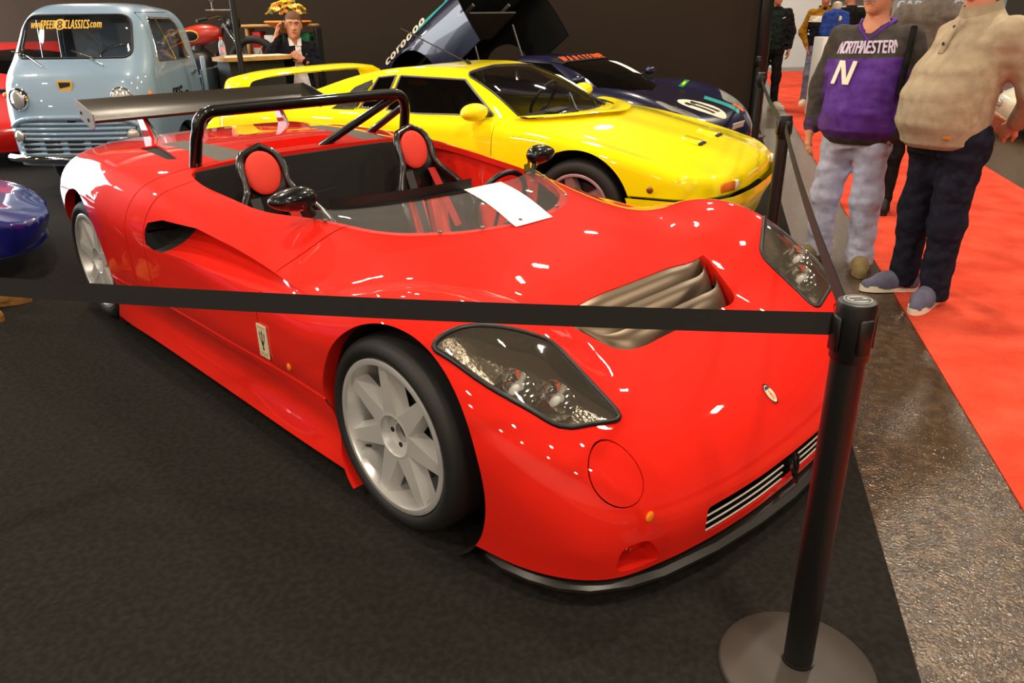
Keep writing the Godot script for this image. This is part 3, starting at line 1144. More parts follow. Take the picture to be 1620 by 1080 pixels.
# a wheel with its outer face in the plane x = 0, axle along x
func make_wheel(parent: Node, at: Vector3, side: float, r: float, rim: float, width: float, style: String, spin := 0.0) -> Node3D:
	var o := part("wheel", parent)
	o.position = at
	if side < 0:
		o.rotation.y = PI
	var x := Transform3D(AXLE, Vector3.ZERO)
	var g := Geo.new()
	lathe(g, [Vector2(rim + 0.004, -0.014), Vector2(rim + 0.008, -0.004), Vector2(rim + 0.02, 0.002), Vector2(lerpf(rim, r, 0.5), 0.004), Vector2(r - 0.016, -0.008), Vector2(r - 0.005, -0.022), Vector2(r, -0.045), Vector2(r, -width + 0.045), Vector2(r - 0.008, -width + 0.02), Vector2(rim + 0.02, -width), Vector2(rim, -width)], 64, x)
	commit(g, "tyre", M.rubber, o)
	# tread grooves as thin dark rings
	g = Geo.new()
	for q in [-0.085, -0.125, -0.165]:
		lathe(g, [Vector2(r + 0.0005, q - 0.004), Vector2(r + 0.0005, q + 0.004)], 48, x)
	commit(g, "tread_groove", M.void_black, o)
	g = Geo.new()
	var alloy: Material = M.alloy if style == "silver" else M.pink_alloy
	var lipm: Material = M.alloy_lip if style == "silver" else M.pink_alloy
	lathe(g, [Vector2(rim + 0.004, -0.016), Vector2(rim + 0.003, -0.005), Vector2(rim - 0.002, -0.002), Vector2(rim - 0.015, -0.003), Vector2(rim - 0.019, -0.012), Vector2(rim - 0.022, -0.05), Vector2(rim - 0.03, -0.07), Vector2(rim - 0.03, -width + 0.02)], 64, x)
	commit(g, "rim", lipm, o)
	var n := 7 if style == "silver" else 5
	var hub := 0.078 if style == "silver" else 0.07
	for k in n:
		g = Geo.new()
		var a := TAU * k / n + spin
		var b := Basis(Vector3(1, 0, 0), a)
		var f0 := -0.022
		var f1 := -0.016
		var w0 := 0.034 if style == "silver" else 0.045
		var w1 := 0.0165 if style == "silver" else 0.026
		var r0 := hub - 0.012
		var r1 := rim - 0.012
		var fr := [Vector3(f0, r0, -w0), Vector3(f0, r0, w0), Vector3(f1, r1, w1), Vector3(f1, r1, -w1)]
		var bk := [Vector3(-0.065, r0, -w0 - 0.012), Vector3(-0.065, r0, w0 + 0.012), Vector3(-0.06, r1, w1 + 0.012), Vector3(-0.06, r1, -w1 - 0.012)]
		g.flat([b * fr[0], b * fr[1], b * fr[2], b * fr[3]])
		for e in [[0, 3], [1, 2], [0, 1], [2, 3]]:
			g.flat([b * fr[e[0]], b * fr[e[1]], b * bk[e[1]], b * bk[e[0]]])
		out_normals(g, b * Vector3(-0.05, (r0 + r1) / 2, 0))
		commit(g, "spoke", alloy, o)
	g = Geo.new()
	if style == "silver":
		lathe(g, [Vector2(0.031, -0.085), Vector2(0.031, -0.052), Vector2(0.060, -0.050), Vector2(0.064, -0.024), Vector2(0.068, -0.02), Vector2(hub, -0.022), Vector2(hub + 0.008, -0.05)], 40, x)
		commit(g, "hub", alloy, o)
		g = Geo.new()
		lathe(g, [Vector2(0.0, -0.07), Vector2(0.031, -0.07)], 20, x)
		commit(g, "hub_bore", M.disc, o)
		for k in 5:
			g = Geo.new()
			var a := TAU * (k + 0.35) / 5
			lathe(g, [Vector2(0.0, 0.0012), Vector2(0.0085, 0.0012), Vector2(0.0085, -0.02)], 12, Transform3D(AXLE, Vector3(-0.050, cos(a) * 0.046, sin(a) * 0.046)))
			commit(g, "bolt_hole", M.void_black, o)
	else:
		lathe(g, [Vector2(0.0, -0.004), Vector2(0.03, -0.004), Vector2(0.034, -0.02), Vector2(hub, -0.022), Vector2(hub + 0.008, -0.05)], 32, x)
		commit(g, "hub", alloy, o)
	g = Geo.new()
	lathe(g, [Vector2(0.05, -0.085), Vector2(0.165, -0.085), Vector2(0.165, -0.11), Vector2(0.05, -0.11)], 40, x)
	commit(g, "brake_disc", M.disc, o)
	g = Geo.new()
	lathe(g, [Vector2(0.0, -width + 0.03), Vector2(rim - 0.02, -width + 0.03)], 32, x)
	commit(g, "back_plate", M.void_black, o)
	return o

# turn flat normals away from a middle point
func out_normals(g: Geo, mid: Vector3):
	for i in g.v.size():
		if g.n[i].dot(g.v[i] - mid) < 0:
			g.n[i] = -g.n[i]

# trident mark about 1 high, centred, in the xy plane
func trident(g: Geo, x: Transform3D, depth: float):
	var shaft := PackedVector2Array([Vector2(-0.03, -0.5), Vector2(0.03, -0.5), Vector2(0.035, 0.3), Vector2(0.09, 0.28), Vector2(0, 0.5), Vector2(-0.09, 0.28), Vector2(-0.035, 0.3)])
	slab(g, shaft, 0, depth, x)
	for s in [-1.0, 1.0]:
		var prong := PackedVector2Array([Vector2(0.0, -0.2), Vector2(0.16, -0.12), Vector2(0.26, 0.08), Vector2(0.28, 0.25), Vector2(0.33, 0.24), Vector2(0.25, 0.40), Vector2(0.19, 0.24), Vector2(0.23, 0.24), Vector2(0.2, 0.08), Vector2(0.12, -0.06), Vector2(0.0, -0.1)])
		if s < 0:
			for i in prong.size():
				prong[i].x = -prong[i].x
			prong.reverse()
		slab(g, prong, 0, depth, x)
	slab(g, PackedVector2Array([Vector2(-0.1, -0.26), Vector2(0.1, -0.26), Vector2(0.12, -0.18), Vector2(-0.12, -0.18)]), 0, depth, x)
	slab(g, PackedVector2Array([Vector2(-0.08, -0.46), Vector2(0.08, -0.46), Vector2(0.06, -0.34), Vector2(-0.06, -0.34)]), 0, depth, x)

func ring_tube(parent: Node, called: String, seg: Array, r: float, m: Material, lift := 0.0, mirror := false):
	var g := Geo.new()
	for lp in loops(seg):
		if lp.size() > 6:
			var pts := []
			for i in range(0, lp.size()):
				if pts.is_empty() or pts[pts.size() - 1].distance_to(lp[i]) > 0.006:
					pts.append(lp[i] + Vector3(0, lift, 0))
			tube(g, pts, r, 8, true, lp[0].distance_to(lp[lp.size() - 1]) < 0.04)
	commit(g.mirrored() if mirror else g, called, m, parent)

func curve_x(tab: Array, x: float, col: int) -> float:
	var xs := []
	var ys := []
	for r in tab:
		xs.append(r[0]); ys.append(r[col])
	return Tab.spline(xs, ys, x)

func red_fittings(car: Node3D, lens: Array, deck_mesh: Array):
	var g := Geo.new()
	# ---- underbody and inner panels
	box(g, Vector3(0, 0.125, 1.15), Vector3(1.16, 0.03, 3.6))
	box(g, Vector3(0, 0.125, 1.30), Vector3(1.86, 0.03, 1.75))
	commit(g, "floor_pan", M.void_black, car)
	for q in [[0.05, 0.315, 0.378], [-2.596, 0.325, 0.378]]:
		for sx in [1.0, -1.0]:
			g = Geo.new()
			lathe(g, [Vector2(q[2] - 0.004, 0.90 * sx), Vector2(q[2] - 0.004, 0.70 * sx), Vector2(0.0, 0.70 * sx)], 40, Transform3D(AXLE, Vector3(0, q[1], -q[0])))
			commit(g, "wheel_well", M.void_black, car)
	# ---- headlamps: the glass is the skin itself, over a silvered bowl
	for sx in [1, -1]:
		var hl := part("headlamp", car)
		var lg: Geo = lens[0] if sx == 1 else lens[0].mirrored()
		commit(lg, "lens", M.lamp_glass, hl)
		var bowl := Geo.new()
		var mid := Vector3(0.715 * sx, 0, -0.40)
		for i in lg.v.size():
			var d := Vector2(lg.v[i].x - mid.x, lg.v[i].z - mid.z).length() / 0.24
			var dep := 0.008 + 0.075 * clampf(1.0 - d * d, 0.0, 1.0)
			bowl.add(lg.v[i] - lg.n[i] * dep, (lg.n[i] - Vector3(lg.v[i].x - mid.x, 0, lg.v[i].z - mid.z) * 1.5).normalized(), lg.uv[i])
		bowl.t = lg.t.duplicate()
		commit(bowl, "bowl", M.bowl, hl)
		ring_tube(hl, "gasket", lens[1], 0.0085, M.black_satin, -0.001, sx < 0)
		for q in [Vector2(0.705, 0.475), Vector2(0.795, 0.41)]:
			var y := red_top_y(q.x, q.y) - 0.045
			var b := Basis.from_euler(Vector3(-0.75, 0.25 * sx, 0))
			g = Geo.new()
			lathe(g, [Vector2(0.0, -0.045), Vector2(0.025, -0.04), Vector2(0.043, -0.02), Vector2(0.052, 0.012), Vector2(0.056, 0.014), Vector2(0.056, -0.02)], 28, Transform3D(b, Vector3(q.x * sx, y, -q.y)))
			commit(g, "reflector", M.chrome, hl)
			g = Geo.new()
			ellipsoid(g, Vector3(q.x * sx, y, -q.y) + b * Vector3(0, -0.01, 0), Vector3(0.012, 0.022, 0.012), 8, 12, b)
			commit(g, "bulb", M.white, hl)
	# ---- front: splitter, grille, marks
	g = Geo.new()
	var plan := PackedVector2Array()
	for q in [[-0.878, 0.375], [-0.884, 0.44], [-0.866, 0.53], [-0.835, 0.61], [-0.785, 0.675], [-0.70, 0.735], [-0.6, 0.777], [-0.4, 0.823], [-0.2, 0.848], [0.0, 0.857]]:
		plan.append(Vector2(q[0], q[1]))
	for i in range(plan.size() - 2, -1, -1):
		plan.append(Vector2(-plan[i].x, plan[i].y))
	var prof := [Vector2(-0.10, 0.092), Vector2(-0.004, 0.080), Vector2(0.013, 0.068), Vector2(0.014, 0.059), Vector2(-0.10, 0.056)]
	for k in 4:
		sheet(g, func(u, v):
			var i: int = mini(int(round(u * (plan.size() - 1))), plan.size() - 1)
			var d: Vector2 = (plan[mini(i + 1, plan.size() - 1)] - plan[maxi(i - 1, 0)]).normalized()
			var out := Vector2(-d.y, d.x)
			var q: Vector2 = prof[k + int(round(v))]
			return Vector3(plan[i].x + out.x * q.x, q.y, -(plan[i].y + out.y * q.x)), plan.size() - 1, 1)
	commit(g, "splitter", M.splitter, car)
	g = Geo.new()
	box(g, Vector3(0, 0.16, -0.70), Vector3(1.0, 0.14, 0.02))
	commit(g, "grille_backing", M.void_black, car)
	for q in [0.186, 0.161, 0.137]:
		g = Geo.new()
		for sx in [-1.0, 1.0]:
			var pts := []
			for i in 15:
				var x: float = lerpf(0.045, 0.442, i / 14.0)
				pts.append(Vector3(x * sx, q, -(red_nose_s(x, 0.215) - 0.008)))
			tube(g, pts, 0.0029, 8)
		commit(g, "grille_bar", M.bar_silver, car)
	g = Geo.new()
	for sx in [-1.0, 1.0]:
		tube(g, [Vector3(0.442 * sx, 0.186, -(red_nose_s(0.442, 0.215) - 0.008)), Vector3(0.447 * sx, 0.163, -(red_nose_s(0.447, 0.215) - 0.008)), Vector3(0.442 * sx, 0.138, -(red_nose_s(0.442, 0.215) - 0.008))], 0.0029, 8)
	commit(g, "grille_end", M.bar_silver, car)
	g = Geo.new()
	trident(g, Transform3D(Basis(Vector3(-0.085, 0, 0), Vector3(0, 0.105, 0.02), Vector3(0, 0, -1)), Vector3(0, 0.165, -0.845)), 0.012)
	commit(g, "grille_trident", M.dark_chrome, car)
	# oval mark on the nose
	var em := part("nose_emblem", car)
	var ey := red_top_y(0, 0.737)
	var slope := atan((red_top_y(0, 0.757) - red_top_y(0, 0.717)) / 0.04)
	em.position = Vector3(0, ey + 0.001, -0.737)
	em.rotation.x = slope
	g = Geo.new()
	var ov := PackedVector2Array()
	for i in 28:
		var a := TAU * i / 28
		ov.append(Vector2(cos(a) * 0.021 * (1 - 0.18 * pow(absf(sin(a)), 3)), sin(a) * 0.036))
	var lie := Transform3D(Basis(Vector3(1, 0, 0), Vector3(0, 0, -1), Vector3(0, 1, 0)), Vector3.ZERO)
	slab(g, ov, 0, 0.003, lie)
	commit(g, "emblem_rim", M.chrome, em)
	var ov2 := PackedVector2Array()
	for p in ov:
		ov2.append(p * 0.86)
	g = Geo.new()
	slab(g, ov2, 0, 0.0035, lie)
	commit(g, "emblem_field", M.cream, em)
	g = Geo.new()
	slab(g, PackedVector2Array([Vector2(-0.013, 0.0155), Vector2(-0.008, 0.0255), Vector2(0.008, 0.0255), Vector2(0.013, 0.0155)]), 0, 0.0042, Transform3D(lie.basis.rotated(Vector3.UP, PI), Vector3.ZERO))
	commit(g, "emblem_blue", M.ink_blue, em)
	g = Geo.new()
	trident(g, Transform3D(lie.basis * Basis.from_scale(Vector3(0.026, 0.034, 1)), Vector3(0, 0, -0.006)), 0.0042)
	commit(g, "emblem_trident", M.pad, em)
	# indicators and side lamps
	for sx in [-1.0, 1.0]:
		g = Geo.new()
		var s0 := red_nose_s(0.655, 0.275)
		ellipsoid(g, Vector3(0.655 * sx, 0.275, -s0), Vector3(0.0165, 0.0165, 0.008), 8, 16)
		commit(g, "indicator", M.amber, car)
		g = Geo.new()
		var xs := red_side_x(-0.535, 0.385)
		ellipsoid(g, Vector3(xs * sx, 0.385, 0.535), Vector3(0.008, 0.015, 0.012), 8, 14)
		commit(g, "side_lamp", M.amber, car)
		# cream plate with the trident, beside the front wheel
		var bd := part("side_badge", car)
		bd.position = Vector3((red_side_x(-0.695, 0.435) + 0.001) * sx, 0.435, 0.695)
		bd.rotation.y = PI / 2 * sx
		g = Geo.new()
		slab(g, rounded(PackedVector2Array([Vector2(-0.034, -0.062), Vector2(0.034, -0.062), Vector2(0.034, 0.062), Vector2(-0.034, 0.062)]), 0.004, 2), 0, 0.003)
		commit(g, "badge_plate", M.cream, bd)
		g = Geo.new()
		trident(g, Transform3D(Basis.from_scale(Vector3(0.062, 0.078, 1)), Vector3(0, 0.004, 0.003)), 0.001)
		commit(g, "badge_trident", M.ink, bd)
		g = Geo.new()
		for q in [[0.052, 0.048], [-0.046, 0.05], [-0.053, 0.044]]:
			box(g, Vector3(0, q[0], 0.0035), Vector3(q[1], 0.0025, 0.001))
		commit(g, "badge_print", M.badge_print, bd)
		# tow recess and hook
		g = Geo.new()
		var tp := []
		for i in 15:
			var a := TAU * i / 14.0
			tp.append(Vector3((0.655 + cos(a) * 0.011) * sx, 0.138 + sin(a) * 0.012, -0.70))
		tube(g, tp, 0.002, 6)
		for i in 5:
			tube(g, [Vector3(0.655 * sx, 0.150 + i * 0.007, -0.70), Vector3(0.655 * sx, 0.155 + i * 0.007, -0.698)], 0.006 + 0.001 * (i % 2), 8)
		tube(g, [Vector3(0.655 * sx, 0.184, -0.70), Vector3(0.655 * sx, 0.188, -0.64)], 0.004, 8)
		commit(g, "tow_hook", M.chrome, car)
	# ---- bonnet outlet: three curved slats
	for k in 3:
		g = Geo.new()
		var sc: float = [0.195, 0.272, 0.350][k]
		var xe: float = [0.436, 0.415, 0.385][k]
		var se: float = [0.185, 0.205, 0.275][k]
		sheet(g, func(u, v):
			var x: float = (u * 2 - 1) * xe
			var c := pow(absf(u * 2 - 1), 7.0)
			var s: float = lerpf(sc, se, c)
			var y := red_top_y(x, s) - 0.004
			var reach: float = 0.088 * (1 - c) + 0.02 * c
			return Vector3(x * (1.0 - 0.02 * v * c), y - 0.085 * v * v - 0.02 * v, -(s + reach * v)), 48, 6)
		commit(g, "outlet_slat", M.slat, car)
	g = Geo.new()
	box(g, Vector3(0, 0.42, -0.32), Vector3(0.92, 0.02, 0.36))
	commit(g, "outlet_duct", M.void_black, car)
	# ---- air scoops in the flanks
	for sx in [1.0, -1.0]:
		var sect := func(t):
			var s: float = lerpf(-1.665, -0.452, t)
			var yu := Tab.spline([-1.665, -1.655, -1.55, -1.3, -1.0, -0.66, -0.45], [0.655, 0.69, 0.715, 0.718, 0.69, 0.652, 0.635], s)
			var yl := Tab.spline([-1.665, -1.655, -1.58, -1.45, -1.1, -0.82, -0.62, -0.45], [0.645, 0.60, 0.588, 0.598, 0.602, 0.604, 0.612, 0.634], s)
			var dep: float = 0.155 * pow(1.0 - t, 0.75) * smoothstep(0.0, 0.35, 1.0 - t)
			return [Vector2(red_side_x(s, yu), yu), Vector2(red_side_x(s, yl), yl), dep, s]
		var ceiling := func(t, v):
			var q: Array = sect.call(t)
			var a: Vector2 = q[0]
			return Vector3((a.x - q[2] * v) * sx, a.y - 0.016 * v * v * minf(1.0, q[2] * 12.0), -q[3])
		var ramp := func(t, v):
			var q: Array = sect.call(t)
			var i: Vector2 = q[0] - Vector2(q[2], 0.016 * minf(1.0, q[2] * 12.0))
			var d: Vector2 = q[1]
			var c: Vector2 = Vector2(lerpf(i.x, d.x, 0.30), lerpf(d.y, i.y, 0.12))
			var p: Vector2 = i * (1 - v) * (1 - v) + c * 2 * v * (1 - v) + d * v * v
			return Vector3(p.x * sx, p.y, -q[3])
		for q in [[0.13, 1.0, 40, M.red, "side_scoop"], [0.0, 0.13, 8, M.void_black, "scoop_duct"]]:
			var pg := Geo.new()
			sheet(pg, func(u, v): return ceiling.call(lerpf(q[0], q[1], u), v), q[2], 3)
			sheet(pg, func(u, v): return ramp.call(lerpf(q[0], q[1], u), v), q[2], 12)
			commit(pg, q[4], q[3], car)
	# ---- cockpit
	g = Geo.new()
	slab(g, PackedVector2Array([Vector2(-0.72, 0.14), Vector2(0.72, 0.14), Vector2(0.72, 0.80), Vector2(0.64, 0.836), Vector2(0.4, 0.852), Vector2(-0.4, 0.852), Vector2(-0.64, 0.836), Vector2(-0.72, 0.80)]), 1.815, 1.84)
	commit(g, "bulkhead", M.trim_cloth, car)
	g = Geo.new()
	slab(g, rounded(PackedVector2Array([Vector2(-0.30, 0.40), Vector2(0.30, 0.40), Vector2(0.24, 0.64), Vector2(-0.10, 0.66), Vector2(-0.22, 0.56)]), 0.02, 3), 1.803, 1.815)
	commit(g, "bulkhead_panel", M.trim_cloth, car)
	for sx in [-1.0, 1.0]:
		g = Geo.new()
		sheet(g, func(u, v):
			var s: float = lerpf(-1.82, -0.84, u)
			var top: float = red_top_y(0.715 - 0.10 * smoothstep(0.7, 1.0, u), s) - 0.025
			return Vector3((0.722 - 0.11 * smoothstep(0.7, 1.0, u) - 0.06 * sin(v * PI * 0.5)) * sx, lerpf(top, 0.15, v), -s), 16, 10)
		commit(g, "door_inner_panel", M.red, car)
		g = Geo.new()
		tube(g, [Vector3(0.693 * sx, 0.60, 1.75), Vector3(0.692 * sx, 0.585, 1.3), Vector3(0.68 * sx, 0.57, 1.1)], 0.004, 6)
		commit(g, "inner_joint", M.dark_red, car)
	g = Geo.new()
	box(g, Vector3(0, 0.45, 0.50), Vector3(1.1, 0.36, 0.06), 0.02)
	box(g, Vector3(0, 0.26, 1.15), Vector3(0.20, 0.22, 1.2), 0.03)
	commit(g, "dashboard", M.black, car)
	for sx in [-1.0, 1.0]:
		red_seat(car, 0.43 * sx)
	# steering wheel
	g = Geo.new()
	var ring := []
	for i in 33:
		var a := TAU * i / 32
		ring.append(Vector3(-0.44 + cos(a) * 0.16, 0.655 + sin(a) * 0.15, 0.93 - sin(a) * 0.05))
	tube(g, ring, 0.014, 10, false, false)
	for a in [0.2, PI - 0.2, PI * 1.5]:
		tube(g, [Vector3(-0.44, 0.655, 0.93), Vector3(-0.44 + cos(a) * 0.16, 0.655 + sin(a) * 0.15, 0.93 - sin(a) * 0.05)], 0.009, 6)
	tube(g, [Vector3(-0.44, 0.655, 0.93), Vector3(-0.44, 0.60, 0.55)], 0.02, 8)
	commit(g, "steering_wheel", M.black_satin, car)
	# pedals' pale pads and gear knob seen through the screen
	g = Geo.new()
	ellipsoid(g, Vector3(0.02, 0.47, 0.85), Vector3(0.022, 0.032, 0.022), 8, 12)
	commit(g, "gear_knob", M.steel, car)
	# ---- low wind deflector with screws
	var base := [[0.0, -0.345], [0.12, -0.352], [0.24, -0.378], [0.36, -0.442], [0.47, -0.535], [0.55, -0.67], [0.612, -0.86]]
	var topc := [[0.0, -0.625], [0.12, -0.632], [0.24, -0.655], [0.36, -0.71], [0.46, -0.765], [0.53, -0.82], [0.578, -0.885]]
	var ws := part("wind_deflector", car)
	g = Geo.new()
	var screen := func(u, v):
		var t: float = u * 2 - 1
		var xb: float = 0.612 * t
		var xt: float = 0.578 * t
		var b := Vector3(xb, red_top_y(absf(xb), curve_x(base, absf(xb), 1)) + 0.004, -curve_x(base, absf(xb), 1))
		var tp := Vector3(xt, 0.836 - 0.03 * t * t, -curve_x(topc, absf(xt), 1))
		var p := b.lerp(tp, v)
		p.y += 0.012 * sin(v * PI)
		return p
	sheet(g, screen, 40, 10)
	commit(g, "deflector_screen", M.clear, ws)
	for t in [-0.96, -0.7, -0.42, 0.0, 0.30, 0.55, 0.97]:
		g = Geo.new()
		var p: Vector3 = screen.call((t + 1) / 2, 0.06)
		ellipsoid(g, p + Vector3(0, 0.002, 0), Vector3(0.010, 0.006, 0.010), 6, 12)
		commit(g, "screw", M.steel, ws)
	for q in [[0.02, 0.94, "flange"], [-0.98, -0.70, "flange"]]:
		g = Geo.new()
		sheet(g, func(u, v):
			var p: Vector3 = screen.call((lerpf(q[0], q[1], u) + 1) / 2, 1.0 - 0.09 * (1 - v))
			return p + Vector3(0, 0.004, 0), 16, 1)
		for dz in [0.0, 0.003]:
			sheet(g, func(u, v):
				var p: Vector3 = screen.call((lerpf(q[0], q[1], u) + 1) / 2, 1.0)
				return p + Vector3(0, 0.004 + 0.038 * v, dz), 16, 1, dz == 0.0)
		commit(g, "edge_flange", M.black_satin, ws)
	var sheet_paper := Geo.new()
	var pap := func(u, v):
		var x: float = lerpf(-0.152, 0.056, u)
		var s: float = lerpf(-0.625, -0.328, v)
		var vv := clampf((s + 0.345) / (-0.625 + 0.345), -0.06, 1.0)
		var yb := red_top_y(absf(x), -0.345) + 0.004
		return Vector3(x, lerpf(yb, 0.836, vv) + 0.012 * sin(clampf(vv, 0, 1) * PI) + 0.004, -s)
	sheet(sheet_paper, pap, 6, 10)
	var o := Vector3(0, 0, 0)
	var note := commit(sheet_paper, "paper_sheet", M.paper, self)
	note.transform = car.transform
	tag(note, "white paper sheet lying on the wind deflector of the red car", "paper")
	# ---- mirrors
	for sx in [-1.0, 1.0]:
		var mr := part("mirror", car)
		g = Geo.new()
		tube(g, [Vector3(0.592 * sx, 0.765, 0.862), Vector3(0.60 * sx, 0.80, 0.868), Vector3(0.625 * sx, 0.835, 0.88)], [0.013, 0.011, 0.012], 10)
		commit(g, "mirror_stalk", M.black_satin, mr)
		g = Geo.new()
		var shell := func(p):
			var q: Vector3 = p - Vector3(0.672 * sx, 0.862, 0.885)
			q.x *= sx
			q = Vector3(q.x * 0.99 + q.z * 0.139, q.y, q.z * 0.99 - q.x * 0.139)
			var wy: float = 0.044 - 0.018 * clampf(q.x / 0.09, -1, 1) * 0.5
			var e := Vector3(q.x / 0.094, q.y / wy, q.z / 0.055).length()
			return maxf((e - 1.0) * 0.05, q.z - 0.03)
		g = surface_net(shell, Vector3(0.672 * sx - 0.11, 0.79, 0.80), Vector3(0.672 * sx + 0.11, 0.94, 0.94), 0.007, 1.5)
		commit(g, "mirror_shell", M.black_gloss, mr)
	# ---- roll hoop
	var hp := part("roll_hoop", car)
	g = Geo.new()
	var path := []
	for sx in [1.0, -1.0]:
		var leg := [Vector3(0.605 * sx, 0.80, 1.90), Vector3(0.592 * sx, 0.98, 1.845)]
		for i in 7:
			var a := PI / 2 * i / 6.0
			leg.append(Vector3((0.584 - 0.075 * (1 - cos(a))) * sx, 1.022 + 0.075 * sin(a), 1.83 - 0.008 * sin(a)))
		if sx < 0:
			leg.reverse()
		path.append_array(leg)
	tube(g, path, 0.0275, 16)
	commit(g, "hoop_tube", M.black_gloss, hp)
	g = Geo.new()
	tube(g, [Vector3(-0.525, 1.085, 1.825), Vector3(-0.06, 0.86, 1.885)], 0.021, 14)
	commit(g, "brace_tube", M.black_gloss, hp)
	g = Geo.new()
	tube(g, [Vector3(-0.585, 1.03, 1.835), Vector3(-0.53, 0.855, 2.13)], 0.019, 14)
	commit(g, "brace_tube", M.black_gloss, hp)
	# ---- rear deck: meshes, slots, wing
	commit(deck_mesh[0], "deck_screen", M.screen_mesh, car)
	commit(deck_mesh[0].mirrored(), "deck_screen", M.screen_mesh, car)
	var wg := part("rear_wing", car)
	g = Geo.new()
	var foil := [Vector2(-2.87, 0.985), Vector2(-2.90, 0.992), Vector2(-2.96, 1.002), Vector2(-3.02, 1.022), Vector2(-3.08, 1.058), Vector2(-3.10, 1.078), Vector2(-3.104, 1.076), Vector2(-3.085, 1.048), Vector2(-3.02, 1.006), Vector2(-2.95, 0.978), Vector2(-2.89, 0.968), Vector2(-2.868, 0.972), Vector2(-2.87, 0.985)]
	sheet(g, func(u, v):
		var i: int = int(round(v * (foil.size() - 1)))
		return Vector3(lerpf(-0.70, 0.70, u), foil[i].y, -foil[i].x), 4, foil.size() - 1)
	commit(g, "wing_plane", M.wing, wg)
	for sx in [-1.0, 1.0]:
		g = Geo.new()
		slab(g, PackedVector2Array([Vector2(2.845, 1.02), Vector2(2.85, 0.955), Vector2(2.905, 0.935), Vector2(3.06, 0.985), Vector2(3.115, 1.065), Vector2(3.10, 1.085), Vector2(3.0, 1.062)]), 0.70 * sx, 0.706 * sx, Transform3D(Basis(Vector3(0, 0, 1), Vector3(0, 1, 0), Vector3(1, 0, 0)), Vector3.ZERO))
		commit(g, "end_plate", M.plate if sx > 0 else M.black_satin, wg)
		for q in [Vector2(2.93, 0.985), Vector2(3.03, 1.015)]:
			g = Geo.new()
			lathe(g, [Vector2(0.0, 0.003 * sx), Vector2(0.009, 0.003 * sx), Vector2(0.009, 0.0)], 12, Transform3D(AXLE, Vector3(0.706 * sx, q.y, q.x)))
			commit(g, "plate_bolt", M.void_black, wg)
		g = Geo.new()
		slab(g, PackedVector2Array([Vector2(2.83, 0.85), Vector2(2.95, 0.85), Vector2(3.01, 0.985), Vector2(2.93, 0.985)]), 0.414 * sx, 0.43 * sx, Transform3D(Basis(Vector3(0, 0, 1), Vector3(0, 1, 0), Vector3(1, 0, 0)), Vector3.ZERO))
		commit(g, "wing_post", M.red, wg)
		g = Geo.new()
		tube(g, [Vector3(0.40 * sx, 0.86, 2.80), Vector3(0.41 * sx, 0.97, 2.93)], 0.008, 8)
		commit(g, "wing_strut", M.steel, wg)
	# ---- wheels
	for sx in [1.0, -1.0]:
		make_wheel(car, Vector3(0.935 * sx, 0.315, 0.0), sx, 0.316, 0.249, 0.245, "silver", 0.12)
		make_wheel(car, Vector3(0.932 * sx, 0.315, 2.596), sx, 0.316, 0.249, 0.265, "silver", 0.5)
	# caliper of the near front wheel
	g = Geo.new()
	box(g, Vector3(0.845, 0.33, -0.135), Vector3(0.05, 0.15, 0.06), 0.015, Basis(Vector3(1, 0, 0), -0.15))
	commit(g, "brake_caliper", M.black_satin, car)
	g = Geo.new()
	tube(g, [Vector3(0.90, 0.21, 0.155), Vector3(0.925, 0.225, 0.15)], 0.005, 8)
	commit(g, "valve", M.steel, car)
	# filler pin on the far shoulder
	g = Geo.new()
	tube(g, [Vector3(-0.66, 0.83, 1.78), Vector3(-0.66, 0.875, 1.78)], 0.008, 8)
	tube(g, [Vector3(-0.66, 0.872, 1.78), Vector3(-0.66, 0.89, 1.78)], 0.010, 8)
	commit(g, "cut_off_switch", M.dark_red, car)

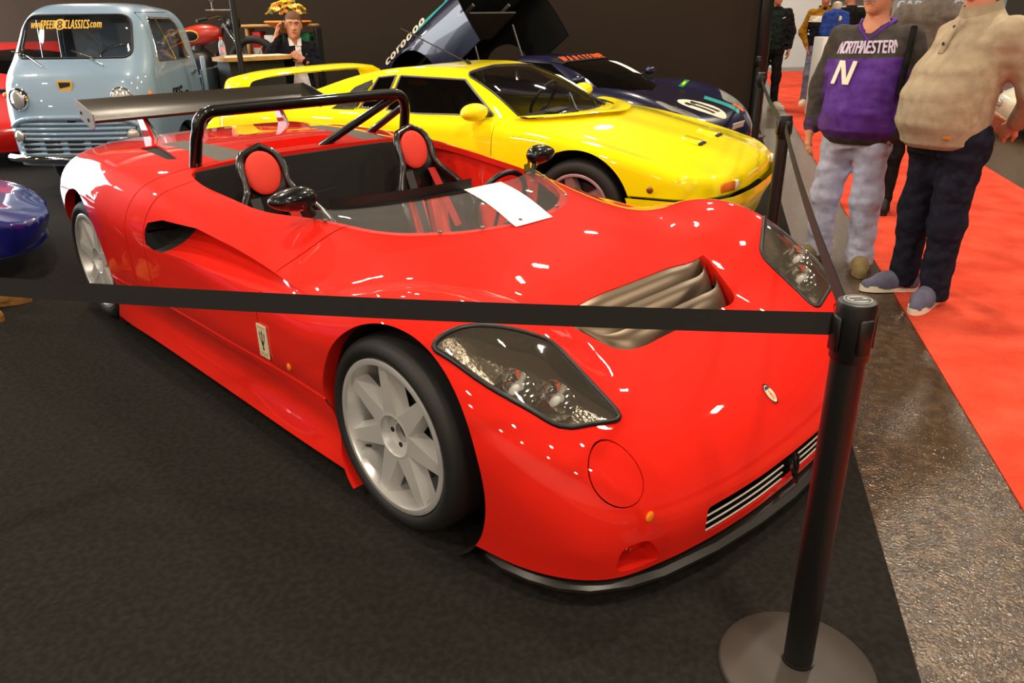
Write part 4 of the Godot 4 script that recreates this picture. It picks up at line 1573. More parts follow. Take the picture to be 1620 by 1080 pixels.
func red_seat(car: Node3D, cx: float):
	var st := part("seat", car)
	st.position = Vector3(cx, 0, 1.6)
	# width and lean of the shell by height
	var hw := [[0.18, 0.22], [0.35, 0.245], [0.50, 0.25], [0.60, 0.25], [0.66, 0.222], [0.715, 0.172], [0.755, 0.13], [0.80, 0.118], [0.86, 0.118], [0.91, 0.095], [0.94, 0.05], [0.952, 0.005]]
	var lean := func(y): return -0.28 * (0.86 - y) + 0.10 * pow(clampf((0.35 - y) / 0.2, 0, 1), 2.0) * -1.0
	var wing := [[0.18, 0.14], [0.40, 0.15], [0.60, 0.14], [0.68, 0.09], [0.75, 0.05], [0.86, 0.03], [0.95, 0.0]]
	var g := Geo.new()
	var shell := func(u, v):
		var y: float = lerpf(0.20, 0.947, v)
		var t: float = u * 2 - 1
		var w := maxf(curve_x(hw, y, 1), 0.004)
		return Vector3(w * (t - 0.12 * t * t * t), y, lean.call(y) - curve_x(wing, y, 1) * pow(absf(t), 3.0))
	sheet(g, shell, 24, 40)
	commit(g, "shell", M.carbon, st)
	g = Geo.new()
	var rim := []
	for i in 31:
		rim.append(shell.call(0.0, i / 30.0))
	for i in range(29, -1, -1):
		rim.append(shell.call(1.0, i / 30.0))
	tube(g, rim, 0.018, 8)
	commit(g, "shell_rim", M.carbon, st)
	g = Geo.new()
	ellipsoid(g, Vector3(0, 0.838, -0.028), Vector3(0.088, 0.098, 0.022), 12, 28, Basis(Vector3(1, 0, 0), 0.24))
	commit(g, "headrest", M.pad, st)
	for s in [-1.0, 1.0]:
		g = Geo.new()
		var x := Transform3D(Basis(Vector3(1, 0, 0), 0.26), Vector3(0.062 * s, 0.50, -0.125))
		slab(g, rounded(PackedVector2Array([Vector2(-0.045, -0.17), Vector2(0.045, -0.17), Vector2(0.05 + 0.012 * s, 0.12), Vector2(-0.05 + 0.012 * s, 0.12)]), 0.025, 3), -0.02, 0.02, x)
		commit(g, "back_pad", M.pad, st)
		g = Geo.new()
		var hx := Transform3D(Basis(Vector3(1, 0, 0), 0.26), Vector3(0.115 * s, 0.675, -0.075))
		slab(g, rounded(PackedVector2Array([Vector2(-0.05 * s, -0.045), Vector2(0.06 * s, -0.025), Vector2(-0.015 * s, 0.055)]), 0.02, 3), -0.004, 0.004, hx)
		commit(g, "harness_opening", M.trim_cloth, st)
		# shoulder belt
		g = Geo.new()
		sheet(g, func(u, v):
			var y: float = lerpf(0.74, 0.45, u)
			return Vector3(0.075 * s + lerpf(-0.024, 0.024, v) + 0.03 * s * u, y, lean.call(y) - 0.04 - 0.09 * u), 8, 2)
		commit(g, "shoulder_belt", M.belt_red if s < 0 else M.black, st)
	g = Geo.new()
	box(g, Vector3(0, 0.24, -0.40), Vector3(0.36, 0.08, 0.44), 0.03, Basis(Vector3(1, 0, 0), -0.1))
	commit(g, "seat_pad", M.pad, st)

# ---------------------------------------------------------------- people
# a figure faces +z, its own left is +x, feet on y = 0
class Fig:
	var sec := []          # torso rings: [y, cx, cz, rx, rz]
	var caps := []         # limbs: [a, b, ra, rb]
	var k := 0.05
	var noise: FastNoiseLite
	var amp := 0.0
	var stretch := Vector3(6, 14, 6)
	var y0 := -9.0
	var y1 := 9.0
	func ring(y: float) -> Array:
		var m := sec.size()
		if y <= sec[0][0]:
			return sec[0]
		if y >= sec[m - 1][0]:
			return sec[m - 1]
		var i := 0
		while y > sec[i + 1][0]:
			i += 1
		var t: float = (y - sec[i][0]) / (sec[i + 1][0] - sec[i][0])
		t = t * t * (3 - 2 * t) * 0.5 + t * 0.5
		var o := [y, 0, 0, 0, 0]
		for q in range(1, 5):
			o[q] = lerpf(sec[i][q], sec[i + 1][q], t)
		return o
	func torso(p: Vector3) -> float:
		if sec.is_empty():
			return 9.0
		var r := ring(p.y)
		var u := Vector2((p.x - r[1]) / r[3], (p.z - r[2]) / r[4])
		var d: float = (u.length() - 1.0) * minf(r[3], r[4])
		var over: float = maxf(p.y - sec[sec.size() - 1][0], sec[0][0] - p.y)
		if over > 0.0:
			d = sqrt(maxf(d, 0.0) * maxf(d, 0.0) + over * over) if d > 0.0 else maxf(d, over)
		return d
	static func cap(p: Vector3, c: Array) -> float:
		var a: Vector3 = c[0]
		var ab: Vector3 = c[1] - a
		var t := clampf((p - a).dot(ab) / maxf(ab.length_squared(), 1e-9), 0.0, 1.0)
		return p.distance_to(a + ab * t) - lerpf(c[2], c[3], t)
	func limbs(p: Vector3) -> float:
		var d := 9.0
		for c in caps:
			d = minf(d, Fig.cap(p, c))
		return d
	func at(p: Vector3) -> float:
		var d := torso(p)
		for c in caps:
			var e := Fig.cap(p, c)
			if e < d + k:
				var h := maxf(k - absf(d - e), 0.0) / k
				d = minf(d, e) - h * h * k * 0.25
		if amp > 0.0 and absf(d) < 0.08:
			d += amp * noise.get_noise_3d(p.x * stretch.x, p.y * stretch.y, p.z * stretch.z)
		d = maxf(d, maxf(p.y - y1, y0 - p.y))
		return d
	func mesh_box() -> AABB:
		var b := AABB()
		var first := true
		for s in sec:
			for q in [Vector3(s[1] - s[3], s[0], s[2] - s[4]), Vector3(s[1] + s[3], s[0], s[2] + s[4])]:
				if first:
					b = AABB(q, Vector3.ZERO); first = false
				b = b.expand(q)
		for c in caps:
			for e in [[c[0], c[2]], [c[1], c[3]]]:
				for q in [e[0] - Vector3.ONE * e[1], e[0] + Vector3.ONE * e[1]]:
					if first:
						b = AABB(q, Vector3.ZERO); first = false
					b = b.expand(q)
		return b.grow(0.03)

func fig_net(f: Fig, cell: float) -> Geo:
	var b := f.mesh_box()
	return surface_net(f.at, b.position, b.end, cell, 1.6)

func folds(f: Fig, amp: float, seed_ := 1):
	f.noise = FastNoiseLite.new()
	f.noise.seed = seed_
	f.noise.frequency = 1.0
	f.noise.fractal_octaves = 2
	f.amp = amp

# one hand: palm and five bent fingers, from the wrist along dir; the palm looks along pn; side +1 the left hand
func hand_geo(wrist: Vector3, dir: Vector3, pn: Vector3, side: float, curl: float, cell := 0.0045, size := 1.0) -> Geo:
	var f := Fig.new()
	f.k = 0.012
	dir = dir.normalized()
	pn = (pn - dir * pn.dot(dir)).normalized()
	var acr := dir.cross(pn).normalized() * side   # towards the thumb
	var L := size
	f.caps.append([wrist - dir * 0.03 * L, wrist + dir * 0.02 * L, 0.027 * L, 0.027 * L])
	for q in [-0.027, -0.009, 0.009, 0.027]:
		f.caps.append([wrist + dir * 0.015 * L + acr * q * 0.6 * L, wrist + dir * 0.085 * L + acr * q * L, 0.016 * L, 0.0125 * L])
	var lens := [0.062, 0.077, 0.083, 0.074]
	var offs := [-0.030, -0.010, 0.010, 0.030]
	for i in 4:
		var p: Vector3 = wrist + dir * 0.085 * L + acr * offs[i] * L
		var d: Vector3 = (dir + acr * offs[i] * 2.0).normalized()
		for j in 3:
			var a: float = curl * (0.55 + 0.25 * j) + 0.05 * i * curl
			d = (d * cos(a) + pn * sin(a)).normalized()
			var l: float = lens[i] * [0.44, 0.32, 0.24][j] * L
			f.caps.append([p, p + d * l, (0.0095 - 0.001 * j) * L, (0.0088 - 0.001 * j) * L])
			p += d * l
	var tp := wrist + dir * 0.03 * L + acr * 0.026 * L
	var td := (dir * 0.75 + acr * 0.6 + pn * 0.35).normalized()
	f.caps.append([tp, tp + td * 0.035 * L, 0.014 * L, 0.011 * L])
	tp += td * 0.035 * L
	td = (dir * 0.9 + acr * 0.15 + pn * (0.3 + curl * 0.4)).normalized()
	f.caps.append([tp, tp + td * 0.045 * L, 0.011 * L, 0.0085 * L])
	return fig_net(f, cell)

# a head with brow, nose, lips, chin and ears; its middle at c
func head_geo(c: Vector3, b: Basis, cell := 0.006, size := 1.0) -> Geo:
	var f := func(p):
		var q: Vector3 = b.inverse() * (p - c) / size
		var d: float = (Vector3(q.x / 0.076, (q.y - 0.025) / 0.098, (q.z + 0.008) / 0.096).length() - 1.0) * 0.076
		d = smin(d, (Vector3(q.x / 0.058, (q.y + 0.055) / 0.065, (q.z - 0.022) / 0.066).length() - 1.0) * 0.058, 0.04)
		d = smin(d, Fig.cap(q, [Vector3(0, -0.098, 0.062), Vector3(0, -0.09, 0.05), 0.02, 0.026]), 0.03)      # chin
		d = smin(d, Fig.cap(q, [Vector3(0, 0.016, 0.088), Vector3(0, -0.028, 0.108), 0.009, 0.014]), 0.012)   # nose
		d = smin(d, Fig.cap(q, [Vector3(-0.012, -0.032, 0.095), Vector3(0.012, -0.032, 0.095), 0.009, 0.009]), 0.01)
		d = smin(d, Fig.cap(q, [Vector3(-0.03, 0.032, 0.083), Vector3(0.03, 0.032, 0.083), 0.008, 0.008]), 0.02)   # brow
		d = smin(d, Fig.cap(q, [Vector3(-0.02, -0.058, 0.086), Vector3(0.02, -0.058, 0.086), 0.006, 0.006]), 0.008)
		d = smin(d, Fig.cap(q, [Vector3(-0.017, -0.069, 0.084), Vector3(0.017, -0.069, 0.084), 0.007, 0.007]), 0.008)
		for s in [-1.0, 1.0]:
			d = smax(d, -((q - Vector3(0.031 * s, 0.014, 0.098)).length() - 0.018), 0.02)                         # eye hollow
			var e: Vector3 = q - Vector3(0.077 * s, -0.005, -0.008)
			d = smin(d, (Vector3(e.x / 0.009, e.y / 0.031, e.z / 0.018).length() - 1.0) * 0.009, 0.008)
		d = smin(d, Fig.cap(q, [Vector3(0, -0.07, -0.02), Vector3(0, -0.19, -0.035), 0.054, 0.058]), 0.03)
		return d * size
	var r := Vector3(0.115, 0.2, 0.15) * size
	return surface_net(f, c - r, c + r - Vector3(0, 0.05, 0) * size, cell, 1.7)

func hair_geo(c: Vector3, b: Basis, cell := 0.008, size := 1.0, line := 0.045) -> Geo:
	var nz := FastNoiseLite.new()
	nz.seed = 5
	nz.frequency = 1.0
	var f := func(p):
		var q: Vector3 = b.inverse() * (p - c) / size
		var d: float = (Vector3(q.x / 0.084, (q.y - 0.032) / 0.104, (q.z + 0.012) / 0.104).length() - 1.0) * 0.084
		d += 0.005 * nz.get_noise_3d(q.x * 60, q.y * 20, q.z * 60)
		# the face stays free: below the hair line in front, round the ears
		d = smax(d, -(q.y - line + (0.10 if q.z < 0.0 else 0.0) - (0.0 if q.z > 0.03 else (0.03 - q.z) * -0.2)), 0.015)
		return d * size
	var r := Vector3(0.115, 0.16, 0.14) * size
	return surface_net(f, c - r, c + r, cell, 1.7)

func face_bits(o: Node3D, c: Vector3, b: Basis, size := 1.0, lips := Color(0.62, 0.33, 0.28)):
	var g := Geo.new()
	for s in [-1.0, 1.0]:
		ellipsoid(g, c + b * Vector3(0.031 * s, 0.012, 0.081) * size, Vector3(0.011, 0.006, 0.006) * size, 8, 12, b)
	var e := commit(g, "eyes", M.eye_white, o)
	g = Geo.new()
	for s in [-1.0, 1.0]:
		ellipsoid(g, c + b * Vector3(0.031 * s, 0.012, 0.0865) * size, Vector3(0.006, 0.006, 0.003) * size, 6, 10, b)
	commit(g, "irises", M.ink, o)
	e.set_meta("kind", "stuff")
	g = Geo.new()
	for s in [-1.0, 1.0]:
		tube(g, [c + b * Vector3(0.012 * s, 0.03, 0.094) * size, c + b * Vector3(0.03 * s, 0.036, 0.09) * size, c + b * Vector3(0.05 * s, 0.028, 0.075) * size], 0.004 * size, 6)
	commit(g, "eyebrows", M.hair, o)
	g = Geo.new()
	ellipsoid(g, c + b * Vector3(0, -0.0635, 0.0915) * size, Vector3(0.022, 0.007, 0.005) * size, 6, 12, b)
	commit(g, "lips", mat(lips, 0.5), o)

func shoe(o: Node3D, at: Vector3, turn: float, upper: Material, sole: Material, size := 1.0, laces := true):
	var sh := part("shoe", o)
	sh.position = at
	sh.rotation.y = turn
	var f := Fig.new()
	f.k = 0.05
	f.y0 = 0.022
	f.caps = [[Vector3(0, 0.045, -0.05), Vector3(0, 0.04, 0.08), 0.04, 0.042], [Vector3(0, 0.035, 0.08), Vector3(0.004, 0.03, 0.165), 0.042, 0.03], [Vector3(0, 0.05, -0.045), Vector3(0, 0.10, -0.045), 0.042, 0.038], [Vector3(0, 0.09, -0.02), Vector3(0, 0.055, 0.09), 0.03, 0.022]]
	for c in f.caps:
		c[0] *= size; c[1] *= size; c[2] *= size; c[3] *= size
	commit(fig_net(f, 0.009 * size), "shoe_upper", upper, sh)
	var g := Geo.new()
	var out := PackedVector2Array()
	for q in [[-0.034, -0.085], [-0.043, -0.04], [-0.038, 0.02], [-0.047, 0.09], [-0.038, 0.155], [-0.012, 0.198], [0.018, 0.198], [0.04, 0.155], [0.045, 0.09], [0.037, 0.02], [0.043, -0.04], [0.034, -0.085], [0.0, -0.097]]:
		out.append(Vector2(q[0], q[1]) * size)
	out = rounded(out, 0.03 * size, 3)
	slab(g, out, 0.0, 0.030 * size, Transform3D(Basis(Vector3(1, 0, 0), Vector3(0, 0, 1), Vector3(0, 1, 0)), Vector3.ZERO))
	commit(g, "shoe_sole", sole, sh)
	if laces:
		g = Geo.new()
		for i in 4:
			var z := (0.02 + i * 0.022) * size
			var y := (0.106 - i * 0.0125) * size
			tube(g, [Vector3(-0.022 * size, y - 0.008, z), Vector3(0, y + 0.002, z + 0.004), Vector3(0.022 * size, y - 0.008, z)], 0.004 * size, 6)
		commit(g, "laces", upper, sh)

func cut_lip(r: Array) -> Geo:
	return r[0]

# legs in trousers: hips, knees and ankles given for each side
func trousers(o: Node3D, legs: Array, waist: Array, m: Material, cell := 0.02, seed_ := 3, called := "trousers"):
	var f := Fig.new()
	f.sec = waist
	f.k = 0.06
	for l in legs:
		f.caps.append([l[0], l[1], l[3], l[4]])
		f.caps.append([l[1], l[2], l[4], l[5]])
	folds(f, 0.012, seed_)
	f.stretch = Vector3(6, 9, 6)
	f.y0 = 0.035 if legs[0][2].y < 0.15 else -1.0
	return commit(fig_net(f, cell), called, m, o)

func skin_body(o: Node3D, spine: Array, limbs: Array, neck: Array, head: Vector3, hb: Basis, hands: Array, skin: Material, fine := 0.006, size := 1.0):
	var f := Fig.new()
	f.k = 0.05
	for i in spine.size() - 1:
		f.caps.append([spine[i][0], spine[i + 1][0], spine[i][1], spine[i + 1][1]])
	for l in limbs:
		f.caps.append(l)
	f.caps.append(neck)
	var g := fig_net(f, 0.022)
	g.join(head_geo(head, hb, fine, size))
	for h in hands:
		g.join(h)
	return commit(g, "body", skin, o)

func cloth_materials():
	M.eye_white = mat(Color(0.88, 0.86, 0.83), 0.3)
	M.hair = mat(Color(0.40, 0.25, 0.14), 0.7)
	M.hair_grey = mat(Color(0.55, 0.52, 0.48), 0.7)
	M.skin = mat(Color(0.80, 0.54, 0.42), 0.55)
	M.skin2 = mat(Color(0.76, 0.47, 0.36), 0.55)
	M.jeans_pale = cloth(Color(0.71, 0.73, 0.84), 0.9, 31)
	M.jeans_mid = cloth(Color(0.46, 0.48, 0.57), 0.9, 32)
	M.jeans_dark = cloth(Color(0.09, 0.095, 0.15), 0.9, 33)
	M.black_cloth = cloth(Color(0.08, 0.075, 0.075), 0.9, 34)
	M.grey_cloth = cloth(Color(0.24, 0.22, 0.205), 0.85, 35)
	M.purple = cloth(Color(0.33, 0.17, 0.53), 0.6, 36)
	M.knit = cloth(Color(0.66, 0.59, 0.485), 0.95, 37)
	M.suede = cloth(Color(0.50, 0.43, 0.29), 0.9, 38)
	M.slate = cloth(Color(0.38, 0.38, 0.46), 0.9, 39)
	M.white_cloth = cloth(Color(0.90, 0.86, 0.86), 0.85, 40)
	M.navy_cloth = cloth(Color(0.065, 0.065, 0.10), 0.9, 41)
	M.mustard = cloth(Color(0.60, 0.40, 0.06), 0.9, 42)
	M.taupe = cloth(Color(0.36, 0.32, 0.29), 0.9, 61)
	M.tan_suede = cloth(Color(0.62, 0.44, 0.22), 0.9, 62)
	M.denim_blue = cloth(Color(0.16, 0.28, 0.62), 0.8, 63)
	M.sign_grey = mat(Color(0.50, 0.54, 0.60), 0.6)
	M.dark_red_paint = mat(Color(0.30, 0.04, 0.04), 0.4, 0.0, 1.0)
	M.cream_paint = mat(Color(0.86, 0.84, 0.74), 0.4, 0.0, 1.0)
	M.off_white = mat(Color(0.88, 0.84, 0.76), 0.7)

func build_people():
	man_in_jersey()
	man_in_knit()
	man_with_glass()
	man_in_dark_jacket()
	man_on_phone()

func cloth(c: Color, rough: float, seed_: int) -> StandardMaterial3D:
	var m := mat(Color(1, 1, 1), rough, 0.0, 0.0, 0.25)
	m.albedo_texture = noise_tex(seed_, 0.03, [[0.2, c.darkened(0.10)], [0.8, c.lightened(0.06)]], 4, false, 0, 128)
	m.uv1_triplanar = true
	m.uv1_scale = Vector3.ONE * 4.0
	return m

func letters_on(o: Node3D, text: String, f: Fig, y: float, x0: float, x1: float, h: float, m: Material, called: String, widen := 1.0, drop := 0.0):
	for i in text.length():
		var t := (i + 0.5) / text.length()
		var x := lerpf(x0, x1, t)
		var yy := y + drop * t
		var a := 0.0
		var b := 0.5
		for it in 22:
			var md := (a + b) / 2
			if f.torso(Vector3(x, yy, md)) < 0:
				a = md
			else:
				b = md
		var p := Vector3(x, yy, a)
		var e := 0.01
		var n := Vector3(f.torso(p + Vector3(e, 0, 0)) - f.torso(p - Vector3(e, 0, 0)), f.torso(p + Vector3(0, e, 0)) - f.torso(p - Vector3(0, e, 0)), f.torso(p + Vector3(0, 0, e)) - f.torso(p - Vector3(0, 0, e))).normalized()
		var r := Vector3.UP.cross(n).normalized()
		lettering(called, text[i], m, o, Transform3D(Basis(r, n.cross(r), n), p + n * 0.006), h, 0.006, "Droid Sans", 800, widen)

func man_in_jersey():
	var o := thing("person", "man in purple and grey jersey, pale jeans and suede shoes by the barrier belt", "person", Vector3(2.09, 0.004, -4.67), deg_to_rad(-42))
	var top := Fig.new()
	top.k = 0.06
	top.sec = [[0.765, 0, 0.03, 0.165, 0.145], [0.79, 0, 0.035, 0.185, 0.16], [0.85, 0, 0.055, 0.215, 0.20], [0.95, 0, 0.07, 0.205, 0.195], [1.08, 0, 0.05, 0.20, 0.175], [1.20, 0, 0.025, 0.205, 0.15], [1.30, 0, 0, 0.195, 0.125], [1.38, 0, -0.015, 0.14, 0.10], [1.425, 0, -0.015, 0.08, 0.075]]
	var arms := [[Vector3(-0.185, 1.335, -0.01), Vector3(-0.265, 1.07, -0.04), 0.078, 0.07], [Vector3(-0.265, 1.07, -0.04), Vector3(-0.275, 0.84, 0.03), 0.07, 0.05], [Vector3(0.185, 1.335, -0.01), Vector3(0.285, 1.06, -0.05), 0.08, 0.073], [Vector3(0.285, 1.06, -0.05), Vector3(0.215, 0.83, 0.05), 0.07, 0.052]]
	top.caps = arms
	folds(top, 0.007, 7)
	top.stretch = Vector3(5, 10, 5)
	var g := fig_net(top, 0.016)
	var parts := cut(g, func(p): return top.torso(p) - top.limbs(p) - 0.012)   # > 0: sleeve
	commit(parts[0], "sleeves", M.grey_cloth, o)
	var trunk := cut(parts[1], func(p): return p.y - 1.235 - 0.05 * p.x)
	commit(trunk[0], "jersey_yoke", M.grey_cloth, o)
	var hem := cut(trunk[1], func(p): return 0.80 - p.y)
	commit(hem[0], "hem_band", M.grey_cloth, o)
	commit(hem[1], "jersey_front", M.purple, o)
	g = Geo.new()
	tube(g, [Vector3(-0.09, 1.43, -0.03), Vector3(-0.07, 1.40, 0.055), Vector3(0, 1.325, 0.108), Vector3(0.07, 1.40, 0.055), Vector3(0.09, 1.43, -0.03), Vector3(0, 1.45, -0.09)], 0.014, 8, false, true)
	commit(g, "collar", M.purple, o)
	letters_on(o, "NORTHWESTERN", top, 1.285, -0.150, 0.165, 0.070, M.off_lilac, "chest_letter", 0.58, 0.012)
	letters_on(o, "N", top, 1.155, -0.135, -0.015, 0.135, M.off_white, "chest_initial", 1.0)
	for q in [[-0.275, 0.84, 0.03], [0.215, 0.83, 0.05]]:
		g = Geo.new()
		tube(g, [Vector3(q[0], q[1] + 0.025, q[2] - 0.005), Vector3(q[0], q[1] - 0.03, q[2] + 0.008)], [0.05, 0.043], 14)
		commit(g, "cuff", M.purple, o)
	var legs := [[Vector3(-0.09, 0.80, 0.02), Vector3(-0.125, 0.44, 0.03), Vector3(-0.143, 0.02, -0.02), 0.105, 0.080, 0.078], [Vector3(0.09, 0.80, 0.02), Vector3(0.12, 0.44, 0.045), Vector3(0.143, 0.02, 0.03), 0.105, 0.080, 0.078]]
	trousers(o, legs, [[0.74, 0, 0.015, 0.17, 0.13], [0.90, 0, 0.02, 0.18, 0.15]], M.jeans_pale, 0.017, 4)
	shoe(o, Vector3(-0.145, 0, 0.005), deg_to_rad(-28), M.suede, M.suede, 1.0)
	shoe(o, Vector3(0.145, 0, 0.05), deg_to_rad(22), M.suede, M.suede, 1.0)
	var hb := Basis(Vector3.UP, deg_to_rad(-12))
	var rh := hand_geo(Vector3(-0.277, 0.815, 0.045), Vector3(0.02, -1, 0.12), Vector3(0.8, 0, -0.5), -1.0, 0.42)
	skin_body(o, [[Vector3(0, 0.85, 0.03), 0.10], [Vector3(0, 1.35, 0), 0.09]], [[Vector3(-0.18, 1.33, 0), Vector3(-0.26, 1.07, -0.04), 0.05, 0.045], [Vector3(-0.26, 1.07, -0.04), Vector3(-0.277, 0.80, 0.045), 0.042, 0.03], [Vector3(0.18, 1.33, 0), Vector3(0.28, 1.06, -0.05), 0.05, 0.045], [Vector3(0.28, 1.06, -0.05), Vector3(0.20, 0.80, 0.07), 0.042, 0.03]], [Vector3(0, 1.36, -0.015), Vector3(0, 1.47, 0.015), 0.066, 0.058], Vector3(0, 1.585, 0.035), hb, [rh], M.skin)
	commit(hair_geo(Vector3(0, 1.585, 0.035), hb), "hair", M.hair_grey, o)
	face_bits(o, Vector3(0, 1.585, 0.035), hb)
	g = Geo.new()
	tube(g, [Vector3(0, 1.585, 0.035) + hb * Vector3(-0.03, -0.052, 0.083), Vector3(0, 1.585, 0.035) + hb * Vector3(0, -0.046, 0.098), Vector3(0, 1.585, 0.035) + hb * Vector3(0.03, -0.052, 0.083)], 0.008, 8)
	commit(g, "moustache", M.hair_grey, o)
	g = Geo.new()
	tube(g, [Vector3(0.215, 1.40, 0.045), Vector3(0.225, 1.30, 0.085), Vector3(0.222, 1.15, 0.11), Vector3(0.215, 1.05, 0.10)], 0.018, 8)
	commit(g, "bag_strap", M.black_cloth, o)

func man_in_knit():
	var o := thing("person", "stout man in beige knit pullover and dark jeans, hands behind his back", "person", Vector3(2.28, 0.006, -4.03), deg_to_rad(-76))
	var top := Fig.new()
	top.k = 0.07
	top.sec = [[0.835, 0, 0.03, 0.175, 0.18], [0.86, 0, 0.04, 0.195, 0.20], [0.96, 0, 0.065, 0.212, 0.228], [1.08, 0, 0.065, 0.215, 0.225], [1.20, 0, 0.035, 0.215, 0.195], [1.32, 0, -0.01, 0.205, 0.15], [1.42, 0, -0.04, 0.15, 0.108], [1.49, 0, -0.045, 0.085, 0.085]]
	top.caps = [[Vector3(-0.175, 1.355, -0.055), Vector3(-0.275, 1.13, -0.20), 0.075, 0.07], [Vector3(-0.275, 1.13, -0.20), Vector3(-0.10, 0.99, -0.285), 0.07, 0.05], [Vector3(0.20, 1.375, -0.045), Vector3(0.285, 1.12, -0.20), 0.082, 0.074], [Vector3(0.285, 1.12, -0.20), Vector3(0.12, 0.96, -0.285), 0.072, 0.05]]
	folds(top, 0.007, 12)
	top.stretch = Vector3(2.5, 9, 2.5)
	var g := fig_net(top, 0.016)
	var parts := cut(g, func(p): return top.torso(p) - top.limbs(p) - 0.015)
	commit(parts[0], "sleeves", M.knit, o)
	commit(parts[1], "pullover", M.knit, o)
	g = Geo.new()
	lathe(g, [Vector2(0.098, 0.0), Vector2(0.093, 0.03), Vector2(0.083, 0.06), Vector2(0.076, 0.058), Vector2(0.086, 0.0)], 28, Transform3D(Basis(Vector3(1, 0, 0), 0.25), Vector3(0, 1.455, -0.035)))
	commit(g, "collar", M.knit, o)
	g = Geo.new()
	box(g, Vector3(0.0, 1.36, 0.128), Vector3(0.035, 0.17, 0.012), 0.005, Basis(Vector3(1, 0, 0), -0.42))
	commit(g, "button_placket", M.knit, o)
	for q in [[1.405, 0.113], [1.33, 0.158]]:
		g = Geo.new()
		ellipsoid(g, Vector3(0.002, q[0], q[1]), Vector3(0.009, 0.009, 0.004), 6, 10)
		commit(g, "button", M.ink, o)
	g = Geo.new()
	box(g, Vector3(0.175, 0.905, 0.18), Vector3(0.035, 0.016, 0.004), 0.0, Basis(Vector3.UP, 0.75))
	commit(g, "leather_tag", mat(Color(0.72, 0.42, 0.12), 0.6), o)
	var legs := [[Vector3(-0.095, 0.86, -0.01), Vector3(-0.12, 0.46, 0.01), Vector3(-0.125, 0.03, 0.0), 0.115, 0.080, 0.074], [Vector3(0.095, 0.86, -0.01), Vector3(0.12, 0.46, 0.02), Vector3(0.125, 0.03, 0.01), 0.118, 0.082, 0.076]]
	trousers(o, legs, [[0.80, 0, 0.0, 0.19, 0.16], [0.93, 0, 0.02, 0.195, 0.18]], M.jeans_dark, 0.017, 9)
	shoe(o, Vector3(-0.125, 0, 0.02), deg_to_rad(-14), M.slate, M.off_white, 1.12)
	shoe(o, Vector3(0.125, 0, 0.04), deg_to_rad(30), M.slate, M.off_white, 1.12)
	var hb := Basis(Vector3.UP, deg_to_rad(5))
	var h1 := hand_geo(Vector3(-0.10, 0.985, -0.287), Vector3(0.85, -0.5, 0.0), Vector3(0, 0, -1), -1.0, 0.35, 0.006)
	var h2 := hand_geo(Vector3(0.12, 0.955, -0.29), Vector3(-0.8, -0.6, 0.0), Vector3(0, 0, -1), 1.0, 0.4)
	skin_body(o, [[Vector3(0, 0.9, 0.0), 0.10], [Vector3(0, 1.38, -0.03), 0.09]], [[Vector3(-0.2, 1.37, -0.04), Vector3(-0.28, 1.13, -0.2), 0.05, 0.045], [Vector3(-0.28, 1.13, -0.2), Vector3(-0.09, 0.98, -0.287), 0.042, 0.034], [Vector3(0.2, 1.37, -0.04), Vector3(0.28, 1.12, -0.2), 0.05, 0.045], [Vector3(0.28, 1.12, -0.2), Vector3(0.11, 0.95, -0.29), 0.042, 0.034]], [Vector3(0, 1.40, -0.04), Vector3(0, 1.53, -0.01), 0.07, 0.062], Vector3(0, 1.645, 0.01), hb, [h1, h2], M.skin)
	commit(hair_geo(Vector3(0, 1.645, 0.01), hb), "hair", M.hair_grey, o)
	face_bits(o, Vector3(0, 1.645, 0.01), hb)

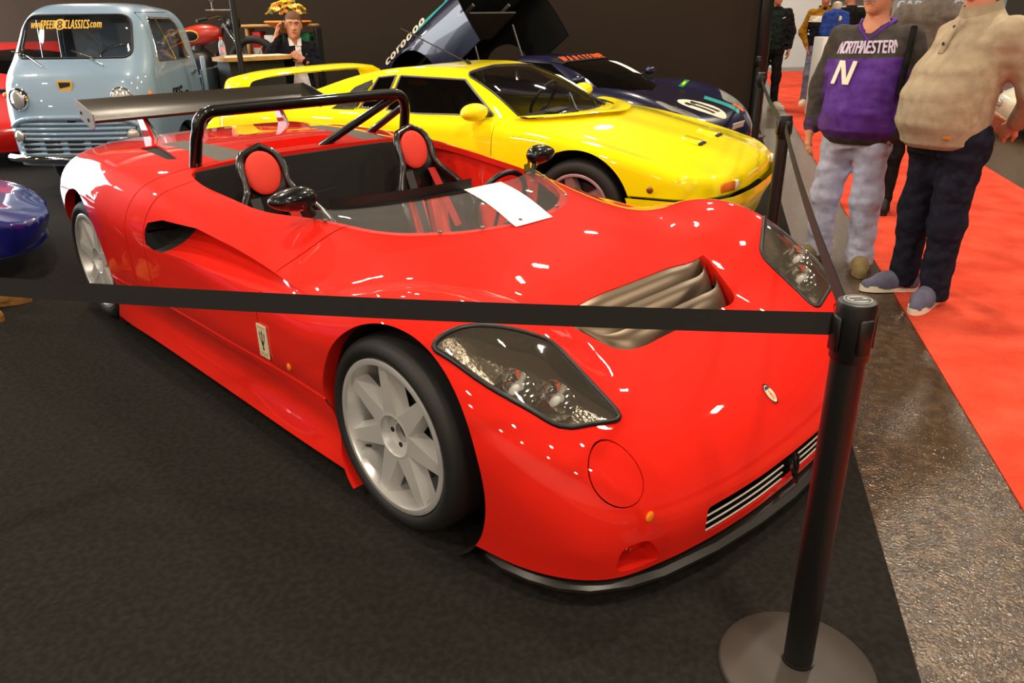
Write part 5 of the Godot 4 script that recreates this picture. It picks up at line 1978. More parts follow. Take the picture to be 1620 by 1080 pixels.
func man_with_glass():
	var o := thing("person", "man in mustard and navy pullover with white chest stripe holding a glass", "person", Vector3(5.10, 0.005, -13.35), deg_to_rad(-18))
	var top := Fig.new()
	top.k = 0.06
	top.sec = [[0.93, 0, 0.0, 0.165, 0.12], [0.98, 0, 0.01, 0.185, 0.14], [1.12, 0, 0.015, 0.185, 0.14], [1.28, 0, 0.01, 0.195, 0.13], [1.40, 0, -0.01, 0.195, 0.115], [1.48, 0, -0.02, 0.13, 0.09], [1.54, 0, -0.01, 0.075, 0.07]]
	top.caps = [[Vector3(-0.185, 1.44, -0.02), Vector3(-0.295, 1.16, -0.05), 0.07, 0.058], [Vector3(-0.295, 1.16, -0.05), Vector3(-0.21, 0.96, 0.05), 0.056, 0.042], [Vector3(0.185, 1.44, -0.02), Vector3(0.285, 1.19, 0.0), 0.07, 0.058], [Vector3(0.285, 1.19, 0.0), Vector3(0.12, 1.20, 0.17), 0.056, 0.042]]
	folds(top, 0.012, 21)
	var g := fig_net(top, 0.022)
	var parts := cut(g, func(p): return top.torso(p) - top.limbs(p) - 0.012)
	commit(parts[0], "sleeves", M.mustard, o)
	var a := cut(parts[1], func(p): return p.y - 1.40)
	commit(a[0], "pullover_yoke", M.mustard, o)
	var b := cut(a[1], func(p): return p.y - 1.305)
	commit(b[0], "chest_stripe", M.off_white, o)
	commit(b[1], "pullover_front", M.navy_cloth, o)
	g = Geo.new()
	tube(g, [Vector3(-0.075, 1.53, 0.0), Vector3(0, 1.50, 0.075), Vector3(0.075, 1.53, 0.0), Vector3(0, 1.555, -0.08)], 0.022, 8, false, true)
	commit(g, "collar", M.black_cloth, o)
	var legs := [[Vector3(-0.09, 0.90, 0), Vector3(-0.125, 0.49, 0.02), Vector3(-0.14, 0.08, 0), 0.095, 0.07, 0.058], [Vector3(0.09, 0.90, 0), Vector3(0.12, 0.49, 0.02), Vector3(0.13, 0.08, 0.02), 0.095, 0.07, 0.058]]
	trousers(o, legs, [[0.86, 0, 0.0, 0.165, 0.12], [0.97, 0, 0.0, 0.165, 0.12]], M.jeans_mid, 0.024, 22)
	shoe(o, Vector3(-0.14, 0, 0.02), deg_to_rad(-15), M.cream, M.cream, 1.05, false)
	shoe(o, Vector3(0.135, 0, 0.04), deg_to_rad(18), M.cream, M.cream, 1.05, false)
	var hb := Basis(Vector3.RIGHT, 0.35)
	var h1 := hand_geo(Vector3(-0.205, 0.94, 0.055), Vector3(0.3, -1, 0.1), Vector3(1, 0, 0), -1.0, 0.3, 0.008)
	var h2 := hand_geo(Vector3(0.11, 1.205, 0.175), Vector3(-1, 0.25, 0.25), Vector3(-0.2, 0.2, -1), 1.0, 0.75, 0.008)
	skin_body(o, [[Vector3(0, 0.95, 0.0), 0.09], [Vector3(0, 1.44, -0.01), 0.08]], [[Vector3(-0.18, 1.43, 0), Vector3(-0.29, 1.16, -0.05), 0.045, 0.04], [Vector3(-0.29, 1.16, -0.05), Vector3(-0.205, 0.93, 0.055), 0.04, 0.03], [Vector3(0.18, 1.43, 0), Vector3(0.28, 1.19, 0.0), 0.045, 0.04], [Vector3(0.28, 1.19, 0.0), Vector3(0.10, 1.205, 0.175), 0.04, 0.03]], [Vector3(0, 1.46, -0.01), Vector3(0, 1.57, 0.015), 0.06, 0.055], Vector3(0, 1.665, 0.04), hb, [h1, h2], M.skin2, 0.009)
	commit(hair_geo(Vector3(0, 1.665, 0.04), hb, 0.012), "hair", M.hair, o)
	var gl := thing("wine_glass", "small stemmed glass in the hand of the mustard pullover man", "glass", o.transform * Vector3(0.02, 1.185, 0.235))
	g = Geo.new()
	lathe(g, [Vector2(0.0, 0.0), Vector2(0.03, 0.002), Vector2(0.005, 0.01), Vector2(0.004, 0.07), Vector2(0.03, 0.095), Vector2(0.036, 0.13), Vector2(0.03, 0.165)], 20)
	commit(g, "glass_bowl", M.clear, gl)

func man_in_dark_jacket():
	var o := thing("person", "man in open dark jacket, green shirt and black trousers beside the back wall", "person", Vector3(4.24, 0.002, -13.1), deg_to_rad(-8))
	var top := Fig.new()
	top.k = 0.06
	top.sec = [[0.88, 0, 0.0, 0.17, 0.13], [0.93, 0, 0.0, 0.19, 0.15], [1.12, 0, 0.01, 0.195, 0.15], [1.30, 0, 0.01, 0.205, 0.14], [1.42, 0, -0.01, 0.205, 0.12], [1.50, 0, -0.02, 0.13, 0.09], [1.55, 0, -0.01, 0.08, 0.075]]
	top.caps = [[Vector3(-0.19, 1.45, -0.02), Vector3(-0.28, 1.18, -0.04), 0.075, 0.064], [Vector3(-0.28, 1.18, -0.04), Vector3(-0.25, 0.94, 0.05), 0.06, 0.046], [Vector3(0.19, 1.45, -0.02), Vector3(0.28, 1.18, -0.04), 0.075, 0.064], [Vector3(0.28, 1.18, -0.04), Vector3(0.25, 0.94, 0.05), 0.06, 0.046]]
	folds(top, 0.012, 25)
	var g := fig_net(top, 0.024)
	var parts := cut(g, func(p): return p.z if absf(p.x) < 0.075 and p.z > 0.02 else -1.0)
	var strip := cut(g, func(p): return minf(p.z - 0.03, 0.085 - absf(p.x)))
	commit(strip[1], "jacket", M.black_cloth, o)
	commit(strip[0], "shirt", cloth(Color(0.07, 0.12, 0.10), 0.9, 44), o)
	g = Geo.new()
	box(g, Vector3(0.11, 1.38, 0.125), Vector3(0.045, 0.012, 0.004), 0.0, Basis(Vector3(0, 0, 1), 0.4))
	commit(g, "chest_mark", M.off_white, o)
	var legs := [[Vector3(-0.09, 0.90, 0), Vector3(-0.11, 0.49, 0.02), Vector3(-0.12, 0.08, 0), 0.095, 0.07, 0.06], [Vector3(0.09, 0.90, 0), Vector3(0.11, 0.49, 0.02), Vector3(0.12, 0.08, 0.02), 0.095, 0.07, 0.06]]
	trousers(o, legs, [[0.86, 0, 0.0, 0.165, 0.12], [0.97, 0, 0.0, 0.165, 0.12]], M.black_cloth, 0.024, 26)
	shoe(o, Vector3(-0.12, 0, 0.02), deg_to_rad(5), M.off_white, M.off_white, 1.1, false)
	shoe(o, Vector3(0.12, 0, 0.04), deg_to_rad(40), M.off_white, M.off_white, 1.1, false)
	var hb := Basis(Vector3.UP, 0.3)
	var h1 := hand_geo(Vector3(-0.25, 0.92, 0.055), Vector3(0, -1, 0.1), Vector3(1, 0, 0), -1.0, 0.4, 0.009)
	var h2 := hand_geo(Vector3(0.25, 0.92, 0.055), Vector3(0, -1, 0.1), Vector3(-1, 0, 0), 1.0, 0.4, 0.009)
	skin_body(o, [[Vector3(0, 0.95, 0.0), 0.09], [Vector3(0, 1.44, -0.01), 0.08]], [[Vector3(-0.18, 1.43, 0), Vector3(-0.28, 1.18, -0.04), 0.045, 0.04], [Vector3(-0.28, 1.18, -0.04), Vector3(-0.25, 0.91, 0.055), 0.04, 0.03], [Vector3(0.18, 1.43, 0), Vector3(0.28, 1.18, -0.04), 0.045, 0.04], [Vector3(0.28, 1.18, -0.04), Vector3(0.25, 0.91, 0.055), 0.04, 0.03]], [Vector3(0, 1.46, -0.01), Vector3(0, 1.58, 0.01), 0.06, 0.055], Vector3(0, 1.685, 0.03), hb, [h1, h2], M.skin2, 0.009)
	commit(hair_geo(Vector3(0, 1.685, 0.03), hb, 0.012), "hair", M.hair, o)

func man_on_phone():
	# seated on a stool at the counter, one elbow on the worktop
	var at := Vector3(-2.36, 0.006, -9.05)
	var o := thing("person", "young man in navy cardigan and pale shirt holding a phone to his ear", "person", at, deg_to_rad(12))
	var top := Fig.new()
	top.k = 0.05
	top.sec = [[0.66, 0, -0.02, 0.16, 0.12], [0.72, 0, 0.0, 0.175, 0.13], [0.90, 0, 0.0, 0.165, 0.125], [1.05, 0, -0.01, 0.18, 0.12], [1.15, 0, -0.02, 0.175, 0.105], [1.21, 0, -0.03, 0.12, 0.08], [1.25, 0, -0.02, 0.065, 0.06]]
	top.caps = [[Vector3(-0.165, 1.17, -0.03), Vector3(-0.315, 1.06, 0.06), 0.062, 0.055], [Vector3(-0.315, 1.06, 0.06), Vector3(-0.165, 1.27, 0.06), 0.052, 0.04], [Vector3(0.165, 1.17, -0.03), Vector3(0.255, 0.95, 0.02), 0.062, 0.052], [Vector3(0.255, 0.95, 0.02), Vector3(0.09, 1.03, 0.15), 0.05, 0.038]]
	folds(top, 0.010, 27)
	var g := fig_net(top, 0.018)
	var shirt := cut(g, func(p): return minf(minf(p.z - 0.03, 0.012 + 0.09 * clampf((1.22 - p.y) / 0.5, 0.2, 1.0) - absf(p.x - 0.03)), top.limbs(p) - top.torso(p)))
	commit(shirt[1], "cardigan", M.navy_cloth, o)
	commit(shirt[0], "shirt", M.white_cloth, o)
	g = Geo.new()
	for s in [-1.0, 1.0]:
		g.flat([Vector3(0.012 * s + 0.01, 1.19, 0.088), Vector3(0.065 * s + 0.005, 1.185, 0.082), Vector3(0.07 * s, 1.27, 0.03), Vector3(0.03 * s, 1.245, 0.065)])
	out_normals(g, Vector3(0, 1.2, -0.2))
	commit(g, "shirt_collar", M.white_cloth, o)
	g = Geo.new()
	box(g, Vector3(0.115, 1.10, 0.105), Vector3(0.008, 0.02, 0.004), 0.0, Basis(Vector3(0, 0, 1), -0.4))
	commit(g, "lapel_pin", M.steel, o)
	var legs := [[Vector3(-0.09, 0.68, 0.0), Vector3(-0.11, 0.66, 0.40), Vector3(-0.10, 0.25, 0.36), 0.085, 0.068, 0.055], [Vector3(0.09, 0.68, 0.0), Vector3(0.13, 0.66, 0.40), Vector3(0.14, 0.25, 0.36), 0.085, 0.068, 0.055]]
	trousers(o, legs, [[0.62, 0, 0.0, 0.15, 0.11], [0.72, 0, 0.0, 0.15, 0.11]], M.trouser_grey, 0.022, 28)
	shoe(o, Vector3(-0.10, 0.165, 0.37), 0.0, M.black, M.black, 1.0, false)
	shoe(o, Vector3(0.14, 0.165, 0.37), 0.1, M.black, M.black, 1.0, false)
	var hc := Vector3(0.005, 1.39, 0.03)
	var hb := Basis(Vector3.UP, deg_to_rad(4)) * Basis(Vector3(0, 0, 1), deg_to_rad(-3))
	var h1 := hand_geo(Vector3(-0.185, 1.285, 0.062), Vector3(0.28, 1, 0.05), Vector3(1, -0.2, 0.25), -1.0, 0.40, 0.005)
	var h2 := hand_geo(Vector3(0.085, 1.035, 0.155), Vector3(-0.85, 0.55, 0.1), Vector3(-0.1, -0.2, -1), 1.0, 0.45, 0.005)
	skin_body(o, [[Vector3(0, 0.7, 0.0), 0.08], [Vector3(0, 1.17, -0.02), 0.07]], [[Vector3(-0.16, 1.16, -0.03), Vector3(-0.31, 1.06, 0.06), 0.042, 0.038], [Vector3(-0.31, 1.06, 0.06), Vector3(-0.187, 1.28, 0.062), 0.036, 0.026], [Vector3(0.16, 1.16, -0.03), Vector3(0.25, 0.95, 0.02), 0.042, 0.038], [Vector3(0.25, 0.95, 0.02), Vector3(0.085, 1.035, 0.155), 0.036, 0.026], [Vector3(0, 0.72, 0.0), Vector3(-0.11, 0.66, 0.40), 0.06, 0.045], [Vector3(-0.11, 0.66, 0.40), Vector3(-0.10, 0.21, 0.35), 0.045, 0.035], [Vector3(0, 0.72, 0.0), Vector3(0.13, 0.66, 0.40), 0.06, 0.045], [Vector3(0.13, 0.66, 0.40), Vector3(0.14, 0.21, 0.35), 0.045, 0.035]], [Vector3(0, 1.18, -0.02), Vector3(0, 1.29, 0.0), 0.055, 0.05], hc, hb, [h1, h2], M.skin, 0.006, 1.08)
	commit(hair_geo(hc, hb, 0.007, 1.07, 0.055), "hair", M.hair, o)
	face_bits(o, hc, hb, 1.08)
	var ph := thing("mobile_phone", "black mobile phone held to the ear of the seated young man", "phone", o.transform * Vector3(-0.112, 1.375, 0.085), o.rotation.y)
	g = Geo.new()
	box(g, Vector3.ZERO, Vector3(0.010, 0.14, 0.068), 0.004, Basis(Vector3(1, 0, 0), 0.25) * Basis(Vector3(0, 0, 1), -0.12))
	commit(g, "phone_case", M.black_gloss, ph)
	var sl := thing("bar_stool", "dark bar stool under the young man on the phone", "stool", at + Vector3(0.0, 0, -0.02))
	g = Geo.new()
	lathe(g, [Vector2(0.0, 0.60), Vector2(0.17, 0.60), Vector2(0.18, 0.585), Vector2(0.17, 0.56), Vector2(0.0, 0.56)], 28)
	commit(g, "seat", M.black, sl)
	g = Geo.new()
	tube(g, [Vector3(0, 0.56, 0), Vector3(0, 0.02, 0)], 0.025, 12)
	commit(g, "column", M.steel, sl)
	g = Geo.new()
	lathe(g, [Vector2(0.0, 0.025), Vector2(0.06, 0.022), Vector2(0.19, 0.008), Vector2(0.19, 0.0), Vector2(0.0, 0.0)], 28)
	commit(g, "foot", M.steel, sl)
	g = Geo.new()
	var ring := []
	for i in 25:
		ring.append(Vector3(cos(TAU * i / 24) * 0.15, 0.15, 0.16 + sin(TAU * i / 24) * 0.15))
	tube(g, ring, 0.009, 8, false)
	commit(g, "foot_ring", M.steel, sl)

# people far off: the same build with plain clothes
func bystander(label: String, at: Vector3, yaw: float, top_m: Material, leg_m: Material, hair: Material, shoe_m: Material, hgt := 1.0):
	var o := thing("person", label, "person", at, yaw)
	o.scale = Vector3.ONE * hgt
	var top := Fig.new()
	top.k = 0.06
	top.sec = [[0.90, 0, 0.0, 0.17, 0.13], [0.95, 0, 0.0, 0.185, 0.14], [1.12, 0, 0.015, 0.19, 0.145], [1.30, 0, 0.01, 0.20, 0.135], [1.42, 0, -0.01, 0.20, 0.115], [1.50, 0, -0.02, 0.13, 0.09], [1.55, 0, -0.01, 0.075, 0.07]]
	top.caps = [[Vector3(-0.19, 1.45, -0.02), Vector3(-0.275, 1.18, -0.04), 0.072, 0.06], [Vector3(-0.275, 1.18, -0.04), Vector3(-0.25, 0.94, 0.05), 0.058, 0.045], [Vector3(0.19, 1.45, -0.02), Vector3(0.275, 1.18, -0.04), 0.072, 0.06], [Vector3(0.275, 1.18, -0.04), Vector3(0.25, 0.94, 0.05), 0.058, 0.045]]
	folds(top, 0.007, 31)
	commit(fig_net(top, 0.026), "jacket", top_m, o)
	var legs := [[Vector3(-0.09, 0.90, 0), Vector3(-0.11, 0.49, 0.02), Vector3(-0.12, 0.08, 0), 0.095, 0.072, 0.062], [Vector3(0.09, 0.90, 0), Vector3(0.11, 0.49, 0.02), Vector3(0.12, 0.08, 0.02), 0.095, 0.072, 0.062]]
	trousers(o, legs, [[0.86, 0, 0.0, 0.165, 0.12], [0.97, 0, 0.0, 0.165, 0.12]], leg_m, 0.03, 26)
	shoe(o, Vector3(-0.12, 0, 0.02), deg_to_rad(-8), shoe_m, shoe_m, 1.08, false)
	shoe(o, Vector3(0.12, 0, 0.04), deg_to_rad(12), shoe_m, shoe_m, 1.08, false)
	var hb := Basis(Vector3.UP, 0.15)
	var h1 := hand_geo(Vector3(-0.25, 0.92, 0.055), Vector3(0, -1, 0.1), Vector3(1, 0, 0), -1.0, 0.4, 0.009)
	var h2 := hand_geo(Vector3(0.25, 0.92, 0.055), Vector3(0, -1, 0.1), Vector3(-1, 0, 0), 1.0, 0.4, 0.009)
	skin_body(o, [[Vector3(0, 0.95, 0.0), 0.09], [Vector3(0, 1.44, -0.01), 0.08]], [[Vector3(-0.18, 1.43, 0), Vector3(-0.275, 1.18, -0.04), 0.045, 0.04], [Vector3(-0.275, 1.18, -0.04), Vector3(-0.25, 0.91, 0.055), 0.04, 0.03], [Vector3(0.18, 1.43, 0), Vector3(0.275, 1.18, -0.04), 0.045, 0.04], [Vector3(0.275, 1.18, -0.04), Vector3(0.25, 0.91, 0.055), 0.04, 0.03]], [Vector3(0, 1.46, -0.01), Vector3(0, 1.58, 0.01), 0.06, 0.055], Vector3(0, 1.685, 0.03), hb, [h1, h2], M.skin2, 0.010)
	commit(hair_geo(Vector3(0, 1.685, 0.03), hb, 0.014), "hair", hair, o)
	return o

func build_bystanders():
	bystander("person in taupe jacket half hidden between the jersey and pullover men", Vector3(3.02, 0.005, -5.85), deg_to_rad(150), M.taupe, M.black_cloth, M.hair, M.black)
	bystander("person in dark jacket behind the shoulder of the man in the jersey", Vector3(5.62, 0.004, -13.6), deg_to_rad(200), M.black_cloth, M.jeans_dark, M.hair, M.black)
	bystander("person in black top at the right edge by the cream car", Vector3(5.86, 0.004, -10.5), deg_to_rad(-70), M.black_cloth, M.black_cloth, M.hair_grey, M.black, 0.93)
	bystander("person in tan suede shoes standing just off the left edge", Vector3(-2.98, 0.006, -3.93), deg_to_rad(98), M.navy_cloth, M.jeans_dark, M.hair, M.tan_suede)
	# a blue jacket on a white stand
	var o := thing("display_bust", "blue zipped jacket shown on a bust on a white plinth in the aisle", "display bust", Vector3(4.80, 0.004, -12.1))
	var f := Fig.new()
	f.k = 0.05
	f.sec = [[1.14, 0, 0, 0.13, 0.10], [1.22, 0, 0, 0.14, 0.105], [1.36, 0, 0, 0.155, 0.10], [1.45, 0, 0, 0.13, 0.08], [1.50, 0, 0, 0.06, 0.05]]
	f.caps = [[Vector3(-0.14, 1.41, 0), Vector3(-0.18, 1.18, 0.02), 0.05, 0.045], [Vector3(0.14, 1.41, 0), Vector3(0.18, 1.18, 0.02), 0.05, 0.045]]
	folds(f, 0.008, 51)
	commit(fig_net(f, 0.02), "jacket", M.denim_blue, o)
	var g := Geo.new()
	lathe(g, [Vector2(0.0, 1.60), Vector2(0.06, 1.58), Vector2(0.06, 1.52), Vector2(0.045, 1.49), Vector2(0.07, 1.47)], 20)
	commit(g, "collar", M.off_white, o)
	g = Geo.new()
	box(g, Vector3(0, 0.56, 0), Vector3(0.42, 1.12, 0.36), 0.01)
	commit(g, "plinth", M.white, o)
	g = Geo.new()
	box(g, Vector3(0, 1.30, 0.108), Vector3(0.012, 0.26, 0.008), 0.0)
	commit(g, "zip", M.steel, o)
	g = Geo.new()
	ellipsoid(g, Vector3(0.02, 1.37, 0.105), Vector3(0.03, 0.035, 0.008), 6, 12)
	commit(g, "chest_patch", M.off_white, o)
	# grey panel with a word across the top
	o = thing("sign_panel", "grey stand panel with white lettering across its top", "sign", Vector3(7.75, 0.004, -15.0))
	g = Geo.new()
	box(g, Vector3(0, 1.2, 0), Vector3(1.5, 2.4, 0.08), 0.01)
	commit(g, "panel", M.sign_grey, o)
	lettering("sign_lettering", "CABRIOLETS", M.white, o, Transform3D(Basis(), Vector3(-0.05, 1.54, 0.045)), 0.15, 0.01, "Droid Sans", 700, 1.15)
	# green plants with red blooms before the panel
	o = thing("potted_plant", "green plant with a red bloom before the grey panel", "plant", Vector3(6.95, 0.004, -13.2))
	g = Geo.new()
	lathe(g, [Vector2(0.0, 0.0), Vector2(0.16, 0.0), Vector2(0.22, 0.9), Vector2(0.20, 0.9), Vector2(0.18, 0.85), Vector2(0.0, 0.85)], 20)
	commit(g, "pot", M.counter_dark, o)
	var rng := RandomNumberGenerator.new()
	rng.seed = 5
	for i in 40:
		var b := Basis.from_euler(Vector3(rng.randf_range(-1, 1), rng.randf() * TAU, rng.randf_range(-1, 1)))
		g = Geo.new()
		ellipsoid(g, Vector3.ZERO, Vector3(0.09, 0.006, 0.03), 4, 8, b)
		var lf := commit(g, "leaf", M.leaf, o)
		lf.position = Vector3(rng.randf_range(-0.2, 0.2), 0.95 + rng.randf() * 0.32, rng.randf_range(-0.2, 0.2))
	g = Geo.new()
	ellipsoid(g, Vector3(0.12, 1.28, 0.1), Vector3(0.05, 0.06, 0.05), 6, 10)
	commit(g, "bloom", M.pad, o)
	# bright display shelf with goods
	o = thing("display_shelf", "bright white display shelf with folded goods far down the aisle", "shelf", Vector3(7.0, 0.004, -16.6))
	for k in 5:
		g = Geo.new()
		box(g, Vector3(0, 0.25 + 0.36 * k, 0), Vector3(1.3, 0.03, 0.4), 0.004)
		commit(g, "board", M.white, o)
	g = Geo.new()
	box(g, Vector3(0, 1.0, -0.2), Vector3(1.3, 2.0, 0.03), 0.0)
	commit(g, "back_panel", M.white, o)
	for sx in [-1.0, 1.0]:
		g = Geo.new()
		box(g, Vector3(0.66 * sx, 1.0, 0), Vector3(0.03, 2.0, 0.42), 0.0)
		commit(g, "upright", M.white, o)
	var cols := [M.wood, M.orange, M.green_mark, M.cream, M.counter_dark, M.denim_blue]
	var where := ["lowest", "second", "third", "fourth"]
	for k in 4:
		for j in 3:
			var bx := thing("goods_box", "%s goods box on the %s board of the far white display shelf" % [["left", "middle", "right"][j], where[k]], "box", Vector3(7.0 - 0.42 + 0.42 * j, 0.004 + 0.265 + 0.36 * k, -16.55))
			g = Geo.new()
			box(g, Vector3(0, 0.09, 0), Vector3(0.28, 0.18, 0.26), 0.01)
			commit(g, "case", cols[(k * 3 + j * 2) % 6], bx)
			g = Geo.new()
			box(g, Vector3(0, 0.19, 0), Vector3(0.29, 0.02, 0.27), 0.005)
			commit(g, "lid", M.white, bx)

# ---------------------------------------------------------------- the other cars
# a coupe body from tables, with a cabin on top; the same car space as the red car
class Coupe:
	var H: Tab
	var W: Tab
	var N: Tab
	var roof := []       # [s, y] along the middle
	var bow := 0.22      # how far the screen bulges forward in the middle
	var gw0 := 0.74
	var gtaper := 0.75
	var gy := 0.82
	var tail := -3.3
	var k := 0.10
	var kn := 0.14
	func body(p: Vector3) -> float:
		var x := absf(p.x)
		var s := -p.z
		var f := _sm((p.y - H.at(s, x)) * 0.95, x - W.at(s, p.y), k)
		if s > 0.2:
			f = _sm(f, (s - N.at(x, p.y)) * 0.95, kn)
		elif s < tail + 0.6:
			f = _sm(f, (tail + 0.10 * x * x - s) * 0.95, 0.08)
		return f
	func cabin(p: Vector3) -> float:
		var x := absf(p.x)
		var s := -p.z
		var ss := s - bow * (1.0 - pow(x / 0.68, 2.0)) * smoothstep(-1.35, -0.35, s)
		var xs := []
		var ys := []
		for r in roof:
			xs.append(r[0]); ys.append(r[1])
		var f := (p.y - Tab.spline(xs, ys, ss)) * 0.75
		var g := (x - (gw0 - (p.y - gy) * gtaper) * (1.0 - 0.07 * clampf((-1.6 - s) / 1.4, 0, 1))) * 0.85
		return maxf(_sm(f, g, 0.06), gy - 0.25 - p.y)
	func at(p: Vector3) -> float:
		return body(p) if p.y < gy - 0.25 else minf(body(p), cabin(p))
	func _sm(a: float, b: float, q: float) -> float:
		var h := maxf(q - absf(a - b), 0.0) / q
		return maxf(a, b) + h * h * q * 0.25
	func top(x: float, s: float, cab := false) -> float:
		var a := 0.1
		var b := 1.4
		for i in 22:
			var m := (a + b) / 2
			var v := at(Vector3(x, m, -s)) if cab else body(Vector3(x, m, -s))
			if v < 0:
				a = m
			else:
				b = m
		return a
	func side(s: float, y: float) -> float:
		var a := 0.2
		var b := 1.2
		for i in 22:
			var m := (a + b) / 2
			if at(Vector3(m, y, -s)) < 0:
				a = m
			else:
				b = m
		return a
	func nose(x: float, y: float) -> float:
		var a := 0.2
		var b := 1.3
		for i in 22:
			var m := (a + b) / 2
			if body(Vector3(x, y, -m)) < 0:
				a = m
			else:
				b = m
		return a

func coupe_net(c: Coupe, lo_s: float, hi_s: float, hi_y: float, cell: float) -> Geo:
	var net := surface_net(c.at, Vector3(-0.05, 0.12, -hi_s), Vector3(1.06, hi_y, -lo_s), cell, 1.8)
	net = cut(net, func(p): return p.x)[0]
	for i in net.v.size():
		if net.v[i].x < 1e-5:
			net.n[i] = (net.n[i] * Vector3(0, 1, 1)).normalized()
	return net

func pv(a: Array) -> PackedVector2Array:
	var o := PackedVector2Array()
	for i in range(0, a.size(), 2):
		o.append(Vector2(a[i], a[i + 1]))
	return o

func build_yellow_car():
	var c := Coupe.new()
	c.H = Tab.new([-3.4, -2.6, -1.9, -1.2, -0.6, -0.12, 0.3, 0.6, 0.9, 1.1], [0.0, 0.3, 0.55, 0.75, 0.9, 1.05], [
		[0.80, 0.80, 0.80, 0.80, 0.77, 0.68], [0.80, 0.80, 0.81, 0.845, 0.82, 0.72], [0.82, 0.82, 0.82, 0.85, 0.82, 0.72], [0.82, 0.82, 0.82, 0.83, 0.80, 0.70],
		[0.85, 0.85, 0.845, 0.825, 0.79, 0.69], [0.825, 0.825, 0.80, 0.775, 0.755, 0.66], [0.745, 0.745, 0.715, 0.685, 0.68, 0.58], [0.675, 0.67, 0.64, 0.62, 0.60, 0.50], [0.575, 0.57, 0.545, 0.53, 0.50, 0.40], [0.48, 0.475, 0.46, 0.44, 0.40, 0.3]], 0.05, 0.05)
	c.W = Tab.new([-3.4, -2.6, -1.8, -1.0, -0.4, 0.1, 0.6, 1.1], [0.1, 0.3, 0.5, 0.7, 0.9], [
		[0.90, 0.92, 0.93, 0.91, 0.86], [0.93, 0.95, 0.96, 0.95, 0.90], [0.92, 0.93, 0.94, 0.93, 0.88], [0.90, 0.91, 0.92, 0.90, 0.85], [0.90, 0.915, 0.925, 0.905, 0.86], [0.905, 0.925, 0.935, 0.92, 0.87], [0.89, 0.905, 0.91, 0.89, 0.85], [0.85, 0.86, 0.86, 0.85, 0.8]], 0.05, 0.05)
	c.N = Tab.new([0.0, 0.4, 0.7, 0.85, 0.95, 1.05], [0.1, 0.3, 0.5, 0.7], [
		[0.90, 0.95, 0.955, 0.93], [0.88, 0.93, 0.935, 0.91], [0.80, 0.86, 0.865, 0.84], [0.70, 0.76, 0.765, 0.74], [0.58, 0.62, 0.625, 0.6], [0.40, 0.42, 0.42, 0.40]], 0.05, 0.05)
	c.roof = [[-3.2, 0.76], [-2.8, 0.845], [-2.45, 0.945], [-2.1, 1.05], [-1.75, 1.115], [-1.4, 1.135], [-1.12, 1.12], [-1.0, 1.085], [-0.55, 0.845], [-0.3, 0.70]]
	c.gw0 = 0.735
	c.k = 0.06
	c.kn = 0.06
	var car := thing("sports_car", "bright yellow wedge sports car with rear wing parked behind the red car", "car", Vector3(0.86, 0.006, -5.665), deg_to_rad(60.84) + PI)
	var body := [coupe_net(c, -3.4, 1.1, 1.2, 0.026), Geo.new()]
	hole(body, func(p): return Vector2(-p.z - 0.0, p.y - 0.31).length() - 0.385 if p.x > 0.78 else 1.0, 0.05, Vector3(-1, 0, 0))
	hole(body, func(p): return Vector2(-p.z + 2.52, p.y - 0.32).length() - 0.39 if p.x > 0.78 else 1.0, 0.05, Vector3(-1, 0, 0))
	hole(body, func(p): return p.y - 0.17, 0.0)
	var wshield := rounded(pv([-0.3, -0.18, 0.0, -0.18, 0.35, -0.245, 0.62, -0.43, 0.665, -0.53, 0.515, -1.035, 0.0, -1.115, -0.3, -1.115]), [0.0, 0.0, 0.1, 0.04, 0.03, 0.05, 0.0, 0.0])
	var scr := hole(body, func(p): return poly_sd(Vector2(p.x, -p.z), wshield) if p.y > 0.80 and p.y - 0.02 > 0.0 and c.cabin(p) < 0.02 else 1.0, 0.012)
	var win := pv([-0.70, 0.845, -1.03, 1.06, -1.60, 1.072, -1.62, 0.828])
	var w1 := hole(body, func(p): return poly_sd(Vector2(-p.z, p.y), win) if p.x > 0.4 and c.cabin(p) < 0.02 else 1.0, 0.01)
	var win2 := pv([-1.66, 0.828, -1.64, 1.072, -1.80, 1.055, -1.88, 0.83])
	var w2 := hole(body, func(p): return poly_sd(Vector2(-p.z, p.y), win2) if p.x > 0.4 and c.cabin(p) < 0.02 else 1.0, 0.01)
	var win3 := pv([-1.91, 0.83, -1.84, 1.045, -2.0, 0.985, -2.12, 0.85])
	var w3 := hole(body, func(p): return poly_sd(Vector2(-p.z, p.y), win3) if p.x > 0.4 and c.cabin(p) < 0.02 else 1.0, 0.01)
	# joints
	var front := hole(body, func(p): return p.y - 0.445 if -p.z > 0.33 else 1.0, 0.012)
	var fb := [front[0], Geo.new()]
	hole(fb, func(p): return 0.440 - p.y, 0.012)
	var bump: Geo = fb[0]
	for i in bump.v.size():
		var e := smoothstep(0.25, 0.42, bump.v[i].y)
		bump.v[i] += Vector3(bump.n[i].x, 0, bump.n[i].z) * 0.05 * e
	bump.join(fb[1])
	commit(both(bump), "bumper", M.yellow, car)
	var door := hole(body, func(p): return -p.z + 0.62 if p.y < 0.83 and p.x > 0.5 else 1.0, 0.01)
	var db := [door[0], Geo.new()]
	hole(db, func(p): return -(-p.z + 0.626), 0.01)
	var dg: Geo = db[0]
	dg.join(db[1])
	commit(both(dg), "side_panel", M.yellow, car)
	var bg: Geo = body[0]
	bg.join(body[1])
	commit(both(bg), "body_shell", M.yellow, car)
	commit(both(scr[0]), "windscreen", M.tint_light, car)
	ring_tube(car, "screen_seal", both_seg(scr[1]), 0.007, M.black_satin)
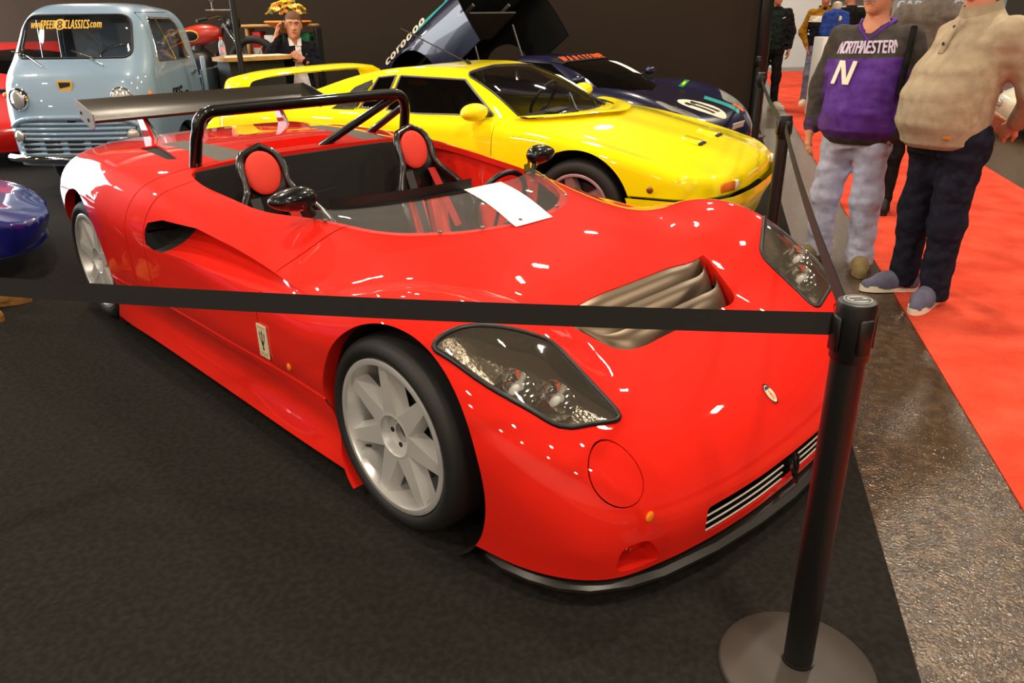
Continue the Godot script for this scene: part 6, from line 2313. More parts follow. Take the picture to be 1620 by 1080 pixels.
	for m in [false, true]:
		for w in [w1, w2]:
			commit(w[0].mirrored() if m else w[0], "side_window", M.tint, car)
			ring_tube(car, "window_frame", w[1], 0.008, M.frame_grey, 0.0, m)
		commit(w3[0].mirrored() if m else w3[0], "side_louvre", M.black, car)
		var lg := Geo.new()
		for i in 9:
			var t := i / 8.0
			var s0 := lerpf(-1.87, -2.05, t)
			var ya := 0.845
			var yb := lerpf(1.02, 0.90, t)
			var pa := Vector3(c.side(s0, ya) + 0.004, ya, -s0)
			var pb := Vector3(c.side(s0 + 0.03, yb) + 0.004, yb, -(s0 + 0.03))
			tube(lg, [pa, pa.lerp(pb, 0.5) + Vector3(0.012, 0, 0), pb], 0.006, 5)
		commit(lg.mirrored() if m else lg, "louvre_ribs", M.black_satin, car)
	# cabin inside: dark floor, seats, wheel
	var g := Geo.new()
	box(g, Vector3(0, 0.60, 1.25), Vector3(1.2, 0.05, 1.7))
	box(g, Vector3(0, 0.72, 0.62), Vector3(1.1, 0.16, 0.30), 0.03)
	box(g, Vector3(0, 0.82, 2.0), Vector3(1.0, 0.40, 0.06))
	commit(g, "cabin_lining", M.lining, car)
	for sx in [-1.0, 1.0]:
		g = Geo.new()
		box(g, Vector3(0.32 * sx, 0.80, 1.55), Vector3(0.42, 0.42, 0.12), 0.05, Basis(Vector3(1, 0, 0), 0.3))
		commit(g, "seat", M.black, car)
		g = Geo.new()
		box(g, Vector3(0.32 * sx, 0.985, 1.62), Vector3(0.20, 0.10, 0.09), 0.03, Basis(Vector3(1, 0, 0), 0.3))
		commit(g, "headrest", M.orange, car)
	g = Geo.new()
	var ring := []
	for i in 25:
		ring.append(Vector3(-0.34 + cos(TAU * i / 24) * 0.16, 0.86 + sin(TAU * i / 24) * 0.13, 0.86 - sin(TAU * i / 24) * 0.08))
	tube(g, ring, 0.012, 8, false)
	commit(g, "steering_wheel", M.black_satin, car)
	g = Geo.new()
	box(g, Vector3(-0.05, 0.815, 0.60), Vector3(0.30, 0.01, 0.10), 0.0, Basis(Vector3.UP, 0.1))
	commit(g, "dash_top", M.frame_grey, car)
	# cowl lip and wipers
	g = Geo.new()
	sheet(g, func(u, v):
		var x: float = lerpf(-0.72, 0.72, u)
		var s0 := -0.165 - 0.34 * pow(absf(x) / 0.66, 2.0)
		var s: float = s0 + lerpf(0.0, 0.135, v)
		return Vector3(x, c.top(absf(x), s) + 0.012 + 0.022 * sin(v * 2.2), -s), 30, 5)
	commit(g, "cowl", M.yellow, car)
	for q in [[-0.15, -0.42], [0.30, -0.30]]:
		g = Geo.new()
		var pa := Vector3(q[0], c.top(absf(q[0]), -0.22, true) + 0.02, 0.24 + 0.1 * absf(q[0]))
		var pb := Vector3(q[0] - 0.36, c.top(absf(q[0] - 0.36), -0.48, true) + 0.012, 0.50)
		tube(g, [pa, pb], 0.008, 6)
		commit(g, "wiper", M.black_satin, car)
	# bonnet slots
	for sx in [-1.0, 1.0]:
		g = Geo.new()
		var sy := c.top(0.20, 0.60)
		box(g, Vector3(0.21 * sx, sy + 0.006, -0.60), Vector3(0.13, 0.006, 0.035), 0.0, Basis(Vector3(1, 0, 0), -0.30))
		commit(g, "bonnet_slot", M.void_black, car)
		g = Geo.new()
		box(g, Vector3(0.21 * sx, sy + 0.018, -0.53), Vector3(0.17, 0.022, 0.14), 0.01, Basis(Vector3(1, 0, 0), -0.22))
		commit(g, "slot_hood", M.yellow, car)
		# lamps
		g = Geo.new()
		var ns := c.nose(0.60, 0.49)
		box(g, Vector3(0.615 * sx, 0.49, -ns + 0.005), Vector3(0.15, 0.062, 0.02), 0.008, Basis(Vector3.UP, -0.35 * sx))
		commit(g, "turn_lamp", M.amber, car)
		g = Geo.new()
		box(g, Vector3(0.535 * sx, 0.49, -ns - 0.022), Vector3(0.05, 0.062, 0.02), 0.006, Basis(Vector3.UP, -0.35 * sx))
		commit(g, "position_lamp", M.white, car)
		g = Geo.new()
		ellipsoid(g, Vector3(c.side(0.50, 0.49) * sx, 0.49, -0.50), Vector3(0.012, 0.022, 0.022), 8, 14)
		commit(g, "side_marker", M.brown_lens, car)
		# mirrors
		var mr := part("mirror", car)
		var mg := surface_net(func(p):
			var q: Vector3 = p - Vector3(0.885 * sx, 0.885, 0.76)
			return maxf((Vector3(q.x / 0.13, q.y / 0.058, q.z / 0.075).length() - 1.0) * 0.058, q.z - 0.045), Vector3(0.885 * sx - 0.15, 0.80, 0.66), Vector3(0.885 * sx + 0.15, 0.96, 0.86), 0.012, 1.5)
		commit(mg, "mirror_shell", M.yellow, mr)
		g = Geo.new()
		tube(g, [Vector3(0.72 * sx, 0.86, 0.74), Vector3(0.82 * sx, 0.865, 0.75)], 0.022, 8)
		commit(g, "mirror_foot", M.black_satin, mr)
	# paper notes behind the screen
	g = Geo.new()
	sheet(g, func(u, v):
		var x: float = lerpf(-0.42, -0.58, u)
		var s: float = lerpf(-0.80, -0.56, v)
		return Vector3(x, c.top(absf(x), s, true) + 0.006, -s), 3, 5)
	var note := commit(g, "paper_sheet", M.paper)
	note.transform = car.transform
	tag(note, "white paper strip lying on the windscreen of the yellow car", "paper")
	# aerial
	g = Geo.new()
	var ab := Vector3(0.12, c.top(0.12, -1.25, true), 1.25)
	tube(g, [ab, ab + Vector3(0.30, 0.26, 0.42)], 0.005, 6)
	tube(g, [ab, ab + Vector3(0.02, 0.03, 0.03)], 0.014, 8)
	commit(g, "aerial", M.black_satin, car)
	# hoop-shaped rear wing
	g = Geo.new()
	var span := func(t):
		# 0 .. 1 from the near foot over the top to the far foot
		var pts := [[0.0, 0.86, 0.78], [0.10, 0.855, 0.94], [0.16, 0.82, 1.005], [0.24, 0.70, 1.03], [0.5, 0.0, 1.05], [0.76, -0.70, 1.03], [0.84, -0.82, 1.005], [0.90, -0.855, 0.94], [1.0, -0.86, 0.78]]
		return Vector2(curve_x(pts, t, 1), curve_x(pts, t, 2))
	var foil := [[-2.86, 0.0], [-2.93, 0.028], [-3.03, 0.034], [-3.12, 0.018], [-3.13, -0.012], [-3.03, -0.02], [-2.93, -0.02], [-2.86, 0.0]]
	sheet(g, func(u, v):
		var p: Vector2 = span.call(u)
		var d: Vector2 = (span.call(minf(u + 0.01, 1.0)) - span.call(maxf(u - 0.01, 0.0))).normalized()
		var nn := Vector2(d.y, -d.x)
		var q: Array = foil[int(round(v * 7))]
		return Vector3(p.x + nn.x * q[1], p.y + nn.y * q[1], -q[0]), 60, 7)
	commit(g, "rear_wing", M.yellow, car)
	for sx in [1.0, -1.0]:
		make_wheel(car, Vector3(0.905 * sx, 0.315, 0.0), sx, 0.316, 0.225, 0.245, "pink", 0.3)
		make_wheel(car, Vector3(0.925 * sx, 0.325, 2.52), sx, 0.326, 0.225, 0.30, "pink", 0.7)
	g = Geo.new()
	for q in [[0.0, 0.31, 0.38], [-2.52, 0.32, 0.385]]:
		for sx in [1.0, -1.0]:
			lathe(g, [Vector2(q[2], 0.88 * sx), Vector2(q[2], 0.62 * sx), Vector2(0.0, 0.62 * sx)], 32, Transform3D(AXLE, Vector3(0, q[1], -q[0])))
	var ww := commit(g, "wheel_wells", M.void_black, car)
	ww.set_meta("kind", "stuff")
	g = Geo.new()
	box(g, Vector3(0, 0.20, 1.2), Vector3(1.6, 0.06, 3.4))
	commit(g, "floor_pan", M.void_black, car)
	g = Geo.new()
	box(g, Vector3(0, 0.30, -0.86), Vector3(0.9, 0.10, 0.10), 0.02)
	commit(g, "air_intake", M.void_black, car)

func both_seg(seg: Array) -> Array:
	var o := seg.duplicate()
	var mm := Vector3(-1, 1, 1)
	for s in seg:
		o.append([s[0] * mm, s[1] * mm, s[2] * mm, s[3] * mm])
	return o

func build_race_car():
	var c := Coupe.new()
	c.H = Tab.new([-3.3, -2.6, -1.9, -1.2, -0.6, -0.15, 0.2, 0.5, 0.8, 1.1], [0.0, 0.3, 0.55, 0.75, 0.9, 1.05], [
		[0.78, 0.78, 0.80, 0.82, 0.78, 0.66], [0.82, 0.82, 0.84, 0.88, 0.84, 0.72], [0.82, 0.82, 0.82, 0.84, 0.80, 0.70], [0.80, 0.80, 0.80, 0.78, 0.74, 0.66],
		[0.78, 0.78, 0.77, 0.77, 0.74, 0.66], [0.74, 0.74, 0.75, 0.79, 0.77, 0.68], [0.68, 0.68, 0.70, 0.765, 0.75, 0.65], [0.62, 0.62, 0.635, 0.68, 0.66, 0.56], [0.54, 0.54, 0.54, 0.54, 0.51, 0.42], [0.40, 0.40, 0.39, 0.37, 0.33, 0.25]], 0.05, 0.05)
	c.W = Tab.new([-3.3, -2.5, -1.5, -0.5, 0.1, 0.6, 1.1], [0.1, 0.4, 0.7, 0.9], [
		[0.86, 0.90, 0.90, 0.85], [0.92, 0.95, 0.94, 0.89], [0.90, 0.91, 0.88, 0.83], [0.89, 0.90, 0.88, 0.83], [0.90, 0.925, 0.91, 0.86], [0.87, 0.88, 0.86, 0.82], [0.80, 0.81, 0.80, 0.76]], 0.05, 0.05)
	c.N = Tab.new([0.0, 0.4, 0.7, 0.85, 0.95, 1.05], [0.1, 0.3, 0.5, 0.8], [
		[1.02, 1.04, 1.02, 0.98], [0.99, 1.01, 0.99, 0.95], [0.86, 0.89, 0.88, 0.84], [0.72, 0.75, 0.74, 0.70], [0.55, 0.58, 0.58, 0.55], [0.36, 0.38, 0.38, 0.36]], 0.05, 0.05)
	c.roof = [[-2.6, 0.70], [-2.1, 0.86], [-1.7, 1.0], [-1.35, 1.055], [-1.08, 1.05], [-0.9, 1.0], [-0.35, 0.75], [-0.1, 0.60]]
	c.bow = 0.30
	c.gw0 = 0.70
	c.gtaper = 0.85
	c.gy = 0.76
	c.k = 0.16
	c.kn = 0.20
	c.tail = -3.2
	var car := thing("race_car", "dark blue race coupe number 11 with its rear body tilted open", "car", Vector3(1.52, 0.006, -8.55), deg_to_rad(54.0) + PI)
	var body := [coupe_net(c, -3.3, 1.2, 1.12, 0.032), Geo.new()]
	hole(body, func(p): return Vector2(-p.z, p.y - 0.31).length() - 0.37 if p.x > 0.75 else 1.0, 0.05, Vector3(-1, 0, 0))
	hole(body, func(p): return Vector2(-p.z + 2.5, p.y - 0.32).length() - 0.40 if p.x > 0.75 else 1.0, 0.05, Vector3(-1, 0, 0))
	hole(body, func(p): return p.y - 0.15, 0.0)
	var wsh := rounded(pv([-0.3, 0.02, 0.0, 0.02, 0.35, -0.09, 0.60, -0.30, 0.50, -0.84, 0.0, -0.92, -0.3, -0.92]), [0.0, 0.0, 0.1, 0.06, 0.06, 0.0, 0.0])
	var scr := hole(body, func(p): return poly_sd(Vector2(p.x, -p.z), wsh) if p.y > 0.70 and c.cabin(p) < 0.025 else 1.0, 0.01)
	var win := pv([-0.55, 0.80, -0.95, 0.985, -1.35, 1.0, -1.45, 0.80])
	var sw := hole(body, func(p): return poly_sd(Vector2(-p.z, p.y), win) if p.x > 0.35 and c.cabin(p) < 0.025 else 1.0, 0.01)
	var lampp := rounded(pv([0.52, 0.62, 0.70, 0.50, 0.80, 0.42, 0.80, 0.60, 0.66, 0.80, 0.52, 0.84]), 0.05)
	var lm := hole(body, func(p): return poly_sd(Vector2(p.x, -p.z), lampp) if p.y > 0.35 else 1.0, 0.01)
	# the rear body: everything behind the cabin, hinged at the tail
	var rear := cut(body[0], func(p): return -p.z + 1.42)
	var fg: Geo = rear[0]
	lip(fg, rear[2], 0.03)
	fg.join(body[1])
	commit(both(fg), "front_body", M.navy, car)
	var clam := part("rear_body", car)
	clam.position = Vector3(0, 0.42, 3.12)
	var shift := Transform3D(Basis(), Vector3(0, -0.42, -3.12))
	clam.rotation.x = deg_to_rad(37)
	var outer := both(rear[1]).moved(shift)
	commit(outer, "outer_skin", M.navy, clam)
	var inner := Geo.new()
	for i in outer.v.size():
		inner.add(outer.v[i] - outer.n[i] * 0.02, -outer.n[i], outer.uv[i])
	inner.t = outer.t.duplicate()
	commit(inner, "inner_skin", M.black, clam)
	var g := Geo.new()
	# teal band, lettering along the flank
	var band: Geo = cut(rear[1], func(p): return -p.z + 2.10)[0]
	band = cut(band, func(p): return 0.76 - p.y)[1]
	band = cut(band, func(p): return p.x - 0.30)[0]
	g = Geo.new()
	for i in band.v.size():
		g.add(band.v[i] + band.n[i] * 0.003, band.n[i], band.uv[i])
	g.t = band.t.duplicate()
	commit(both(g).moved(shift), "teal_band", M.teal, clam)
	var fx := c.side(-2.2, 0.72)
	lettering("flank_lettering", "coroooo", M.off_white, clam, shift * Transform3D(Basis(Vector3.UP, PI / 2) * Basis(Vector3(1, 0, 0), -0.45), Vector3(fx + 0.005, 0.785, 2.30)), 0.10, 0.004, "Droid Sans", 800, 1.5, true)
	# inner ribs and stays
	for q in [[0.35, 1.62, 0.35, 2.85], [-0.35, 1.62, -0.35, 2.85]]:
		g = Geo.new()
		tube(g, [shift * Vector3(q[0], c.top(absf(q[0]), -q[1]) - 0.07, q[1]), shift * Vector3(q[2], c.top(absf(q[2]), -q[3]) - 0.07, q[3])], 0.022, 8)
		commit(g, "inner_rib", M.frame_grey, clam)
	g = Geo.new()
	box(g, shift * Vector3(0, 0.66, 1.9), Vector3(0.9, 0.02, 0.5), 0.0)
	commit(g, "inner_tray", M.screen_mesh, clam)
	for sx in [-1.0, 1.0]:
		g = Geo.new()
		tube(g, [Vector3(0.45 * sx, 0.75, 1.9), Vector3(0.42 * sx, 1.36, 2.12)], 0.012, 8)
		commit(g, "stay", M.frame_grey, car)
	# glass and trim
	commit(both(scr[0]), "windscreen", M.tint, car)
	for m in [false, true]:
		commit(sw[0].mirrored() if m else sw[0], "side_window", M.tint, car)
		commit(lm[0].mirrored() if m else lm[0], "headlamp_cover", M.lamp_cover, car)
		var mr := part("mirror", car)
		g = Geo.new()
		ellipsoid(g, Vector3(0.80 * (-1 if m else 1), 0.86, 0.42), Vector3(0.09, 0.05, 0.06), 8, 14)
		commit(g, "mirror_shell", M.navy, mr)
		g = Geo.new()
		tube(g, [Vector3(0.62 * (-1 if m else 1), 0.80, 0.48), Vector3(0.76 * (-1 if m else 1), 0.855, 0.43)], 0.012, 6)
		commit(g, "mirror_stalk", M.navy, mr)
	g = Geo.new()
	box(g, Vector3(0, 0.62, 0.9), Vector3(1.2, 0.05, 1.2))
	box(g, Vector3(0, 0.75, 1.40), Vector3(1.1, 0.40, 0.05))
	commit(g, "cabin_lining", M.void_black, car)
	# sun strip with orange letters
	g = Geo.new()
	sheet(g, func(u, v):
		var x: float = lerpf(-0.49, 0.49, u)
		var s: float = lerpf(-0.76, -0.93, v) + 0.10 * (1 - pow(x / 0.5, 2.0)) - 0.02
		return Vector3(x, c.top(absf(x), s - 0.03, true) + 0.006, -(s - 0.03)), 24, 4)
	commit(g, "sun_strip", M.void_black, car)
	var word := "WARSTEINER"
	for i in word.length():
		var x := lerpf(0.44, -0.44, (i + 0.5) / word.length())
		var s := -0.885 + 0.10 * (1 - pow(x / 0.5, 2.0))
		var y := c.top(absf(x), s, true)
		lettering("strip_letter", word[i], M.orange, car, Transform3D(Basis(Vector3.UP, PI) * Basis(Vector3(1, 0, 0), deg_to_rad(-62)) , Vector3(x, y + 0.012, -s)), 0.10, 0.004, "Droid Sans", 800, 0.85)
	# number disc
	var dx := 0.12
	var ds := 0.64
	g = Geo.new()
	sheet(g, func(u, v):
		var a: float = TAU * v
		var r: float = u * 0.215
		var x: float = dx + cos(a) * r
		var s: float = ds + sin(a) * r * 1.2
		return Vector3(x, c.top(absf(x), s) + 0.004, -s), 6, 32)
	commit(g, "number_disc", M.off_white, car)
	for q in [-0.075, 0.055]:
		g = Geo.new()
		sheet(g, func(u, v):
			var x: float = dx + q + lerpf(-0.032, 0.032, u)
			var s: float = ds + lerpf(-0.16, 0.16, v)
			return Vector3(x, c.top(absf(x), s) + 0.007, -s), 2, 8)
		sheet(g, func(u, v):
			var x: float = dx + q + lerpf(0.032, 0.07, u)
			var s: float = ds + lerpf(-0.15, -0.09, v) + 0.02 * u
			return Vector3(x, c.top(absf(x), s) + 0.007, -s), 2, 3)
		commit(g, "digit", M.ink, car)
	# stickers
	for q in [[0.62, -0.02, 0.18, 0.06, M.green_mark], [-0.62, 0.10, 0.18, 0.06, M.green_mark], [0.62, -0.02, 0.07, 0.025, M.yellow], [-0.62, 0.10, 0.07, 0.025, M.yellow], [-0.36, 0.66, 0.15, 0.40, M.teal], [-0.50, 0.80, 0.10, 0.12, M.orange]]:
		g = Geo.new()
		var up := 0.004 if q[2] > 0.09 else 0.007
		sheet(g, func(u, v):
			var x: float = q[0] + lerpf(-q[2], q[2], u) * 0.5
			var s: float = q[1] + lerpf(-q[3], q[3], v) * 0.5 + (0.35 * (u - 0.5) * q[2] if q[3] > 0.2 else 0.0)
			return Vector3(x, c.top(absf(x), s) + up, -s), 6, 6)
		commit(g, "sticker", q[4], car)
	g = Geo.new()
	var pn := c.nose(0.02, 0.40)
	box(g, Vector3(0.02, 0.40, -pn - 0.004), Vector3(0.36, 0.10, 0.008), 0.0, Basis(Vector3(1, 0, 0), -0.25))
	commit(g, "number_plate", M.off_white, car)
	g = Geo.new()
	box(g, Vector3(0.19, 0.40, -pn - 0.006), Vector3(0.04, 0.10, 0.009), 0.0, Basis(Vector3(1, 0, 0), -0.25))
	commit(g, "plate_mark", M.ink_blue, car)
	var note := Geo.new()
	sheet(note, func(u, v):
		var x: float = lerpf(-0.16, -0.36, u)
		var s: float = lerpf(-0.62, -0.30, v)
		return Vector3(x, c.top(absf(x), s, true) + 0.008, -s), 3, 5)
	var nt := commit(note, "paper_sheet", M.paper)
	nt.transform = car.transform
	tag(nt, "white paper sheet lying on the windscreen of the dark blue race car", "paper")
	for sx in [1.0, -1.0]:
		make_wheel(car, Vector3(0.89 * sx, 0.31, 0.0), sx, 0.31, 0.225, 0.24, "silver", 0.3)
		make_wheel(car, Vector3(0.91 * sx, 0.325, 2.5), sx, 0.325, 0.225, 0.28, "silver", 0.7)
	g = Geo.new()
	box(g, Vector3(0, 0.28, 1.25), Vector3(1.3, 0.18, 3.2), 0.04)
	box(g, Vector3(0, 0.50, 2.1), Vector3(0.6, 0.36, 0.9), 0.06)
	commit(g, "chassis", M.void_black, car)

# the front end of a cobalt blue car, and the side of a red one, at the left edge
func build_edge_cars():
	var c := Coupe.new()
	c.H = Tab.new([-3.2, -1.5, -0.6, 0.0, 0.5, 0.9, 1.1], [0.0, 0.4, 0.75, 1.0], [[0.8, 0.8, 0.8, 0.7], [0.8, 0.8, 0.8, 0.7], [0.78, 0.78, 0.79, 0.68], [0.70, 0.70, 0.74, 0.62], [0.60, 0.60, 0.62, 0.50], [0.50, 0.49, 0.47, 0.38], [0.43, 0.42, 0.4, 0.3]], 0.1, 0.05)
	c.W = Tab.new([-3.2, -1.5, 0.0, 1.1], [0.1, 0.4, 0.7], [[0.85, 0.88, 0.82], [0.86, 0.88, 0.82], [0.86, 0.89, 0.82], [0.80, 0.83, 0.78]], 0.1, 0.05)
	c.N = Tab.new([0.0, 0.5, 0.8, 1.0], [0.1, 0.3, 0.5, 0.7], [[0.90, 1.0, 1.0, 0.9], [0.84, 0.95, 0.95, 0.86], [0.68, 0.80, 0.80, 0.7], [0.4, 0.5, 0.5, 0.4]], 0.05, 0.05)
	c.roof = [[-3.0, 0.75], [-2.3, 1.0], [-1.7, 1.2], [-1.2, 1.2], [-0.9, 1.1], [-0.4, 0.8], [-0.1, 0.65]]
	c.k = 0.05
	c.kn = 0.05
	for v in 4:
		c.k = 0.02 if v == 0 else 0.06
		c.kn = 0.02 if v == 0 else 0.08
		if v == 0:
			for i in c.H.d.size():
				c.H.d[i] -= 0.13
		elif v == 1:
			for i in c.H.d.size():
				c.H.d[i] += 0.13
		var car: Node3D
		var m: Material = [M.cobalt, M.far_red, M.cream_paint, M.dark_red_paint][v]
		if v == 0:
			car = thing("car", "nose of a cobalt blue car reaching in at the left edge", "car", Vector3(-4.06, 0.006, -4.70), deg_to_rad(126) + PI)
		elif v == 2:
			car = thing("car", "cream classic car with black tyres at the right edge", "car", Vector3(7.15, 0.004, -9.45), deg_to_rad(-82) + PI)
		elif v == 3:
			car = thing("car", "dark red classic car behind the cream one at the right edge", "car", Vector3(7.9, 0.004, -11.6), deg_to_rad(-82) + PI)
		else:
			car = thing("car", "red car with dark windows seen behind the light blue truck", "car", Vector3(-5.75, 0.006, -9.2), deg_to_rad(20) + PI)
		var body := [coupe_net(c, -3.3, 1.15, 1.25, 0.05), Geo.new()]
		for q in [0.0, -2.4]:
			hole(body, func(p): return Vector2(-p.z - q, p.y - 0.30).length() - 0.36 if p.x > 0.7 else 1.0, 0.05, Vector3(-1, 0, 0))
		hole(body, func(p): return p.y - 0.18, 0.0)
		var win := pv([-0.75, 0.84, -1.05, 1.12, -1.9, 1.12, -2.2, 0.86])
		var sw := hole(body, func(p): return poly_sd(Vector2(-p.z, p.y), win) if p.x > 0.35 and c.cabin(p) < 0.03 else 1.0, 0.01)
		var wsh := pv([-0.3, -0.32, 0.0, -0.32, 0.55, -0.50, 0.5, -0.86, 0.0, -0.95, -0.3, -0.95])
		var ws := hole(body, func(p): return poly_sd(Vector2(p.x, -p.z), wsh) if p.y > 0.78 and c.cabin(p) < 0.03 else 1.0, 0.01)
		var bg: Geo = body[0]
		bg.join(body[1])
		commit(both(bg), "body_shell", m, car)
		commit(both(ws[0]), "windscreen", M.tint, car)
		commit(sw[0], "side_window", M.tint, car)
		commit(sw[0].mirrored(), "side_window", M.tint, car)
		var g := Geo.new()
		box(g, Vector3(0, 0.5, 1.2), Vector3(1.2, 0.5, 2.4))
		commit(g, "cabin_lining", M.void_black, car)
		for sx in [1.0, -1.0]:
			make_wheel(car, Vector3(0.86 * sx, 0.30, 0.0), sx, 0.30, 0.2, 0.22, "silver", 0.1)
			make_wheel(car, Vector3(0.86 * sx, 0.30, 2.4), sx, 0.30, 0.2, 0.22, "silver", 0.4)
			if v == 0:
				continue
			g = Geo.new()
			ellipsoid(g, Vector3(0.58 * sx, 0.40, -c.nose(0.58, 0.40)), Vector3(0.09, 0.05, 0.03), 8, 16)
			commit(g, "indicator" if v == 1 else "headlamp", M.amber if v == 1 else M.lamp_cover, car)
		g = Geo.new()
		sheet(g, func(u, w):
			var x: float = lerpf(-0.80, 0.80, u)
			var s: float = c.nose(absf(x), 0.15) + lerpf(-0.15, 0.04, w)
			return Vector3(x, 0.15 + 0.02 * w, -s), 24, 3)
		commit(g, "front_spoiler", m, car)

# ---------------------------------------------------------------- barrier posts and belts
func barrier_post(at: Vector3, label: String, lean := 0.0) -> Node3D:
	var o := thing("barrier_post", label, "barrier post", at, 0, "belt barrier posts")
	var g := Geo.new()
	lathe(g, [Vector2(0.0, 0.0), Vector2(0.187, 0.0), Vector2(0.187, 0.006), Vector2(0.18, 0.014), Vector2(0.09, 0.022), Vector2(0.05, 0.03), Vector2(0.0, 0.032)], 48)
	commit(g, "base_plate", M.base, o)
	var b := Basis(Vector3(0, 0, 1), lean)
	g = Geo.new()
	tube(g, [Vector3(0, 0.028, 0), b * Vector3(0, 0.90, 0)], 0.034, 28)
	commit(g, "tube", M.post, o)
	g = Geo.new()
	tube(g, [Vector3(0, 0.03, 0), Vector3(0, 0.038, 0)], 0.038, 28)
	commit(g, "collar", M.post, o)
	var hd := part("head", o)
	hd.basis = b
	g = Geo.new()
	lathe(g, [Vector2(0.035, 0.84), Vector2(0.0385, 0.845), Vector2(0.0385, 0.955), Vector2(0.036, 0.964), Vector2(0.03, 0.966), Vector2(0.0, 0.966)], 36)
	commit(g, "head_case", M.post, hd)
	for k in 4:
		g = Geo.new()
		box(g, Basis(Vector3.UP, PI / 2 * k + 0.2) * Vector3(0.040, 0.90, 0), Vector3(0.008, 0.075, 0.03), 0.003, Basis(Vector3.UP, PI / 2 * k + 0.2))
		commit(g, "belt_clip", M.black_satin, hd)
	g = Geo.new()
	lathe(g, [Vector2(0.0, 0.968), Vector2(0.027, 0.968), Vector2(0.027, 0.965)], 28)
	commit(g, "cap_label", M.label_grey, hd)
	g = Geo.new()
	lathe(g, [Vector2(0.021, 0.9685), Vector2(0.024, 0.9685)], 28)
	box(g, Vector3(0.004, 0.9685, 0.006), Vector3(0.030, 0.0006, 0.005))
	commit(g, "cap_print", M.ink, hd)
	g = Geo.new()
	box(g, Vector3(-0.002, 0.9685, -0.005), Vector3(0.026, 0.0006, 0.006))
	commit(g, "cap_mark", M.dark_red, hd)
	return o

func belt(called_label: String, a: Vector3, b: Vector3, sag: float, h: float, flip_twist := 0.0):
	var g := Geo.new()
	var d := (b - a)
	var side := Vector3(d.x, 0, d.z).cross(Vector3.UP).normalized()
	for s in [1.0, -1.0]:
		sheet(g, func(u, v):
			var p := a.lerp(b, u)
			var tw: float = flip_twist * sin(u * PI)
			var up := Vector3.UP * cos(tw) + side * sin(tw)
			return p + Vector3(0, -sag * 4 * u * (1 - u), 0) + up * (v - 0.5) * h + side * 0.0009 * s, 32, 3, s < 0)
	var o := commit(g, "barrier_belt", M.belt)
	tag(o, called_label, "barrier belt")

func build_barriers():
	var p1 := Vector3(0.69, 0.006, -1.40)
	var p2 := Vector3(1.516, 0.0, -4.32)
	var p3 := Vector3(2.335, 0.0, -7.42)
	var p4 := Vector3(3.12, 0.0, -10.1)
	var p0 := Vector3(-1.80, 0.006, -1.86)
	barrier_post(p1, "nearest black belt barrier post with round label on top, right of red car", 0.011)
	barrier_post(p2, "black belt barrier post behind the red car's front, before the yellow car")
	barrier_post(p3, "black belt barrier post by the nose of the dark blue race car")
	barrier_post(p4, "farthest black belt barrier post at the end of the back wall")
	barrier_post(p0, "black belt barrier post out at the left end of the near belt")
	belt("black barrier belt stretched right across in front of the red car", p1 + Vector3(-0.052, 0.915, -0.004), p0 + Vector3(0.04, 0.90, 0.0), 0.018, 0.048)
	belt("barrier belt running from the nearest post back to the second post", p1 + Vector3(0.0, 0.905, -0.045), p2 + Vector3(-0.01, 0.91, 0.045), 0.03, 0.048)
	belt("barrier belt between the second and third posts beside the yellow car", p2 + Vector3(0.01, 0.91, -0.045), p3 + Vector3(-0.01, 0.91, 0.045), 0.03, 0.048)
	belt("farthest barrier belt between the last two posts by the back wall", p3 + Vector3(0.01, 0.91, -0.045), p4 + Vector3(-0.01, 0.91, 0.045), 0.05, 0.048)

